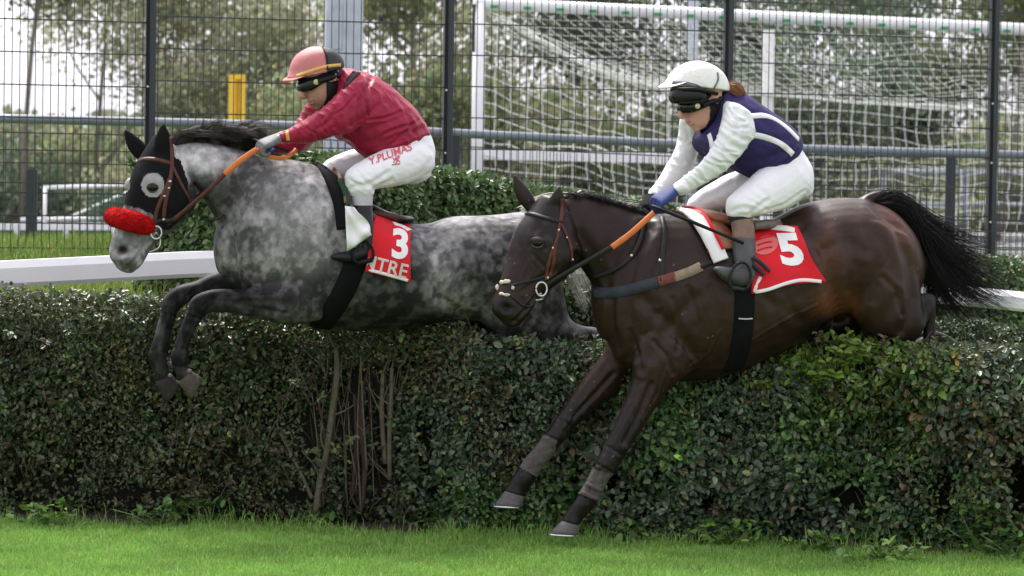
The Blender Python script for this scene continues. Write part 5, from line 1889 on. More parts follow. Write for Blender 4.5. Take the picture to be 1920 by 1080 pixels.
# ---------------------------------------------------------------- bay
def bay_horse():
    P = PD
    torso = [(1132, 480, 1140, 640, 0, .11), (1162, 430, 1165, 680, 0, .18), (1208, 406, 1210, 704, 0, .225), (1260, 402, 1265, 713, 0, .255), (1320, 408, 1330, 711, 0, .275),
             (1380, 420, 1382, 696, 0, .29), (1430, 420, 1432, 674, 0, .30), (1470, 402, 1492, 644, 0, .295), (1512, 382, 1545, 602, 0, .285), (1560, 373, 1582, 590, 0, .28),
             (1610, 373, 1640, 600, 0, .265), (1658, 388, 1688, 590, 0, .235), (1695, 422, 1714, 550, 0, .18), (1716, 462, 1722, 520, 0, .10)]
    neck = [(1056, 370, 1076, 480, 0, .078), (1085, 368, 1100, 515, 0, .088), (1128, 376, 1118, 548, 0, .105), (1168, 390, 1124, 592, 0, .135), (1210, 403, 1135, 635, 0, .17)]
    nearf = [(1205, 600, 1310, 690, .13, .10), (1190, 655, 1278, 708, .15, .085), (1185, 712, 1243, 742, .15, .066), (1165, 768, 1209, 794, .15, .055), (1136, 832, 1172, 852, .15, .045),
             (1118, 868, 1152, 884, .15, .042), (1110, 886, 1140, 897, .15, .034), (1095, 914, 1126, 926, .15, .032), (1078, 938, 1110, 954, .15, .036), (1062, 960, 1092, 974, .15, .03), (1054, 975, 1086, 984, .15, .035)]
    farf = [(1160, 600, 1230, 670, -.12, .09), (1139, 652, 1188, 695, -.13, .078), (1108, 694, 1162, 732, -.13, .062), (1075, 738, 1116, 766, -.13, .053), (1046, 780, 1078, 800, -.13, .044),
            (1022, 814, 1053, 830, -.13, .042), (1012, 832, 1040, 848, -.13, .034), (985, 862, 1012, 881, -.13, .032), (967, 886, 1002, 902, -.13, .036), (954, 908, 986, 922, -.13, .03), (947, 919, 984, 930, -.13, .035)]
    hind = [(1590, 420, 1712, 465, .13, .13), (1578, 520, 1722, 530, .14, .13), (1600, 592, 1727, 572, .14, .115), (1640, 640, 1733, 596, .14, .095), (1690, 652, 1738, 600, .14, .065), (1716, 632, 1742, 585, .14, .045),
            (1722, 600, 1752, 570, .14, .045), (1722, 560, 1752, 556, .14, .036)]
    hcan = [(1728, 560, 1754, 562, .14, .036), (1731, 600, 1753, 602, .14, .03), (1732, 650, 1753, 652, .14, .028), (1730, 690, 1756, 692, .14, .034)]
    farh = [(1580, 500, 1680, 520, -.12, .12), (1535, 570, 1640, 620, -.13, .12), (1508, 612, 1590, 640, -.13, .095), (1506, 632, 1560, 646, -.13, .06)]
    farh2 = [(1540, 600, 1600, 640, -.13, .08), (1600, 640, 1640, 610, -.13, .07), (1680, 655, 1700, 620, -.13, .05), (1750, 650, 1760, 622, -.13, .04), (1790, 670, 1800, 645, -.13, .03)]
    dock = [(1600, 378, 1612, 410, 0, .05), (1632, 362, 1640, 392, 0, .035), (1660, 358, 1664, 384, 0, .028), (1690, 372, 1680, 392, 0, .02)]
    head = [[(1012, 372, 1066, 398, .02, .066), (992, 400, 1076, 432, .03, .088), (972, 428, 1082, 464, .04, .100), (960, 458, 1078, 494, .05, .096), (954, 488, 1060, 518, .06, .078),
             (944, 516, 1030, 542, .07, .064), (934, 544, 1004, 562, .08, .058), (926, 566, 992, 582, .085, .060), (926, 584, 984, 597, .09, .055), (940, 600, 974, 607, .09, .036)],
            [(1052, 425, 1080, 490, .03, .085), (1042, 470, 1070, 510, .045, .08)],
            [(1000, 560, 1014, 545, .075, .04), (978, 594, 990, 582, .085, .042), (966, 604, 980, 600, .09, .03)]]
    def extra(mb, nb):
        ear(mb, P, (1040, 386), (1048, 372), (1049, 347), .034, .07, .085, nb)
        ear(mb, P, (994, 384), (976, 360), (963, 325), .036, -.06, -.075, nb)
    V, Q, N = horse_mesh(P, [torso, neck, nearf, farf, hind, hcan, farh, farh2, dock], head, 16, extra=extra)
    N = vnormals(V, Q)
    V = sculpt(V, N, creases=[(p_, w_, a_ * 1.25) for p_, w_, a_ in [
        ([(1238, 470), (1226, 520), (1232, 570)], 5, -.004), ([(1262, 560), (1275, 610), (1268, 660)], 4.5, -.004), ([(1290, 540), (1310, 600), (1312, 660)], 5, -.004), ([(1225, 640), (1250, 668), (1262, 700)], 4, -.005), ([(1180, 620), (1196, 660), (1204, 700)], 4, -.005),
        ([(1330, 540), (1350, 610), (1346, 680)], 8, -.003), ([(1440, 560), (1462, 610), (1470, 640)], 8, -.003), ([(1470, 550), (1496, 596)], 8, -.003), ([(1380, 660), (1420, 630), (1470, 600), (1530, 570)], 2.2, .0030), ([(1295, 690), (1330, 660), (1350, 620)], 2.2, .0028), ([(1250, 690), (1235, 740), (1205, 790)], 2.0, .0028),
        ([(1620, 430), (1640, 500), (1636, 560)], 9, -.005), ([(1655, 520), (1680, 545), (1690, 590)], 5, -.005), ([(1600, 600), (1620, 625), (1650, 640)], 4, -.004), ([(1000, 478), (1020, 500), (1036, 512)], 3, -.003), ([(975, 470), (985, 500), (975, 525)], 3, .003), ([(985, 480), (1000, 505), (990, 530)], 2.2, .0028), ([(1085, 440), (1110, 470), (1128, 510)], 9, -.004),
        ([(1215, 430), (1190, 480), (1176, 540), (1180, 600), (1190, 660)], 12, -.012), ([(1205, 560), (1250, 600), (1285, 640), (1300, 690)], 12, -.009), ([(1300, 560), (1250, 620), (1220, 670)], 12, -.007),
        ([(1230, 590), (1215, 640), (1206, 690)], 8, -.006), ([(1500, 430), (1545, 470), (1556, 530), (1570, 582)], 13, -.013), ([(1590, 440), (1606, 500), (1600, 560), (1576, 586)], 14, -.010),
        ([(1640, 384), (1682, 430), (1705, 500), (1708, 560), (1690, 620)], 10, -.012), ([(1540, 470), (1590, 450), (1620, 470)], 10, -.006), ([(1680, 560), (1660, 600), (1664, 640)], 12, -.006),
        ([(1080, 480), (1095, 505), (1118, 540)], 7, -.009), ([(1130, 400), (1150, 440), (1150, 500), (1138, 540)], 16, -.009), ([(1150, 560), (1150, 610), (1160, 650)], 8, -.009),
        ([(1165, 740), (1130, 800)], 4, -.005), ([(1220, 720), (1200, 770), (1170, 830)], 5, -.007), ([(1150, 700), (1110, 745), (1075, 780)], 5, -.006), ([(1128, 880), (1100, 930)], 3, -.005), ([(1120, 870), (1138, 880), (1154, 888)], 2.5, -.005), ([(1140, 838), (1160, 850), (1176, 858)], 3, -.004), ([(1024, 816), (1040, 824), (1056, 832)], 2.5, -.005), ([(1048, 786), (1066, 796), (1080, 806)], 3, -.004), ([(1190, 760), (1168, 800), (1150, 834)], 2.5, .003), ([(1100, 745), (1076, 776), (1056, 804)], 2.5, .003),
        ([(980, 545), (1005, 528), (1040, 505)], 5, -.004), ([(950, 530), (975, 560), (985, 575)], 6, -.003), ([(1004, 556), (988, 576), (972, 594), (962, 604)], 2.6, -.009), ([(1440, 560), (1500, 600)], 10, -.004), ([(1400, 640), (1480, 590), (1550, 560)], 14, .003)]],
        lumps=[(1250, 520, 60, 80, 0, .012), (1230, 620, 40, 40, 0, .010), (1160, 600, 24, 50, 0, .010), (1520, 500, 30, 70, 10, .012), (1640, 470, 50, 80, 0, .010), (1680, 590, 40, 40, 0, .008), (1410, 560, 90, 70, 0, .006),
               (1056, 488, 22, 22, 0, .008), (1008, 450, 22, 11, 12, .011), (949, 577, 10, 9, -20, -.026), (956, 570, 10, 5, 20, .006), (966, 602, 9, 3, 15, -.005), (1133, 866, 14, 14, 0, .006), (1036, 822, 13, 13, 0, .005), (1290, 640, 30, 30, 0, .006), (1092, 946, 10, 8, 0, .003)])
    N = vnormals(V, Q)
    V = V + N * ((fbm(V, 22, 91, 3) - .5) * .002 * smooth(1080, 1130, proj(V)[:, 0]))[:, None]
    N = vnormals(V, Q)
    PX = proj(V)
    base = (.046, .0205, .0150)
    C = blobs(PX, base, [
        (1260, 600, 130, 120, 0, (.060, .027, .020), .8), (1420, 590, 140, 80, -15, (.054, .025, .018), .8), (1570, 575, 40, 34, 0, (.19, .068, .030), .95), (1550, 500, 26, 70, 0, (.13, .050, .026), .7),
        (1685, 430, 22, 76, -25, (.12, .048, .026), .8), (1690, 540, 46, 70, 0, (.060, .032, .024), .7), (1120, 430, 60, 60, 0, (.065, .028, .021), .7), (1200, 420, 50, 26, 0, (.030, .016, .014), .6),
        (1010, 455, 20, 18, 0, (.055, .026, .02), .7), (970, 512, 26, 30, 10, (.05, .021, .016), .8), (1010, 420, 60, 60, 0, (.020, .015, .015), .7), (950, 585, 36, 26, 0, (.014, .011, .011), .9),
        (1090, 500, 34, 50, -20, (.010, .007, .007), .7), (1230, 680, 60, 46, 0, (.050, .026, .021), .7), (1170, 660, 60, 50, 0, (.052, .027, .021), .6),
        (1150, 830, 60, 90, 25, (.020, .016, .017), .9), (1060, 800, 70, 60, 0, (.022, .017, .017), .9), (980, 890, 70, 70, 0, (.013, .011, .012), .95), (1090, 940, 60, 70, 0, (.013, .011, .012), .95),
        (1560, 620, 70, 30, 0, (.007, .005, .005), .95), (1670, 650, 80, 26, 0, (.014, .010, .010), .8), (1740, 600, 26, 70, 0, (.022, .018, .018), .8), (1660, 368, 50, 16, 10, (.016, .012, .012), .9)])
    d1 = fbm(V, 9, 5, 3)
    d2 = fbm(V, 40, 8, 2)
    C = C * (.34 + .24 * d1[:, None] + .22 * (d2 - .3)[:, None])
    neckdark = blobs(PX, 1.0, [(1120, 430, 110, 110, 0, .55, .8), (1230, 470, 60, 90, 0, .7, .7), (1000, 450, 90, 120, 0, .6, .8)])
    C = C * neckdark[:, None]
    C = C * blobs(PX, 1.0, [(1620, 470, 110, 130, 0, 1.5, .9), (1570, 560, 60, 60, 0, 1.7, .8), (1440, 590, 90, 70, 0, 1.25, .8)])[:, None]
    speck = (np.random.default_rng(3).random(len(V)) < .0008)[:, None]
    C = np.where(speck, np.array([.13, .115, .10]), C)
    dust = smooth(.62, .85, vnoise(V, 55, 77)) * blobs(PX, 0.0, [(1230, 690, 160, 120, 0, 1, .35), (1020, 450, 60, 60, 0, 1, .7), (1100, 850, 160, 120, 0, 1, .6)])
    C = C + dust[:, None] * np.array([.022, .019, .017])
    nost = np.exp(-(((PX[:, 0] - 948) / 13) ** 2 + ((PX[:, 1] - 577) / 11) ** 2) ** 2)[:, None] * (facing(V, N) > .05)[:, None]
    C = C * (1 - nost) + np.array([.006, .005, .005]) * nost
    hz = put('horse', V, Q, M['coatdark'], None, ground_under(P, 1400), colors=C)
    tag(hz, 'dark bay horse with streaming black tail and number 5 cloth, landing in front', 'horse', 'racehorses jumping the hedge')
    bv = bvh_of(V, Q)
    for far in (False, True):
        l_, n_ = hit(bv, 1008, 456, P)
        if far:
            q0 = Matrix.Rotation(R(16), 3, 'Z') @ P.n
            pc = P.pt(1022, 456, .04)
            l_ = l_ - q0 * (2 * (l_ - pc).dot(q0)); n_ = n_ - q0 * (2 * n_.dot(q0))
        mb = MB()
        mb.ellipsoid(l_ - n_ * .012, Vector((.029, 0, 0)), Vector((0, .026, 0)), Vector((0, 0, .023)), 18, 12)
        mb.build('eye', M['eye'], hz)
        mb = MB()
        s = Vector((0, 0, 1))
        t = n_.cross(s).normalized()
        for sg in (1, -1):
            pts = [l_ + t * (.027 * math.cos(a)) + s * (.020 * sg * math.sin(a)) + n_ * (.005 * math.sin(a)) for a in np.linspace(.1, 3.04, 9)]
            mb.tube(pts, [.002, .004, .005, .006, .0065, .006, .005, .004, .002], 6)
        mb.tube([l_ + t * (.036 * math.cos(a)) + s * (.026 * math.sin(a)) + n_ * (.003 * math.sin(a)) for a in np.linspace(.3, 2.8, 8)], [.002, .003, .004, .004, .004, .004, .003, .002], 6)
        mb.build('eyelid', mk('brown eyelid', (.045, .024, .018), .5, .2, 40, .2, 120), hz)
    hoof('hoof', P, (1055, 976, 1085, 984), (1029, 1001, 1083, 1003), .15, .032, .046, M['hoof'], hz)
    hoof('hoof', P, (948, 920, 983, 930), (925, 948, 979, 950), -.13, .032, .046, M['hoof'], hz)
    hoof('hoof', P, (1728, 705, 1758, 703), (1736, 740, 1776, 730), .14, .034, .05, M['hoof'], hz)
    hoof('hoof', P, (1808, 690, 1812, 664), (1846, 705, 1842, 660), -.13, .034, .05, M['hoof'], hz)
    # leg bandages
    for poly, k in (([(1012, 812), (1046, 822), (1040, 850), (1006, 896), (974, 878), (992, 846)], 0), ([(1110, 876), (1150, 886), (1140, 912), (1122, 942), (1082, 926), (1096, 902)], 1)):
        m = inpoly(PX, poly) & (((V - np.array(P.p0)) @ np.array(P.n) > 0) == bool(k))
        m |= inpoly(PX, [(x + 12, y + 4) for x, y in poly]) & (((V - np.array(P.p0)) @ np.array(P.n) > 0) == bool(k)) & (facing(V, N) < .2)
        hv, hq = shell(V, Q, N, m, .0045)
        hv = hv + (np.sin((PX[0, 0] * 0 + proj(hv)[:, 1] * .45 + proj(hv)[:, 0] * .1)) * .0012)[:, None] * np.array(P.n)
        put('leg_bandage', hv, hq, M['bandage'], hz)
    mb = MB()
    strap(mb, bv, P, [(1092, 905), (1110, 912), (1132, 920)], .022, .012, 6, lift=.004)
    strap(mb, bv, P, [(1086, 920), (1104, 930), (1124, 936)], .020, .012, 6, lift=.004)
    mb.build('bandage_strap', M['bandage'], hz)
    # bridle
    br = MB()
    strap(br, bv, P, [(980, 399), (1000, 402), (1020, 408), (1048, 416)], .018, .005, 8)
    b = br.build('bridle', M['leatherdark'], hz)
    def sub(name, paths, w, mt='leatherdark', th=.004, lift=.003):
        mb = MB()
        for p in paths:
            strap(mb, bv, P, p, w, th, 8, lift=lift)
        return mb.build(name, M[mt], b)
    sub('headpiece', [[(1054, 372), (1054, 395), (1051, 416)]], .022, 'leather')
    sub('cheekpiece', [[(1050, 418), (1044, 448), (1034, 475), (1026, 505), (1024, 525)], [(1046, 440), (1040, 470), (1038, 492), (1030, 520)]], .016, 'leather')
    sub('throat_lash', [[(1052, 420), (1064, 445), (1071, 468), (1072, 490)]], .014, 'leather')
    sub('noseband', [[(956, 537), (975, 531), (1000, 525), (1026, 517)], [(950, 545), (965, 560), (984, 574), (1000, 572)]], .014)
    for p, rr in (((1047, 432), .010), ((1036, 465), .009), ((1062, 446), .008), ((1072, 487), .009), ((1027, 521), .010)):
        l_, n_ = hit(bv, p[0], p[1], P)
        mb = MB()
        mb.ellipsoid(l_ + n_ * .007, Vector((rr * .5, 0, 0)), Vector((0, .004, 0)), Vector((0, 0, rr * .7)), 10, 6)
        mb.build('buckle', M['steel'], b)
    # fluffy white ring on the nose
    mb = MB()
    for qx, qy, sx, sz in ((951, 528, .020, .011), (942, 530, .012, .011), (934, 539, .010, .017), (962, 540, .010, .013), (950, 553, .019, .009), (941, 551, .012, .009)):
        l_, n_ = hit(bv, qx, qy, P)
        mb.ellipsoid(l_ + n_ * .005, Vector((sx, 0, 0)), Vector((0, .010, 0)), Vector((0, 0, sz)), 10, 8)
    fv, fq, fn = remesh(mb, .004, 3, .5)
    fv = fv + fn * ((fbm(fv, 90, 3, 2) - .5) * .008)[:, None]
    put('fleece_pad', fv, fq, M['whitefleece'], b)
    mb = MB()
    c, n_ = hit(bv, 1014, 542, P)
    c = c + P.n * .012
    s, u = P.u, Vector((0, 0, 1))
    mb.tube([c + s * .026 * math.cos(t) + u * .032 * math.sin(t) for t in np.linspace(0, 6.283, 24)], .0045, 8)
    mb.tube([c + u * -.02, P.pt(1005, 553, .12), P.pt(992, 554, .12)], .0045, 7, 4)
    mb.tube([c + u * -.03, P.pt(1018, 560, .12), P.pt(1004, 563, .12)], .0045, 7, 4)
    mb.build('bit_ring', M['steel'], b)
    def rein(pts, w, mt, nm='rein', th=.003, par=b):
        mb = MB()
        q = spline([np.array(tuple(P.pt(*p))) for p in pts], 8)
        ribbon(mb, [(Vector(p), P.n) for p in q], w, th)
        return mb.build(nm, M[mt], par)
    rein([(1016, 540, .12), (1058, 514, .15), (1100, 490, .17), (1150, 462, .19)], .022, 'leatherdark')
    rein([(1147, 464, .19), (1180, 440, .20), (1205, 418, .20), (1226, 399, .18)], .026, 'orange', 'rein_grip', .006)
    rein([(1010, 540, -.02), (1060, 505, -.08), (1140, 455, -.14), (1220, 392, -.12)], .018, 'leatherdark')
    # breast girth with straps
    g = MB()
    strap(g, bv, P, [(1119, 549), (1150, 549), (1190, 541), (1236, 528)], .052, .006, 8, lift=.002)
    bg = g.build('breast_girth', M['strapblue'], hz)
    for nm, pth, w, mt in (('webbing', [(1235, 528), (1252, 523), (1266, 519)], .048, 'strapred'), ('webbing', [(1264, 520), (1290, 511), (1314, 500)], .046, 'strapcream'),
                           ('webbing', [(1312, 501), (1340, 489), (1362, 478)], .024, 'leatherdark'), ('neck_strap', [(1241, 408), (1246, 440), (1243, 475), (1241, 527)], .022, 'leatherdark'),
                           ('martingale', [(1208, 418), (1200, 450), (1184, 480), (1155, 505), (1112, 520)], .022, 'leatherdark')):
        mb = MB()
        strap(mb, bv, P, pth, w, .005, 8, lift=.006)
        mb.build(nm, M[mt], bg)
    for p in ((1239, 490), (1183, 480), (1241, 402)):
        l_, n_ = hit(bv, p[0], p[1], P)
        mb = MB()
        mb.ellipsoid(l_ + n_ * .012, Vector((.008, 0, 0)), Vector((0, .006, 0)), Vector((0, 0, .008)), 10, 6)
        mb.build('buckle', M['steel'], bg)
    # plaited mane
    mb = MB()
    gs = []
    for i, x in enumerate(np.linspace(1058, 1205, 15)):
        y = np.interp(x, [1054, 1101, 1139, 1183, 1205], [370, 369, 380, 396, 404])
        c = P.pt(x, y + 1, .0)
        mb.ellipsoid(c, P.u * .026, P.n * .03, Vector((0, 0, .017)), 10, 8)
        gs.append([P.pt(x, y + 2, 0), P.pt(x + 6, y - 5, .02), P.pt(x + 14, y - 2, .04), P.pt(x + 20, y + 6, .05)])
    fv, fq, fn = remesh(mb, .005, 3, .5)
    put('mane', fv + fn * ((fbm(fv, 60, 3, 2) - .5) * .012)[:, None], fq, M['hairblack'], hz)
    v, f = strands(gs, 700, .0013, 6, .006, .012, 6, .006, .4)
    put('mane_wisps', v, f, M['hairblack'], hz)
    # tail
    gs = [[P.pt(1640, 372, 0), P.pt(1672, 360, .01), P.pt(1714, 388, .02), P.pt(1748, 440, .02), P.pt(1810, 480, .02), P.pt(1885, 510, .0)],
          [P.pt(1645, 376, .02), P.pt(1680, 368, .02), P.pt(1716, 400, .03), P.pt(1745, 450, .03), P.pt(1815, 500, .03), P.pt(1900, 545, .03)],
          [P.pt(1650, 378, .02), P.pt(1688, 376, .03), P.pt(1722, 420, .04), P.pt(1750, 480, .05), P.pt(1805, 540, .05), P.pt(1905, 592, .05)],
          [P.pt(1655, 380, .02), P.pt(1690, 384, .03), P.pt(1724, 440, .04), P.pt(1748, 500, .05), P.pt(1795, 565, .06), P.pt(1868, 610, .06)],
          [P.pt(1658, 384, .0), P.pt(1694, 394, .0), P.pt(1726, 450, .0), P.pt(1742, 520, .0), P.pt(1770, 580, .0), P.pt(1812, 620, .0)],
          [P.pt(1660, 386, -.02), P.pt(1696, 400, -.02), P.pt(1728, 460, -.02), P.pt(1742, 530, -.02), P.pt(1755, 590, -.02), P.pt(1790, 632, -.02)]]
    v, f = strands(gs, 1900, .0014, 9, .014, .075, 14, .030, .6, .2, 90, .72)
    v2, f2 = strands([[P.pt(1650, 366, 0), P.pt(1705, 384, .01), P.pt(1760, 428, .02), P.pt(1830, 448, .02), P.pt(1900, 452, 0)], [P.pt(1655, 372, .02), P.pt(1712, 400, .03), P.pt(1765, 470, .03), P.pt(1840, 515, .03), P.pt(1915, 540, .03)],
                      [P.pt(1660, 380, .02), P.pt(1718, 430, .03), P.pt(1760, 510, .04), P.pt(1830, 560, .05), P.pt(1905, 605, .05)]], 420, .0013, 12, .014, .07, 14, .035, .25, .25, 24, .5)
    f2 = f2 + len(v)
    put('tail', np.concatenate([v, v2]), np.concatenate([f, f2]), M['hairblack'], hz)
    return hz, V, Q, N, bv
BH, BV, BQ, BN, BB = bay_horse()
# ------------------------------------------------------------------ saddles and number cloths
def stirrup(name, P, x, y, k, mat, parent, rx=.055, rz=.075, tilt=0):
    mb = MB()
    c = P.pt(x, y, k)
    ax = (Matrix.Rotation(R(tilt), 3, P.n) @ P.u)
    up = ax.cross(P.n)
    if up.z < 0: up = -up
    pts = [c + ax * rx * math.sin(t) + up * (rz * math.cos(t)) for t in np.linspace(-2.3, 2.3, 20)]
    mb.tube(pts, .007, 8)
    mb.bar(pts[0], pts[-1], .022, .011, P.n)
    return mb.build(name, mat, parent)

def limbskin(P, sts, vox=.005, it=4, inflate=0, res=5, n=20, p=2.1):
    mb = MB()
    for s in sts:
        limb(mb, P, s, res, n, p)
    V, Q, N = remesh(mb, vox, it, .5, inflate)
    return V, Q, vnormals(V, Q)

def wrinkle(V, Q, N, amp, sc, seed, creases=()):
    V = V + N * ((fbm(V * np.array([1, 1, 1]), sc, seed, 3) - .5) * amp)[:, None]
    if creases:
        V = sculpt(V, vnormals(V, Q), creases=creases)
    return V

def grey_tack():
    P = PG
    # black pad in front of the saddle, saddle, girth
    s0 = P.pt(660, 360, 0)
    o = empty('racing_saddle', s0, 'small dark racing saddle with black pad and girth on the grey horse', 'saddle')
    V, Q, N = limbskin(P, [[(600, 305, 612, 330, 0, .10), (622, 322, 640, 362, 0, .14), (655, 355, 668, 385, 0, .15), (700, 385, 712, 410, 0, .16), (745, 402, 748, 420, 0, .15), (768, 405, 768, 416, 0, .12)]], .008, 5)
    put('seat', V, Q, M['blackleather'], o)
    mb = MB()
    strap(mb, GB, P, [(592, 303), (612, 325), (630, 358), (640, 392), (646, 430)], [.075] * 25, .014, 6, lift=.004)
    mb.build('pad', M['blackcloth'], o)
    mb = MB()
    strap(mb, GB, P, [(622, 318), (634, 340), (644, 366), (648, 385)], .03, .02, 6, lift=.014)
    mb.build('flap', M['leathertan'], o)
    mb = MB()
    strap(mb, GB, P, [(632, 345), (642, 365), (649, 390)], .022, .016, 6, lift=.022)
    mb.build('flap', M['greenfelt'], o)
    mb = MB()
    pts = [P.pt(700, 398, .14), P.pt(722, 404, .15), P.pt(748, 409, .13), P.pt(766, 413, .09), P.pt(768, 412, 0), P.pt(766, 411, -.09)]
    mb.tube(pts, [.016, .018, .017, .014, .012, .01], 10, 5)
    mb.build('cantle_edge', M['leather'], o)
    mb = MB()
    strap(mb, GB, P, [(672, 470), (660, 510), (640, 555), (616, 592), (600, 612)], .105, .008, 8, lift=.003)
    mb.build('girth', M['blackcloth'], o)
    mb = MB()
    mb.tube([P.pt(684, 400, .18), P.pt(686, 430, .22), P.pt(682, 455, .25)], .010, 6, 4)
    mb.build('stirrup_leather', M['blackleather'], o)
    st = stirrup('stirrup', P, 680, 474, .335, M['black'], o, .05, .065, 15)
    # number cloth
    q = [(716, 412), (768, 432), (764, 528), (686, 505)]
    pos, nr = drape([(700, 408), (769, 426), (767, 528), (684, 508)], GB, P, 20, 20, .014, .007, 1.0, 0, .02)
    # belly of the right edge bulges
    V, f = cloth_mesh(pos, nr)
    c0 = P.pt(730, 420, .3)
    cl = put('number_cloth', V, f, M['cloth_red'], None, c0)
    tag(cl, 'crumpled red number cloth reading 3 on the grey horse behind the rider\'s boot', 'saddle cloth')
    cb = bvh_of(V[:len(V) // 2], np.array([q2 for q2 in f if max(q2) < len(V) // 2]))
    V2, T = text2d('3', .035)
    decal('number', V2, T, (734, 484), (30, 4), (2, -57), cb, P, M['letter_white'], cl)
    V2, T = text2d('MTRE', .015)
    decal('lettering', V2, T, (678, 502), (83, 21), (6, -26), cb, P, M['letter_grey'], cl)
    # white hem and top
    for path, w in (([(685, 505), (712, 511), (740, 519), (765, 526)], .014), ([(738, 419), (754, 424), (768, 432)], .03)):
        mb = MB()
        strap(mb, cb, P, path, w, .0012, 8, lift=.001)
        mb.build('hem', M['cloth_white'], cl)
    # white pad flapping over the boot
    mb = MB()
    G = []
    for j in range(15):
        v = j / 14
        row = []
        for i in range(13):
            u = i / 12
            x, y = cubicquad([(647, 386), (664, 388), (698, 446), (648, 470)], u, v)
            if v > .0:
                x, y = cubicquad([(647, 386), (668, 396), (697, 440), (651, 472)], u, v)
            x += 9 * math.sin(math.pi * min(1, v * 1.1)) * u * u
            k = .325 + .012 * math.sin(u * 9 - v * 7) + .035 * math.sin(v * 2.2) + .012 * math.sin(u * 6 + v * 4) + .01 * math.sin(v * 9)
            row.append(tuple(P.pt(x, y, k)))
        G.append(row)
    G = np.array(G)
    nr = np.tile(np.array(tuple(P.n)), (15, 13, 1))
    V, f = cloth_mesh(G, nr)
    wp = put('saddle_pad', V, f, M['cloth_white'], o)
grey_tack()

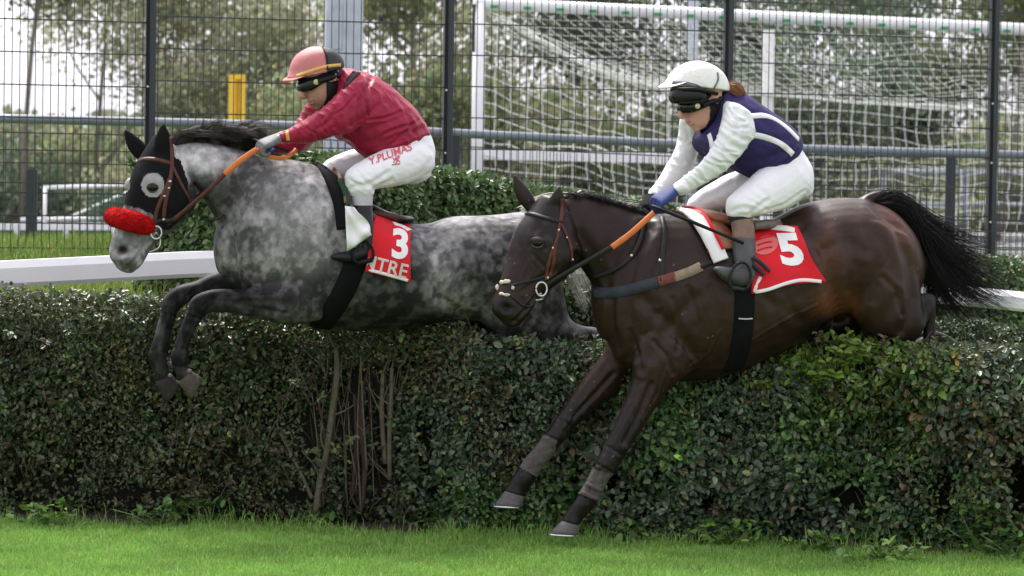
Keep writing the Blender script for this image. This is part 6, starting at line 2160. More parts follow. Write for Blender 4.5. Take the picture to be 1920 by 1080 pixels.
def bay_tack():
    P = PD
    o = empty('racing_saddle', P.pt(1390, 400, 0), 'brown racing saddle with red edged white pad on the bay horse', 'saddle')
    V, Q, N = limbskin(P, [[(1290, 392, 1292, 415, 0, .10), (1320, 391, 1330, 425, 0, .14), (1365, 402, 1370, 432, 0, .15), (1410, 412, 1412, 436, 0, .16), (1445, 412, 1448, 432, 0, .14), (1460, 415, 1460, 426, 0, .1)]], .008, 5)
    put('seat', V, Q, M['leathertan'], o)
    mb = MB()
    mb.tube([P.pt(1412, 424, .17), P.pt(1435, 421, .15), P.pt(1456, 420, .10), P.pt(1460, 420, 0), P.pt(1456, 419, -.1)], [.02, .024, .022, .02, .016], 10, 5)
    mb.build('cantle_edge', mk('grey scuffed leather', (.13, .11, .10), .5, .25, 20, .2, 80), o)
    mb = MB()
    strap(mb, BB, P, [(1310, 398), (1330, 420), (1352, 444), (1362, 470)], .10, .012, 8, lift=.012)
    mb.build('flap', M['leathertan'], o)
    mb = MB()
    strap(mb, BB, P, [(1275, 398), (1300, 412), (1322, 440), (1340, 470), (1350, 492)], [.075] * 33, .012, 8, lift=.022)
    mb.build('saddle_pad', M['cloth_white'], o)
    mb = MB()
    strap(mb, BB, P, [(1284, 394), (1312, 410), (1334, 440), (1352, 474)], .014, .014, 8, lift=.030)
    mb.build('red_piping', M['cloth_red'], o)
    mb = MB()
    strap(mb, BB, P, [(1258, 399), (1285, 408), (1316, 442), (1330, 478)], .018, .010, 8, lift=.012)
    mb.build('flap', M['leather'], o)
    mb = MB()
    strap(mb, BB, P, [(1395, 520), (1396, 560), (1394, 610), (1386, 660), (1374, 692)], .095, .007, 8, lift=.003)
    mb.build('girth', M['blackcloth'], o)
    mb = MB()
    strap(mb, BB, P, [(1384, 596), (1396, 597), (1410, 596)], .006, .010, 4, lift=.006)
    mb.build('girth_buckle', M['galv'], o)
    mb = MB()
    mb.tube([P.pt(1388, 420, .20), P.pt(1394, 470, .23), P.pt(1392, 500, .26)], .010, 6, 4)
    mb.build('stirrup_leather', M['blackleather'], o)
    stirrup('stirrup', P, 1388, 522, .345, M['blackleather'], o, .05, .075, -10)
    mb = MB()
    mb.tube([P.pt(1412, 482, .315), P.pt(1428, 494, .315), P.pt(1443, 509, .315)], [.010, .011, .008], 6, 3)
    mb.tube([P.pt(1412, 496, .315), P.pt(1422, 505, .315), P.pt(1432, 516, .315)], [.010, .011, .008], 6, 3)
    mb.build('strap_ends', M['strapblue'], o)
    pos, nr = drape([(1408, 424), (1494, 428), (1542, 528), (1408, 552)], BB, P, 24, 24, .012, .007, 2.2, -4, .012)
    V, f = cloth_mesh(pos, nr)
    cl = put('number_cloth', V, f, M['cloth_red'], None, P.pt(1470, 430, .3))
    tag(cl, 'smooth red number cloth reading 5 with white hem on the bay horse', 'saddle cloth')
    cb = bvh_of(V[:len(V) // 2], np.array([q2 for q2 in f if max(q2) < len(V) // 2]))
    V2, T = text2d('5', .045)
    decal('number', V2, T, (1468, 499), (44, -1), (-17, -61), cb, P, M['letter_white'], cl)
    for path, w in (([(1408, 549), (1440, 543), (1475, 531), (1505, 525), (1540, 528)], .016), ([(1420, 428), (1440, 426), (1470, 428), (1490, 432)], .035)):
        mb = MB()
        strap(mb, cb, P, path, w, .0012, 8, lift=.001)
        mb.build('hem', M['cloth_white'], cl)
    pts = [(1450 + 8 * math.cos(t) - 10, 463 + 18 * math.sin(t)) for t in np.linspace(0, 6.283, 30)]
    V2 = np.array([(0.5 + .5 * math.cos(t), .5 + .5 * math.sin(t)) for t in np.linspace(0, 6.283, 32)[:-1]] + [(.5, .5)] + [(0.5 + .28 * math.cos(t), .5 + .28 * math.sin(t)) for t in np.linspace(0, 6.283, 32)[:-1]])
    T = []
    for i in range(31):
        j = (i + 1) % 31
        T += [(i, j, 32 + j), (i, 32 + j, 32 + i), (32 + i, 32 + j, 31)]
    decal('emblem', V2, T, (1410, 480), (46, -4), (6, -36), cb, P, M['cloth_pink'], cl)
    V2b = np.array([[.5 + a * .42, .5 + b * .10] for a, b in ((-1, -1), (1, -1), (1, 1), (-1, 1))])
    for yy in (448, 458, 468):
        mb = MB()
        strap(mb, cb, P, [(1420, yy + 3), (1434, yy - 2), (1448, yy - 4)], .008, .002, 6, lift=.004)
        mb.build('emblem_stripe', M['cloth_red'], cl)
    # light underside corner
    return cl
bay_tack()

# ------------------------------------------------------------------ hands
def hand(P, wrist, knuckle, curl_dir, side_dir, s=1.0, vox=.0036, thumb=1):
    """gloved fist round a rein: palm, four bent fingers of unequal length and a thumb from the side of the palm"""
    W_, K = Vector(wrist), Vector(knuckle)
    x = (K - W_).normalized()
    z = Vector(curl_dir); z = (z - x * z.dot(x)).normalized()     # direction the fingers bend to
    y = x.cross(z).normalized()
    if y.dot(Vector(side_dir)) < 0:
        y = -y                                                     # y points to the thumb side
    L = .088 * s
    mb = MB()
    rings = []
    for f, wy, wz in ((-.35, .026, .022), (-.1, .027, .021), (.15, .034, .019), (.5, .041, .018), (.85, .043, .016), (1.0, .040, .013)):
        rings.append(ring(W_ + x * L * f, y * wy * s, z * wz * s, 16, 2.6))
    mb.loft(rings)
    for i, (oy, ln) in enumerate(((.032, .92), (.011, 1.0), (-.011, .95), (-.031, .78))):
        b = W_ + x * L * .96 + y * oy * s
        seg = (.040 * ln * s, .027 * ln * s, .022 * ln * s)
        p = [b - x * .02 * s]
        p.append(b)
        for a, l in zip((62, 140, 205), seg):
            d = x * math.cos(R(a)) + z * math.sin(R(a))
            p.append(p[-1] + d * l)
        mb.tube(p, [.0098 * s, .0104 * s, .0095 * s, .0088 * s, .0072 * s], 10, 3)
    b = W_ + x * L * .25 + y * .030 * s + z * .006 * s
    p = [b - y * .01, b + y * .012 * s + x * .012 * s + z * .010 * s, b + x * .042 * s + y * .010 * s + z * .026 * s, b + x * .062 * s - y * .006 * s + z * .036 * s]
    mb.tube(p, [.012 * s, .0125 * s, .0105 * s, .0085 * s], 10, 4)
    V, Q, N = remesh(mb, vox, 2, .5, .0004)
    return V, Q

def face(P, head, turn, extra_st, nose, lips, ear_c, k0=0.0):
    mb = MB()
    nb = Matrix.Rotation(R(turn), 3, 'Z') @ P.n
    limb(mb, P, head, 4, 24, 2.15, nb=nb)
    for s in extra_st:
        limb(mb, P, s, 4, 18, 2.1, nb=nb)
    mb.tube([P.pt(*q) for q in nose[0]], nose[1], 10, 3)
    for path, r in lips:
        mb.tube([P.pt(*q) for q in path], r, 8, 3)
    e = P.pt(*ear_c)
    mb.ellipsoid(e, P.u * .016, P.n * .010, Vector((.006, 0, .030)), 12, 8)
    mb.tube([e + P.n * .008 + P.u * -.014 * math.cos(t) + Vector((0, 0, .026 * math.sin(t))) for t in np.linspace(-1.2, 2.2, 10)], .0045, 6)
    V, Q, N = remesh(mb, .0045, 2, .5, .001)
    return V, Q, vnormals(V, Q), nb

def rider_boot(P, st_leg, st_foot):
    return limbskin(P, [st_leg, st_foot], .005, 4)

# ---------------------------------------------------------------- rider in burgundy
def red_rider():
    P = PG
    fore = -1
    head = [(578, 100, 626, 104, .03, .058), (565, 128, 632, 132, .035, .074), (564, 148, 632, 156, .04, .076), (569, 166, 630, 176, .045, .070), (574, 180, 624, 190, .05, .058), (581, 192, 614, 199, .055, .044), (589, 199, 606, 203, .055, .03)]
    V, Q, N, nb = face(P, head, 18, [[(606, 160, 640, 150, .0, .055), (612, 200, 655, 178, -.01, .058), (640, 230, 690, 190, 0, .07)]],
                       ([(572, 160, .055), (568, 172, .062), (566, 180, .066), (573, 183, .06)], [.010, .012, .014, .010]),
                       [([(577, 189, .02), (578, 188, .06), (586, 189, .095)], [.004, .006, .003]), ([(580, 194, .03), (581, 194, .06), (588, 194, .09)], [.004, .0065, .003])],
                       (624, 144, .105))
    PX = proj(V)
    sk = np.array((.40, .215, .16))
    C = np.tile(sk, (len(V), 1)) * (.85 + .3 * fbm(V, 30, 3)[:, None])
    beard = np.exp(-(((PX[:, 0] - 600) / 26) ** 2 + ((PX[:, 1] - 196) / 16) ** 2))[:, None] * .55
    C = C * (1 - beard) + np.array([.10, .065, .055]) * beard
    lip = np.exp(-(((PX[:, 0] - 580) / 6) ** 2 + ((PX[:, 1] - 190) / 3.4) ** 2))[:, None] * .7
    C = C * (1 - lip) + np.array([.30, .09, .085]) * lip
    rr = np.exp(-(((PX[:, 0] - 570) / 6) ** 2 + ((PX[:, 1] - 178) / 5) ** 2))[:, None] * .4
    C = C * (1 - rr) + np.array([.46, .17, .13]) * rr
    # the rest of the body under the clothes belongs to the same skin
    mb = MB()
    man = put('person', V, Q, M['skin'], None, P.pt(700, 380, 0), colors=C)
    FV, FQ, FN, FPX = V, Q, N, PX
    tag(man, 'rider in a burgundy silk jacket and dusty pink helmet crouching over the grey horse', 'person', 'jockeys riding the race')
    # jacket
    torso = [(640, 128, 608, 195, 0, .09), (668, 133, 613, 226, 0, .155), (708, 149, 628, 252, 0, .195), (754, 183, 652, 266, 0, .195), (784, 214, 670, 282, 0, .185), (801, 242, 684, 292, 0, .172), (803, 250, 689, 296, 0, .165)]
    near = [(668, 138, 694, 222, .13, .075), (640, 168, 662, 245, .18, .068), (610, 200, 622, 254, .20, .061), (574, 226, 580, 266, .19, .050), (545, 240, 550, 268, .17, .041), (527, 248, 531, 267, .15, .034)]
    far = [(600, 165, 640, 235, -.13, .07), (576, 195, 606, 245, -.19, .062), (562, 222, 592, 262, -.21, .055), (541, 252, 566, 284, -.15, .046), (512, 266, 520, 288, -.08, .036)]
    V, Q, N = limbskin(P, [torso, near, far], .0052, 3, .003)
    V = wrinkle(V, Q, N, .016, 10, 3, creases=[
        ([(690, 160), (684, 185), (690, 215)], 3, -.008), ([(625, 215), (645, 205), (665, 180)], 2.5, -.006), ([(610, 248), (600, 235), (606, 220)], 2.5, -.006), ([(700, 262), (735, 245), (775, 232)], 3, -.006), ([(690, 225), (720, 222), (750, 210)], 3, -.006), ([(745, 180), (765, 215), (775, 250)], 4, -.005), ([(715, 285), (745, 262), (785, 225)], 3, -.005), ([(575, 240), (590, 250), (600, 262)], 2.5, -.005),
        ([(694, 150), (676, 190), (668, 240)], 5, -.010), ([(628, 246), (655, 262), (676, 286)], 4, .004), ([(660, 236), (690, 215), (720, 190)], 6, -.006), ([(668, 250), (710, 235), (760, 215)], 6, -.005),
        ([(680, 268), (730, 262), (790, 240)], 5, -.005), ([(600, 240), (620, 225), (632, 200)], 4, -.005), ([(585, 258), (596, 238), (600, 220)], 4, -.004), ([(640, 180), (655, 205), (655, 235)], 5, -.004), ([(560, 262), (565, 245)], 3, -.003),
        ([(720, 160), (735, 200), (740, 250)], 7, -.004), ([(780, 250), (796, 238)], 4, -.006), ([(700, 284), (750, 270), (800, 250)], 3, .005)])
    N = vnormals(V, Q)
    JX = proj(V)
    V = folds(V, N, (P.pt(530, 258, .15) - P.pt(660, 170, .15)).normalized(), 75, .0055, 14, smooth(690, 630, JX[:, 0]))
    V = folds(V, N, (P.pt(640, 280, .15) - P.pt(780, 210, .15)).normalized(), 45, .007, 15, smooth(650, 700, JX[:, 0]))
    N = vnormals(V, Q)
    jk = put('jacket', V, Q, M['burgundy'], man)
    JP = proj(V)
    fc = facing(V, N) > -.2
    m = inpoly(JP, [(641, 170), (648, 152), (660, 134), (677, 137), (666, 147), (653, 160)])
    hv, hq = shell(V, Q, N, m, .004)
    put('collar_panel', hv, hq, M['blackcloth'], jk)
    jb = bvh_of(V, Q)
    mb = MB()
    strap(mb, jb, P, [(537, 243), (539, 252), (541, 263)], .018, .003, 5, lift=.002)
    mb.build('cuff_stripe', M['gold'], jk)
    mb = MB()
    limb(mb, P, [(524, 249, 527, 267, .15, .033), (531, 246, 534, 268, .155, .037)], 3, 18)
    mb.build('cuff', M['burgundy'], jk)
    # dark neck cloth
    mb = MB()
    limb(mb, P, [(596, 192, 640, 168, .01, .07), (598, 206, 646, 182, .01, .08), (606, 216, 655, 196, .0, .085)], 4, 20)
    mb.build('collar', M['burgundy'], man)
    # breeches
    pel = [(803, 246, 690, 293, 0, .165), (813, 284, 718, 312, 0, .172), (806, 318, 745, 332, 0, .14)]
    nt = [(775, 258, 806, 322, .08, .10), (740, 272, 772, 341, .12, .10), (702, 289, 733, 350, .16, .09), (672, 306, 704, 354, .19, .078), (651, 322, 696, 357, .205, .070), (648, 340, 701, 358, .205, .064), (654, 362, 701, 357, .205, .058)]
    ft = [(745, 275, 775, 330, -.1, .095), (690, 274, 720, 336, -.16, .085), (648, 286, 672, 338, -.19, .076), (614, 302, 640, 344, -.21, .068), (600, 322, 636, 352, -.21, .062), (604, 350, 638, 362, -.21, .056)]
    V, Q, N = limbskin(P, [pel, nt, ft], .006, 5, .003)
    V = wrinkle(V, Q, N, .008, 8, 5, creases=[
        ([(700, 356), (716, 346), (735, 338)], 4, -.006), ([(690, 345), (712, 334), (728, 322)], 4, -.005), ([(660, 352), (680, 346), (698, 348)], 4, -.005), ([(668, 322), (684, 338), (690, 350)], 4, -.004),
        ([(708, 300), (726, 330)], 6, -.003), ([(790, 262), (805, 285), (805, 305)], 6, -.004), ([(770, 335), (795, 322), (810, 300)], 5, -.004), ([(655, 335), (668, 345)], 3, -.004)])
    N = vnormals(V, Q)
    BX = proj(V)
    V = folds(V, N, Vector((-.35, 0, -.94)), 90, .004, 24, np.exp(-(((BX[:, 0] - 690) / 40) ** 2 + ((BX[:, 1] - 350) / 22) ** 2)) + .35)
    N = vnormals(V, Q)
    bq = put('breeches', V, Q, M['breeches'], man)
    bb = bvh_of(V, Q)
    V2, T = text2d('Y.PLUMAS', .02)
    decal('lettering', V2, T, (693, 311), (80, -29), (-3, -14), bb, P, M['letter_red'], bq, .003)
    for path in ([(738, 305), (742, 296), (748, 292)], [(736, 297), (742, 300), (750, 303)], [(741, 308), (746, 300), (749, 293)], [(735, 309), (743, 308), (750, 307)], [(740, 300), (746, 297)]):
        mb = MB()
        strap(mb, bb, P, path, .005, .0015, 4, lift=.002)
        mb.build('emblem', M['letter_red'], bq)
    # gaiter and boot
    V, Q, N = limbskin(P, [[(657, 352, 700, 354, .205, .052), (658, 370, 699, 370, .205, .052), (660, 387, 698, 387, .205, .051)]], .005, 3)
    put('gaiter', V, Q, M['greysock'], man)
    V, Q, N = limbskin(P, [[(660, 383, 698, 383, .205, .049), (660, 400, 699, 400, .22, .05), (664, 430, 702, 430, .25, .047), (668, 455, 702, 452, .27, .042), (672, 476, 702, 466, .275, .04)],
                           [(700, 456, 690, 488, .275, .036), (676, 460, 672, 494, .285, .04), (650, 470, 650, 494, .295, .038), (630, 475, 634, 490, .30, .03), (621, 478, 624, 486, .30, .018)]], .005, 4)
    put('boot', V, Q, M['blackleather'], man)
    V, Q, N = limbskin(P, [[(604, 350, 638, 360, -.21, .055), (612, 380, 645, 385, -.24, .05), (628, 440, 660, 440, -.28, .045), (635, 470, 665, 470, -.29, .04)], [(664, 460, 655, 486, -.29, .036), (635, 470, 632, 492, -.29, .038), (600, 480, 602, 492, -.29, .028)]], .006, 4)
    put('boot', V, Q, M['blackleather'], man)
    # gloves with fingers round the reins
    V, Q = hand(P, P.pt(522, 259, .15), P.pt(500, 268, .16), Vector((0, 0, -1)) - P.n * .35, P.n * -.2 + Vector((0, 0, .6)) , 1.05)
    put('glove', V, Q, M['glovegrey'], man)
    V, Q = hand(P, P.pt(512, 277, -.08), P.pt(492, 276, -.05), Vector((0, 0, -1)), P.n + Vector((0, 0, .3)), 1.05)
    put('glove', V, Q, M['gloveblue'], man)
    mb = MB()
    limb(mb, P, [(518, 252, 520, 268, .15, .028), (526, 249, 529, 267, .15, .031)], 3, 16)
    mb.build('wrist', mk('wrist skin', (.42, .23, .17), .5, .1, 30, .1, 100), man)
    # helmet
    nbh = nb
    mb = MB()
    limb(mb, P, [(541, 148, 641, 126, .03, .108), (546, 136, 641, 118, .03, .106), (549, 121, 637, 108, .03, .10), (557, 106, 626, 97, .03, .085), (570, 95, 612, 91, .03, .058), (584, 88, 600, 87, .03, .022)], 5, 34, 2.05, nb=nbh, round_ends=False)
    V, Q, N = remesh(mb, .006, 3, .5, .001)
    N = vnormals(V, Q)
    V = wrinkle(V, Q, N, .004, 14, 9)
    HP = proj(V)
    pink = np.array((.50, .155, .16))
    blk = np.array((.013, .013, .016))
    edge = HP[:, 0] + (HP[:, 1] - 110) * -.10
    wv = smooth(609, 611.5, edge)[:, None]
    C = pink * (1 - wv) + blk * wv
    hl = put('helmet', V, Q, M['helmet'], man, colors=C)
    hb = bvh_of(V, Q)
    mb = MB()
    strap(mb, hb, P, [(556, 143), (575, 136), (596, 129), (616, 124), (638, 122)], .016, .003, 8, lift=.002)
    mb.build('band', M['gold'], hl)
    mb = MB()
    strap(mb, hb, P, [(604, 88), (612, 105), (614, 130)], .008, .003, 8, lift=.002)
    mb.build('seam', M['black'], hl)
    mb = MB()
    c = P.pt(556, 147, .03)
    rings = []
    fwd = Vector((nbh.y, -nbh.x, 0)); fwd = fwd if fwd.dot(P.u) > 0 else -fwd
    tipv = (P.pt(537, 152, .03) - P.pt(556, 143, .03))
    for f in (0, .35, .7, .92, 1.0):
        wd = .088 * math.sqrt(max(0.03, 1 - (f * .92) ** 2))
        cc = P.pt(556, 143, .03) + tipv * f
        rings.append(ring(cc, nbh * wd, Vector((0, 0, .006)), 18))
    mb.loft(rings)
    mb.build('peak', mk('pink silk peak', (.48, .14, .14), .55, .08, 20, .2, 120), hl)
    # goggles, round yellow disc, harness
    fv, fq, fnn = man.data, None, None
    mb = MB()
    rings = []
    for x, y, k, hh in ((564, 159, -.055, .017), (561, 161, .0, .024), (563, 162, .05, .026), (572, 162, .088, .027), (583, 160, .110, .024), (592, 157, .117, .018), (598, 155, .115, .011)):
        c = P.pt(x, y, k)
        rings.append(ring(c, Vector((0, 0, hh)), (P.u * .016 + P.n * .004), 14, 2.6))
    mb.loft(rings)
    gg = mb.build('goggles', M['lens'], man)
    mb = MB()
    mb.tube([P.pt(596, 154, .125), P.pt(612, 148, .122), P.pt(630, 142, .10), P.pt(642, 138, .04)], .014, 8, 4)
    mb.build('goggle_strap', M['black'], gg)
    mb = MB()
    c = P.pt(593, 154, .130)
    mb.ellipsoid(c, P.n * .006, P.u * .014, Vector((0, 0, .014)), 16, 8)
    mb.build('disc', M['greenyellow'], gg)
    m = inpoly(FPX, [(610, 150), (620, 153), (633, 149), (632, 168), (626, 186), (612, 204), (600, 208), (596, 205), (605, 196), (611, 184), (612, 166)]) & (facing(FV, FN) > -.3)
    hv, hq = shell(FV, FQ, FN, m, .007)
    put('chin_harness', hv, hq, M['black'], hl)
    mb = MB()
    strap(mb, bvh_of(np.array([v.co for v in man.data.vertices]) + np.array(wl(man)), [tuple(p.vertices) for p in man.data.polygons]), P, [(560, 150), (576, 150), (594, 147), (612, 140), (630, 133)], .022, .004, 6, lift=.004)
    mb.build('headband', M['blackcloth'], hl)
    mb = MB()
    mb.tube([P.pt(470, 263, .0), P.pt(476, 262, .1), P.pt(505, 272, .17), P.pt(540, 283, .17)], .007, 8, 3)
    wp = mb.build('whip', M['black'], None, P.pt(505, 270, .1))
    tag(wp, 'short black whip held in the red rider\'s gloved hands', 'whip')
    return man
red_rider()

# ---------------------------------------------------------------- rider in navy and white
def white_rider():
    P = PD
    head = [(1288, 128, 1342, 134, .02, .058), (1276, 158, 1350, 166, .025, .075), (1274, 182, 1349, 192, .03, .077), (1280, 202, 1344, 212, .035, .070), (1285, 218, 1336, 228, .04, .056), (1291, 231, 1325, 238, .045, .042), (1298, 239, 1316, 243, .045, .026)]
    V, Q, N, nb = face(P, head, 18, [[(1325, 200, 1362, 186, -.01, .055), (1330, 235, 1374, 210, -.02, .056), (1345, 268, 1395, 225, -.02, .07)]],
                       ([(1282, 196, .045), (1278, 208, .052), (1275, 217, .056), (1283, 220, .05)], [.009, .010, .0125, .009]),
                       [([(1287, 227, .01), (1288, 226, .05), (1297, 228, .085)], [.004, .0065, .003]), ([(1289, 232, .02), (1291, 232, .05), (1298, 233, .08)], [.004, .007, .003])],
                       (1339, 187, .10))
    PX = proj(V)
    C = np.tile(np.array((.50, .27, .21)), (len(V), 1)) * (.88 + .24 * fbm(V, 30, 3)[:, None])
    lip = np.exp(-(((PX[:, 0] - 1289) / 7) ** 2 + ((PX[:, 1] - 229) / 4) ** 2))[:, None] * .75
    C = C * (1 - lip) + np.array([.36, .09, .09]) * lip
    rr = np.exp(-(((PX[:, 0] - 1305) / 14) ** 2 + ((PX[:, 1] - 218) / 9) ** 2))[:, None] * .35
    C = C * (1 - rr) + np.array([.50, .19, .15]) * rr
    man = put('person', V, Q, M['skin'], None, P.pt(1420, 400, 0), colors=C)
    FV, FQ, FN, FPX = V, Q, N, PX
    tag(man, 'rider in a navy vest, white sleeves and white helmet crouching over the bay horse', 'person', 'jockeys riding the race')
    # vest
    torso = [(1372, 172, 1320, 236, 0, .10), (1398, 178, 1312, 262, 0, .155), (1436, 204, 1326, 290, 0, .185), (1470, 228, 1356, 308, 0, .19), (1494, 254, 1388, 324, 0, .18), (1499, 268, 1408, 334, 0, .172), (1496, 280, 1418, 338, 0, .165)]
    V, Q, N = limbskin(P, [torso, [(1318, 236, 1345, 262, 0, .15), (1306, 262, 1340, 300, 0, .15), (1325, 285, 1372, 312, 0, .15)]], .006, 5, .003)
    V = wrinkle(V, Q, N, .008, 9, 3, creases=[([(1405, 250), (1440, 262), (1480, 262)], 6, -.005), ([(1380, 300), (1430, 300), (1480, 280)], 6, -.005), ([(1420, 215), (1445, 240), (1452, 300)], 7, -.004), ([(1412, 330), (1455, 310), (1495, 275)], 3, .006)])
    N = vnormals(V, Q)
    vest = put('vest', V, Q, M['navy'], man)
    vb = bvh_of(V, Q)
    for path, w in (([(1390, 214), (1408, 218), (1430, 217), (1450, 223), (1475, 240), (1497, 262)], .028), ([(1396, 254), (1420, 254), (1450, 263), (1470, 274), (1486, 289)], .028)):
        mb = MB()
        strap(mb, vb, P, path, w, .003, 8, lift=.002)
        mb.build('white_stripe', M['whitesilk'], vest)
    for path, w in (([(1330, 252), (1334, 266), (1336, 282)], .022), ([(1364, 198), (1372, 206), (1380, 216)], .03)):
        mb = MB()
        strap(mb, vb, P, path, w, .003, 6, lift=.003)
        mb.build('white_stripe', M['whitesilk'], vest)
    # sleeves
    near = [(1358, 196, 1412, 222, .12, .07), (1352, 236, 1414, 249, .17, .064), (1334, 281, 1388, 291, .19, .054), (1308, 310, 1350, 327, .185, .045), (1285, 330, 1312, 350, .17, .038), (1264, 347, 1278, 365, .155, .031)]
    V, Q, N = limbskin(P, [near], .0045, 3, .003)
    V = wrinkle(V, Q, N, .018, 11, 8, creases=[([(1318, 290), (1345, 304), (1372, 306)], 2.5, -.007), ([(1335, 270), (1352, 282), (1380, 286)], 2.5, -.007), ([(1355, 225), (1372, 240), (1400, 240)], 3, -.006), ([(1366, 205), (1376, 222), (1398, 228)], 2.5, -.006), ([(1296, 325), (1316, 338), (1330, 340)], 2.5, -.005),([(1345, 250), (1365, 270), (1390, 280)], 5, -.007), ([(1340, 262), (1365, 288), (1384, 298)], 4, -.006), ([(1318, 300), (1340, 310), (1356, 322)], 4, -.006), ([(1300, 318), (1318, 336)], 4, -.005), ([(1380, 205), (1385, 230), (1380, 252)], 5, -.006),
                                              ([(1400, 215), (1410, 235), (1412, 255)], 4, -.005), ([(1360, 240), (1390, 262), (1404, 262)], 4, -.005), ([(1280, 334), (1296, 350)], 3, -.004)])
    N = vnormals(V, Q)
    V = folds(V, N, (P.pt(1264, 356, .15) - P.pt(1385, 225, .15)).normalized(), 75, .006, 4)
    put('sleeve', V, Q, M['whitesilk'], man)
    far = [(1290, 205, 1335, 255, -.12, .07), (1277, 224, 1316, 262, -.17, .062), (1270, 270, 1308, 286, -.19, .054), (1250, 310, 1290, 328, -.16, .046), (1232, 341, 1256, 354, -.12, .038), (1217, 361, 1236, 370, -.09, .032)]
    V, Q, N = limbskin(P, [far], .0045, 3, .003)
    V = wrinkle(V, Q, N, .012, 11, 18, creases=[([(1272, 262), (1290, 272), (1306, 268)], 4, -.006), ([(1262, 300), (1280, 306)], 4, -.005), ([(1285, 235), (1292, 262)], 4, -.004)])
    V = folds(V, vnormals(V, Q), (P.pt(1225, 366, -.1) - P.pt(1305, 225, -.1)).normalized(), 75, .006, 6)
    put('sleeve', V, Q, M['whitesilk'], man)
    mb = MB()
    limb(mb, P, [(1262, 349, 1277, 366, .155, .038), (1272, 342, 1290, 362, .165, .042)], 3, 18)
    mb.build('cuff', M['whitesilk'], man)
    # collar
    mb = MB()
    limb(mb, P, [(1330, 225, 1366, 198, -.01, .07), (1328, 240, 1376, 208, -.01, .085), (1332, 252, 1384, 218, -.01, .095)], 4, 20)
    mb.build('collar', M['whitesilk'], man)
    # breeches
    pel = [(1496, 276, 1416, 336, 0, .165), (1516, 314, 1440, 352, 0, .175), (1519, 346, 1462, 372, 0, .145)]
    nt = [(1462, 292, 1516, 358, .08, .105), (1430, 314, 1482, 388, .12, .102), (1402, 340, 1446, 398, .16, .092), (1377, 362, 1424, 403, .19, .078), (1364, 376, 1411, 405, .20, .068), (1363, 396, 1408, 404, .20, .058)]
    ft = [(1440, 318, 1470, 380, -.1, .095), (1378, 322, 1405, 392, -.16, .086), (1334, 344, 1356, 392, -.19, .078), (1302, 366, 1328, 398, -.21, .066), (1290, 382, 1322, 404, -.21, .058), (1292, 402, 1320, 414, -.21, .05)]
    V, Q, N = limbskin(P, [pel, nt, ft], .006, 5, .003)
    V = wrinkle(V, Q, N, .007, 8, 5, creases=[([(1408, 400), (1425, 385), (1440, 375)], 4, -.006), ([(1372, 396), (1392, 388), (1408, 392)], 4, -.004), ([(1430, 396), (1470, 384), (1510, 356)], 3, -.005), ([(1495, 290), (1512, 320), (1512, 345)], 6, -.004), ([(1420, 350), (1440, 370), (1436, 392)], 5, -.004), ([(1320, 372), (1345, 362), (1372, 345)], 5, -.004)])
    N = vnormals(V, Q)
    BX = proj(V)
    V = folds(V, N, Vector((-.35, 0, -.94)), 90, .004, 34, np.exp(-(((BX[:, 0] - 1400) / 40) ** 2 + ((BX[:, 1] - 392) / 22) ** 2)) + .35)
    put('breeches', V, Q, M['breeches'], man)
    def leg(st, nm, mt):
        V, Q, N = limbskin(P, st if isinstance(st[0], list) else [st], .005, 3)
        return put(nm, V, Q, M[mt], man)
    leg([(1363, 396, 1408, 398, .20, .055), (1366, 407, 1408, 407, .20, .054), (1369, 416, 1409, 415, .20, .053)], 'garter', 'blacksock')
    leg([(1370, 412, 1410, 412, .205, .051), (1373, 430, 1414, 430, .215, .052), (1373, 451, 1414, 451, .225, .052)], 'boot_top', 'brownsock')
    leg([[(1372, 447, 1415, 447, .225, .053), (1374, 475, 1416, 475, .25, .053), (1378, 500, 1415, 498, .275, .046), (1384, 520, 1412, 512, .285, .042)],
         [(1412, 500, 1404, 534, .285, .038), (1385, 502, 1382, 538, .295, .041), (1362, 500, 1360, 528, .30, .038), (1345, 499, 1347, 516, .305, .028), (1338, 502, 1341, 509, .305, .016)]], 'boot', 'greyboot')
    leg([[(1300, 400, 1330, 405, -.22, .05), (1310, 440, 1345, 440, -.26, .048), (1330, 490, 1358, 490, -.29, .042)], [(1358, 480, 1350, 508, -.29, .036), (1330, 490, 1328, 512, -.29, .038), (1300, 500, 1302, 510, -.29, .026)]], 'boot', 'greyboot')
    mb = MB()
    mb.tube([P.pt(1400, 545, .34), P.pt(1392, 545, .35), P.pt(1376, 533, .35), P.pt(1365, 537, .34)], .008, 6, 3)
    V, Q = hand(P, P.pt(1262, 359, .155), P.pt(1243, 371, .165), Vector((0, 0, -1)) + P.u * .2 - P.n * .3, P.n * -.2 + Vector((0, 0, .6)), 1.1)
    put('glove', V, Q, M['gloveblue'], man)
    V, Q = hand(P, P.pt(1222, 368, -.09), P.pt(1212, 382, -.06), Vector((0, 0, -1)) - P.u * .5, P.n + Vector((0, 0, .3)), 1.05)
    put('glove', V, Q, M['blackcloth'], man)
    # helmet
    mb = MB()
    limb(mb, P, [(1250, 160, 1362, 172, .02, .110), (1256, 148, 1361, 158, .02, .108), (1266, 134, 1352, 140, .02, .098), (1278, 124, 1340, 127, .02, .080), (1292, 117, 1326, 119, .02, .052), (1302, 114, 1316, 115, .02, .02)], 5, 34, 2.1, nb=nb, round_ends=False)
    V, Q, N = remesh(mb, .006, 3, .5, .001)
    V = wrinkle(V, Q, vnormals(V, Q), .006, 12, 9, creases=[([(1280, 130), (1310, 122), (1330, 122)], 3, -.003), ([(1296, 150), (1300, 125)], 3, -.002)])
    hl = put('helmet', V, Q, M['helmetwhite'], man)
    hb = bvh_of(V, Q)
    mb = MB()
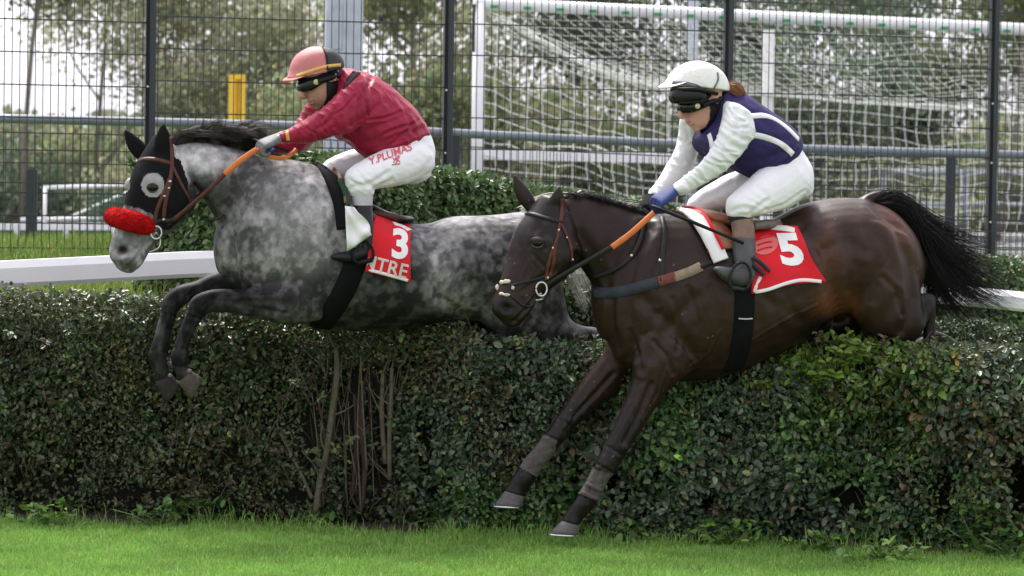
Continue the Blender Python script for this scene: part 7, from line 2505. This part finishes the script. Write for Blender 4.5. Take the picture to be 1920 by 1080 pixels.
    strap(mb, hb, P, [(1262, 155), (1285, 156), (1312, 163), (1340, 171), (1358, 172)], .018, .003, 8, lift=.002)
    mb.build('band', M['glovegrey'], hl)
    mb = MB()
    strap(mb, hb, P, [(1345, 136), (1346, 150), (1338, 166)], .008, .003, 8, lift=.002)
    mb.build('strap', M['glovegrey'], hl)
    mb = MB()
    tipv = (P.pt(1244, 164, .02) - P.pt(1266, 155, .02))
    rings = []
    for f in (0, .35, .7, .92, 1.0):
        wd = .092 * math.sqrt(max(0.03, 1 - (f * .92) ** 2))
        rings.append(ring(P.pt(1266, 155, .02) + tipv * f, nb * wd, Vector((0, 0, .0055)), 18))
    mb.loft(rings)
    mb.build('peak', M['helmetwhite'], hl)
    # two pairs of goggles
    def gog(name, rows, mt):
        mb = MB()
        rings = []
        for x, y, k, hh in rows:
            rings.append(ring(P.pt(x, y, k), Vector((0, 0, hh)), (P.u * .016 + P.n * .004), 14, 2.6))
        mb.loft(rings)
        return mb.build(name, M[mt], man)
    g2 = gog('raised_goggles', ((1262, 176, -.06, .022), (1259, 178, .0, .033), (1262, 180, .05, .036), (1276, 180, .098, .036), (1296, 179, .122, .031), (1314, 178, .128, .024), (1328, 178, .118, .014)), 'lens')
    mb = MB()
    mb.tube([P.pt(1264, 189, .06), P.pt(1282, 193, .115), P.pt(1310, 190, .138), P.pt(1328, 186, .125)], .006, 8, 4)
    mb.tube([P.pt(1262, 167, .06), P.pt(1282, 167, .115), P.pt(1310, 168, .14), P.pt(1345, 176, .11)], .009, 8, 4)
    mb.build('goggle_frame', M['black'], g2)
    g1 = gog('goggles', ((1277, 197, -.05, .016), (1274, 199, .0, .023), (1276, 201, .04, .026), (1287, 202, .083, .027), (1300, 201, .108, .024), (1311, 199, .118, .018), (1320, 197, .115, .011)), 'lens')
    mb = MB()
    mb.tube([P.pt(1318, 198, .12), P.pt(1332, 192, .118), P.pt(1350, 186, .09), P.pt(1362, 180, .03)], .013, 8, 4)
    mb.build('goggle_strap', M['black'], g1)
    mb = MB()
    mb.ellipsoid(P.pt(1308, 199, .133), P.n * .006, P.u * .013, Vector((0, 0, .013)), 16, 8)
    mb.build('disc', M['greenyellow'], g1)
    m = inpoly(FPX, [(1328, 194), (1350, 192), (1352, 210), (1343, 230), (1328, 246), (1312, 247), (1311, 243), (1322, 238), (1330, 222), (1331, 206)]) & (facing(FV, FN) > -.3)
    hv, hq = shell(FV, FQ, FN, m, .007)
    put('chin_harness', hv, hq, M['black'], hl)
    mb = MB()
    limb(mb, P, [(1282, 172, 1356, 178, .01, .084), (1286, 182, 1354, 190, .01, .084)], 3, 24, nb=nb)
    mb.build('headband', M['blackcloth'], hl)
    # auburn pony tail
    gs = [[P.pt(1352, 168, 0), P.pt(1372, 155, .02), P.pt(1388, 158, .03), P.pt(1396, 178, .04)], [P.pt(1354, 174, .02), P.pt(1368, 164, .05), P.pt(1382, 165, .06), P.pt(1392, 184, .06)],
          [P.pt(1356, 178, .03), P.pt(1370, 170, .06), P.pt(1380, 172, .07), P.pt(1388, 182, .07)]]
    v, f = strands(gs, 800, .0014, 17, .009, .012, 8, .006, .3, .4, 20, .5)
    put('pony_tail', v, f, M['hairred'], man)
    # whip held along the flank
    mb = MB()
    mb.tube([P.pt(1222, 386, .17), P.pt(1244, 394, .22), P.pt(1300, 417, .30), P.pt(1350, 438, .335), P.pt(1394, 456, .345)], [.007, .009, .0085, .007, .009], 8, 4)
    wp = mb.build('whip', M['black'], None, P.pt(1300, 417, .3))
    tag(wp, 'long black whip held along the bay horse\'s shoulder and saddle', 'whip')
    return man
white_rider()
